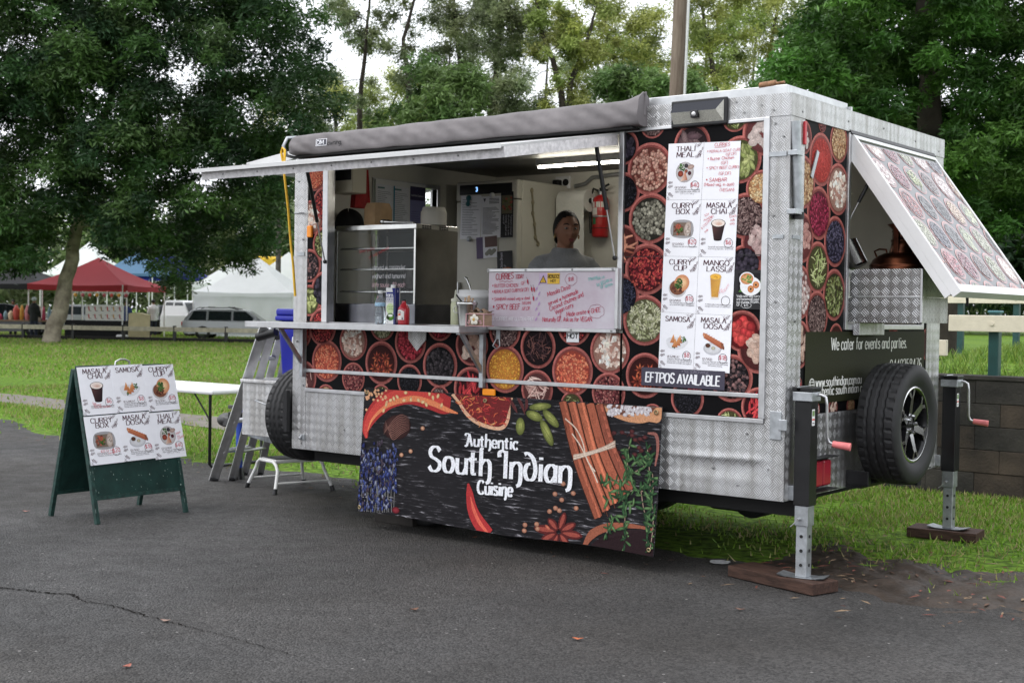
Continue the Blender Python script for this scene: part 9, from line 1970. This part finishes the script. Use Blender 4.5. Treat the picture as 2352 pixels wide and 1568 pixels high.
# people at the stalls
def far_person(label, u, d, h, top, leg, facing, hat=None):
    p = atD(u, 720, d); t = thing('person', label, 'person', (p.x, p.y, 0), facing, 'people at the market stalls'); k = h/1.72; g = MB()
    loft(g, [(0, 0, .84*k, .11, .16), (0, 0, 1.05*k, .10, .15), (0, 0, 1.3*k, .12, .19), (0, 0, 1.43*k, .08, .14), (0, 0, 1.49*k, .05, .055), (.01, 0, 1.54*k, .05, .055)])
    g.ball((.02, 0, 1.61*k), (.095*k, .078*k, .115*k), 16, 12); g.ball((.115*k, 0, 1.59*k), (.018, .012, .018), 8, 6)
    for s in (-1, 1):
        g.tube([(0, s*.18, 1.38*k), (.01, s*.23, 1.1*k), (.14, s*.2, .92*k), (.22, s*.18, .90*k)], [.055, .045, .035, .04], 10)
        g.tube([(0, s*.09, .86*k), (.02, s*.10, .45*k), (0, s*.10, .06)], [.085, .06, .042], 10); g.tube([(-.05, s*.1, .04), (.15, s*.1, .035)], [.04, .035], 8)
    remeshed(g, 'body', m_skin, t, .02, 2); g = MB()
    loft(g, [(0, 0, .74*k, .135, .19), (0, 0, 1.05*k, .125, .18), (0, 0, 1.3*k, .145, .215), (0, 0, 1.43*k, .10, .165), (0, 0, 1.50*k, .065, .07)])
    for s in (-1, 1): g.tube([(0, s*.17, 1.39*k), (.01, s*.235, 1.1*k), (.14, s*.2, .92*k)], [.07, .06, .05], 10)
    remeshed(g, 'jacket', top, t, .02, 2); g = MB()
    for s in (-1, 1): g.tube([(0, s*.085, .88*k), (.02, s*.10, .45*k), (0, s*.10, .08)], [.105, .075, .06], 10)
    remeshed(g, 'trousers', leg, t, .02, 2); g = MB(); g.ball((.005, 0, 1.645*k), (.105*k, .09*k, .10*k), 14, 9); g.build('hat' if hat else 'hair', hat or m_hair, t); return t
mj = mat('black_jacket', (.010, .012, .012), .8); mjn = mat('dark_jeans', (.02, .025, .045), .85)
far_person('person in a black jacket and pale cap with their back turned at the goods table', 78, 55.5, 1.72, mj, mjn, fang+1.5, mat('pale_cap_cloth', (.45, .48, .5), .8))
far_person('person in a maroon coat standing at the far end of the goods table', 30, 59.5, 1.62, mat('maroon_coat', (.12, .02, .03), .8), mjn, fang-1.2)
far_person('person in a white shirt beside the white utility truck', 352, 63, 1.75, mat('white_shirt', (.6, .6, .6), .8), mjn, fang+2.2)
far_person('person in a blue top behind the stall under the red gazebo', 290, 60.5, 1.65, mat('blue_top', (.04, .08, .25), .8), mjn, fang-1.4)
# ================================================================== CARS
def car(label, u, d, rot, paint, kind='wagon', flip=1, lift=0.0):
    p = atD(u, 740, d); t = thing('parked_car' if kind != 'ute' else 'utility_truck', label, 'car' if kind != 'ute' else 'ute', (p.x, p.y, 0), rot, 'vehicles parked by the market')
    # side profile x (front positive), z ; cross-section half-width by height
    if kind == 'wagon': body = [(-2.28, .42), (-2.33, .62), (-2.30, .92), (2.0, .88), (2.26, .70), (2.30, .45), (2.2, .26), (-2.2, .28)]; roof = [(-2.26, .90), (-1.95, 1.42), (-1.6, 1.50), (.2, 1.50), (.55, 1.44), (1.25, .90)]
    elif kind == 'hatch': body = [(-1.9, .42), (-1.95, .62), (-1.92, .90), (1.0, .92), (1.75, .78), (1.95, .60), (1.95, .42), (1.85, .24), (-1.85, .26)]; roof = [(-1.9, .88), (-1.65, 1.38), (-1.3, 1.46), (.0, 1.46), (.3, 1.40), (1.05, .90)]
    else: body = [(.0, .50), (.0, 1.0), (1.5, 1.02), (2.35, .95), (2.5, .75), (2.5, .48), (2.4, .34), (.0, .36)]; roof = [(.02, 1.0), (.06, 1.66), (.2, 1.74), (.95, 1.74), (1.15, 1.68), (1.65, 1.0)]
    w = .88; g = MB()
    def shell(prof, w0, w1, name, m):
        n = len(prof); g = MB(); zmax = max(z for _, z in prof); zmin = min(z for _, z in prof); rows = []
        for yy, k in ((-1, 0), (-.96, 1), (0, 1), (.96, 1), (1, 0)):
            rows.append([(x*(1 if k else .985), yy*(w0+(w1-w0)*(z-zmin)/(zmax-zmin)), z*(1 if k else .995)) for x, z in prof])
        vs = [v for r in rows for v in r]; fs = [(a*n+i, a*n+(i+1) % n, (a+1)*n+(i+1) % n, (a+1)*n+i) for a in range(4) for i in range(n)]; g.add(vs, fs, 0, True); g.add(rows[0], [list(range(n))]); g.add(rows[-1], [list(range(n))[::-1]])
        return g.build(name, m, t)
    pm = mat('paint_'+paint[0], paint[1], .28, paint[2], coat=.6, spec=.5); shell(body, w, w*.99, 'body', pm); shell(roof, w*.96, w*.74, 'cabin', pm)
    gl = mat('tinted_glass', (.012, .016, .018), .06, spec=.8)
    zr = max(z for _, z in roof); zb = .95 if kind != 'ute' else 1.05
    def side_win(xa0, xa1, xb0, xb1, name='side_window'):
        for s in (-1, 1):
            z0, z1 = zb, zr-.10; y0 = (w*.96+(w*.74-w*.96)*((z0-.9)/(zr-.9)))+.006; y1 = (w*.96+(w*.74-w*.96)*((z1-.9)/(zr-.9)))+.006
            g = MB(); vs = [(xa0, s*y0, z0), (xa1, s*y0, z0), (xb1, s*y1, z1), (xb0, s*y1, z1)]; vs += [(a, b-s*.02, c) for a, b, c in vs]; g.add(vs, [(0, 1, 2, 3), (7, 6, 5, 4), (0, 4, 5, 1), (1, 5, 6, 2), (2, 6, 7, 3), (3, 7, 4, 0)]); g.build(name, gl, t)
    if kind == 'wagon': side_win(-2.02, -1.25, -1.82, -1.25); side_win(-1.15, -.15, -1.15, -.15); side_win(-.05, 1.0, -.05, .48)
    elif kind == 'hatch': side_win(-1.7, -.95, -1.5, -.95); side_win(-.85, .0, -.85, .0); side_win(.1, .85, .1, .32)
    else: side_win(.18, .62, .2, .62); side_win(.70, 1.45, .70, 1.12)
    x0, z0 = roof[-1]; x1, z1 = roof[-2]
    for (a, b, nm) in ((roof[-1], roof[-2], 'windscreen'), (roof[0], roof[1], 'rear_window')):
        sg = 1 if nm == 'windscreen' else -1; g = MB(); pa = (a[0]+(b[0]-a[0])*.12+sg*.012, a[1]+(b[1]-a[1])*.12+.012); pb3 = (a[0]+(b[0]-a[0])*.92+sg*.012, a[1]+(b[1]-a[1])*.92+.012); g.add([(pa[0], -w*.84, pa[1]), (pa[0], w*.84, pa[1]), (pb3[0], w*.70, pb3[1]), (pb3[0], -w*.70, pb3[1])], [(0, 1, 2, 3) if sg > 0 else (3, 2, 1, 0)]); g.build(nm, gl, t)
    xs = max(x for x, _ in body); xn = min(x for x, _ in body)
    for s in (-1, 1):
        MB().box(xs-.16, xs+.0, s*w*.62-.14, s*w*.62+.14, .60, .76, .03).build('headlight', mat('headlamp', (.7, .7, .72), .15, spec=.8), t)
        if kind != 'ute': MB().box(xn-.01, xn+.22, s*(w-.02)-.1*(s > 0)-.0, s*(w-.02)+.1*(s < 0)+.012*s, .66, .86, .02).build('tail_light', mat('car_tail', (.5, .02, .02), .25), t)
        MB().box(.85 if kind != 'ute' else 1.5, 1.02 if kind != 'ute' else 1.62, s*(w+.02), s*(w+.17), .92, 1.03, .03).build('mirror', pm, t)
    for x in ((-1.38, 1.42) if kind == 'wagon' else ((-1.2, 1.2) if kind == 'hatch' else (-1.35, 1.62))):
        for s in (-1, 1):
            wg = group_part('wheel', t, (x, s*(w-.08), .33)); g = MB(); g.lathe([(.20, -.10), (.30, -.105), (.33, -.08), (.33, .08), (.30, .105), (.20, .10)], 28, (0, 0, 0), 'Y'); g.build('tyre', m_rub, wg); g = MB(); g.lathe([(.205, -.06), (.19, .02), (0, .03)], 24, (0, 0, 0), 'Y'); g.lathe([(.205, .06), (.19, .095), (.05, .09), (0, .09)], 24, (0, 0, 0), 'Y'); g.build('rim', m_rims, wg)
    if kind == 'wagon': t.scale = (1, 1, .9)
    if kind == 'wagon':
        for s in (-1, 1): g = MB(); g.tube([(-1.75, s*.62, 1.49), (-1.6, s*.63, 1.57), (-.2, s*.63, 1.58), (.15, s*.62, 1.50)], .022, 8); g.build('roof_rail', m_black, t)
        for x in (-1.15, -.25): g = MB(); g.box(x-.04, x+.04, -.72, .72, 1.60, 1.63, .01); g.build('roof_bar', m_black, t)
    if kind == 'ute':
        MB().box(-2.3, -.06, -.9, .9, .78, .84, .01).build('tray', m_galv, t); MB().box(-2.3, -.1, -.55, .55, .45, .775).build('chassis', m_dark, t); MB().box(-.16, -.08, -.88, .88, .8405, 1.5, .01).build('headboard', m_galv, t)
    return t
SILV = ('silver', (.33, .34, .36), .4); WHT_ = ('white', (.72, .73, .75), .0); DRK = ('charcoal', (.02, .022, .026), .3)
RTH = math.atan2(RT.y, RT.x)
car('silver station wagon with black roof rails parked behind the low rail fence', 545, 60, RTH+.04, SILV, 'wagon')
car('white tray-back utility truck parked beyond the red gazebo', 392, 65, RTH-.35, WHT_, 'ute')
car('small silver hatchback half hidden behind the red gazebo stall', 150, 70, RTH+pi+.3, SILV, 'hatch')
car('dark car parked behind the rail fence beside the big tree trunk', 15, 58.5, RTH+.25, DRK, 'hatch')
# pale stall shelter by the ute and a red and yellow stall beyond the trailer corner
p = atD(668, 700, 90); rs = thing('food_stall', 'yellow and red stall seen past the corner of the trailer', 'stall', (p.x, p.y, 0), fang); MB().box(-2, 2, -1, 1, 0, 2.6, .05).build('stall_body', mat('stall_red', (.35, .02, .03), .6), rs); MB().box(-2.2, 2.2, -1.3, 1.3, 3.9, 4.9, .2).build('yellow_sign', mat('stall_yellow', (.65, .42, .02), .6), rs)
for x in (-2, 2): MB().box(x-.05, x+.05, -1.05, -.95, 2.6005, 3.899).build('sign_post', m_dark, rs)
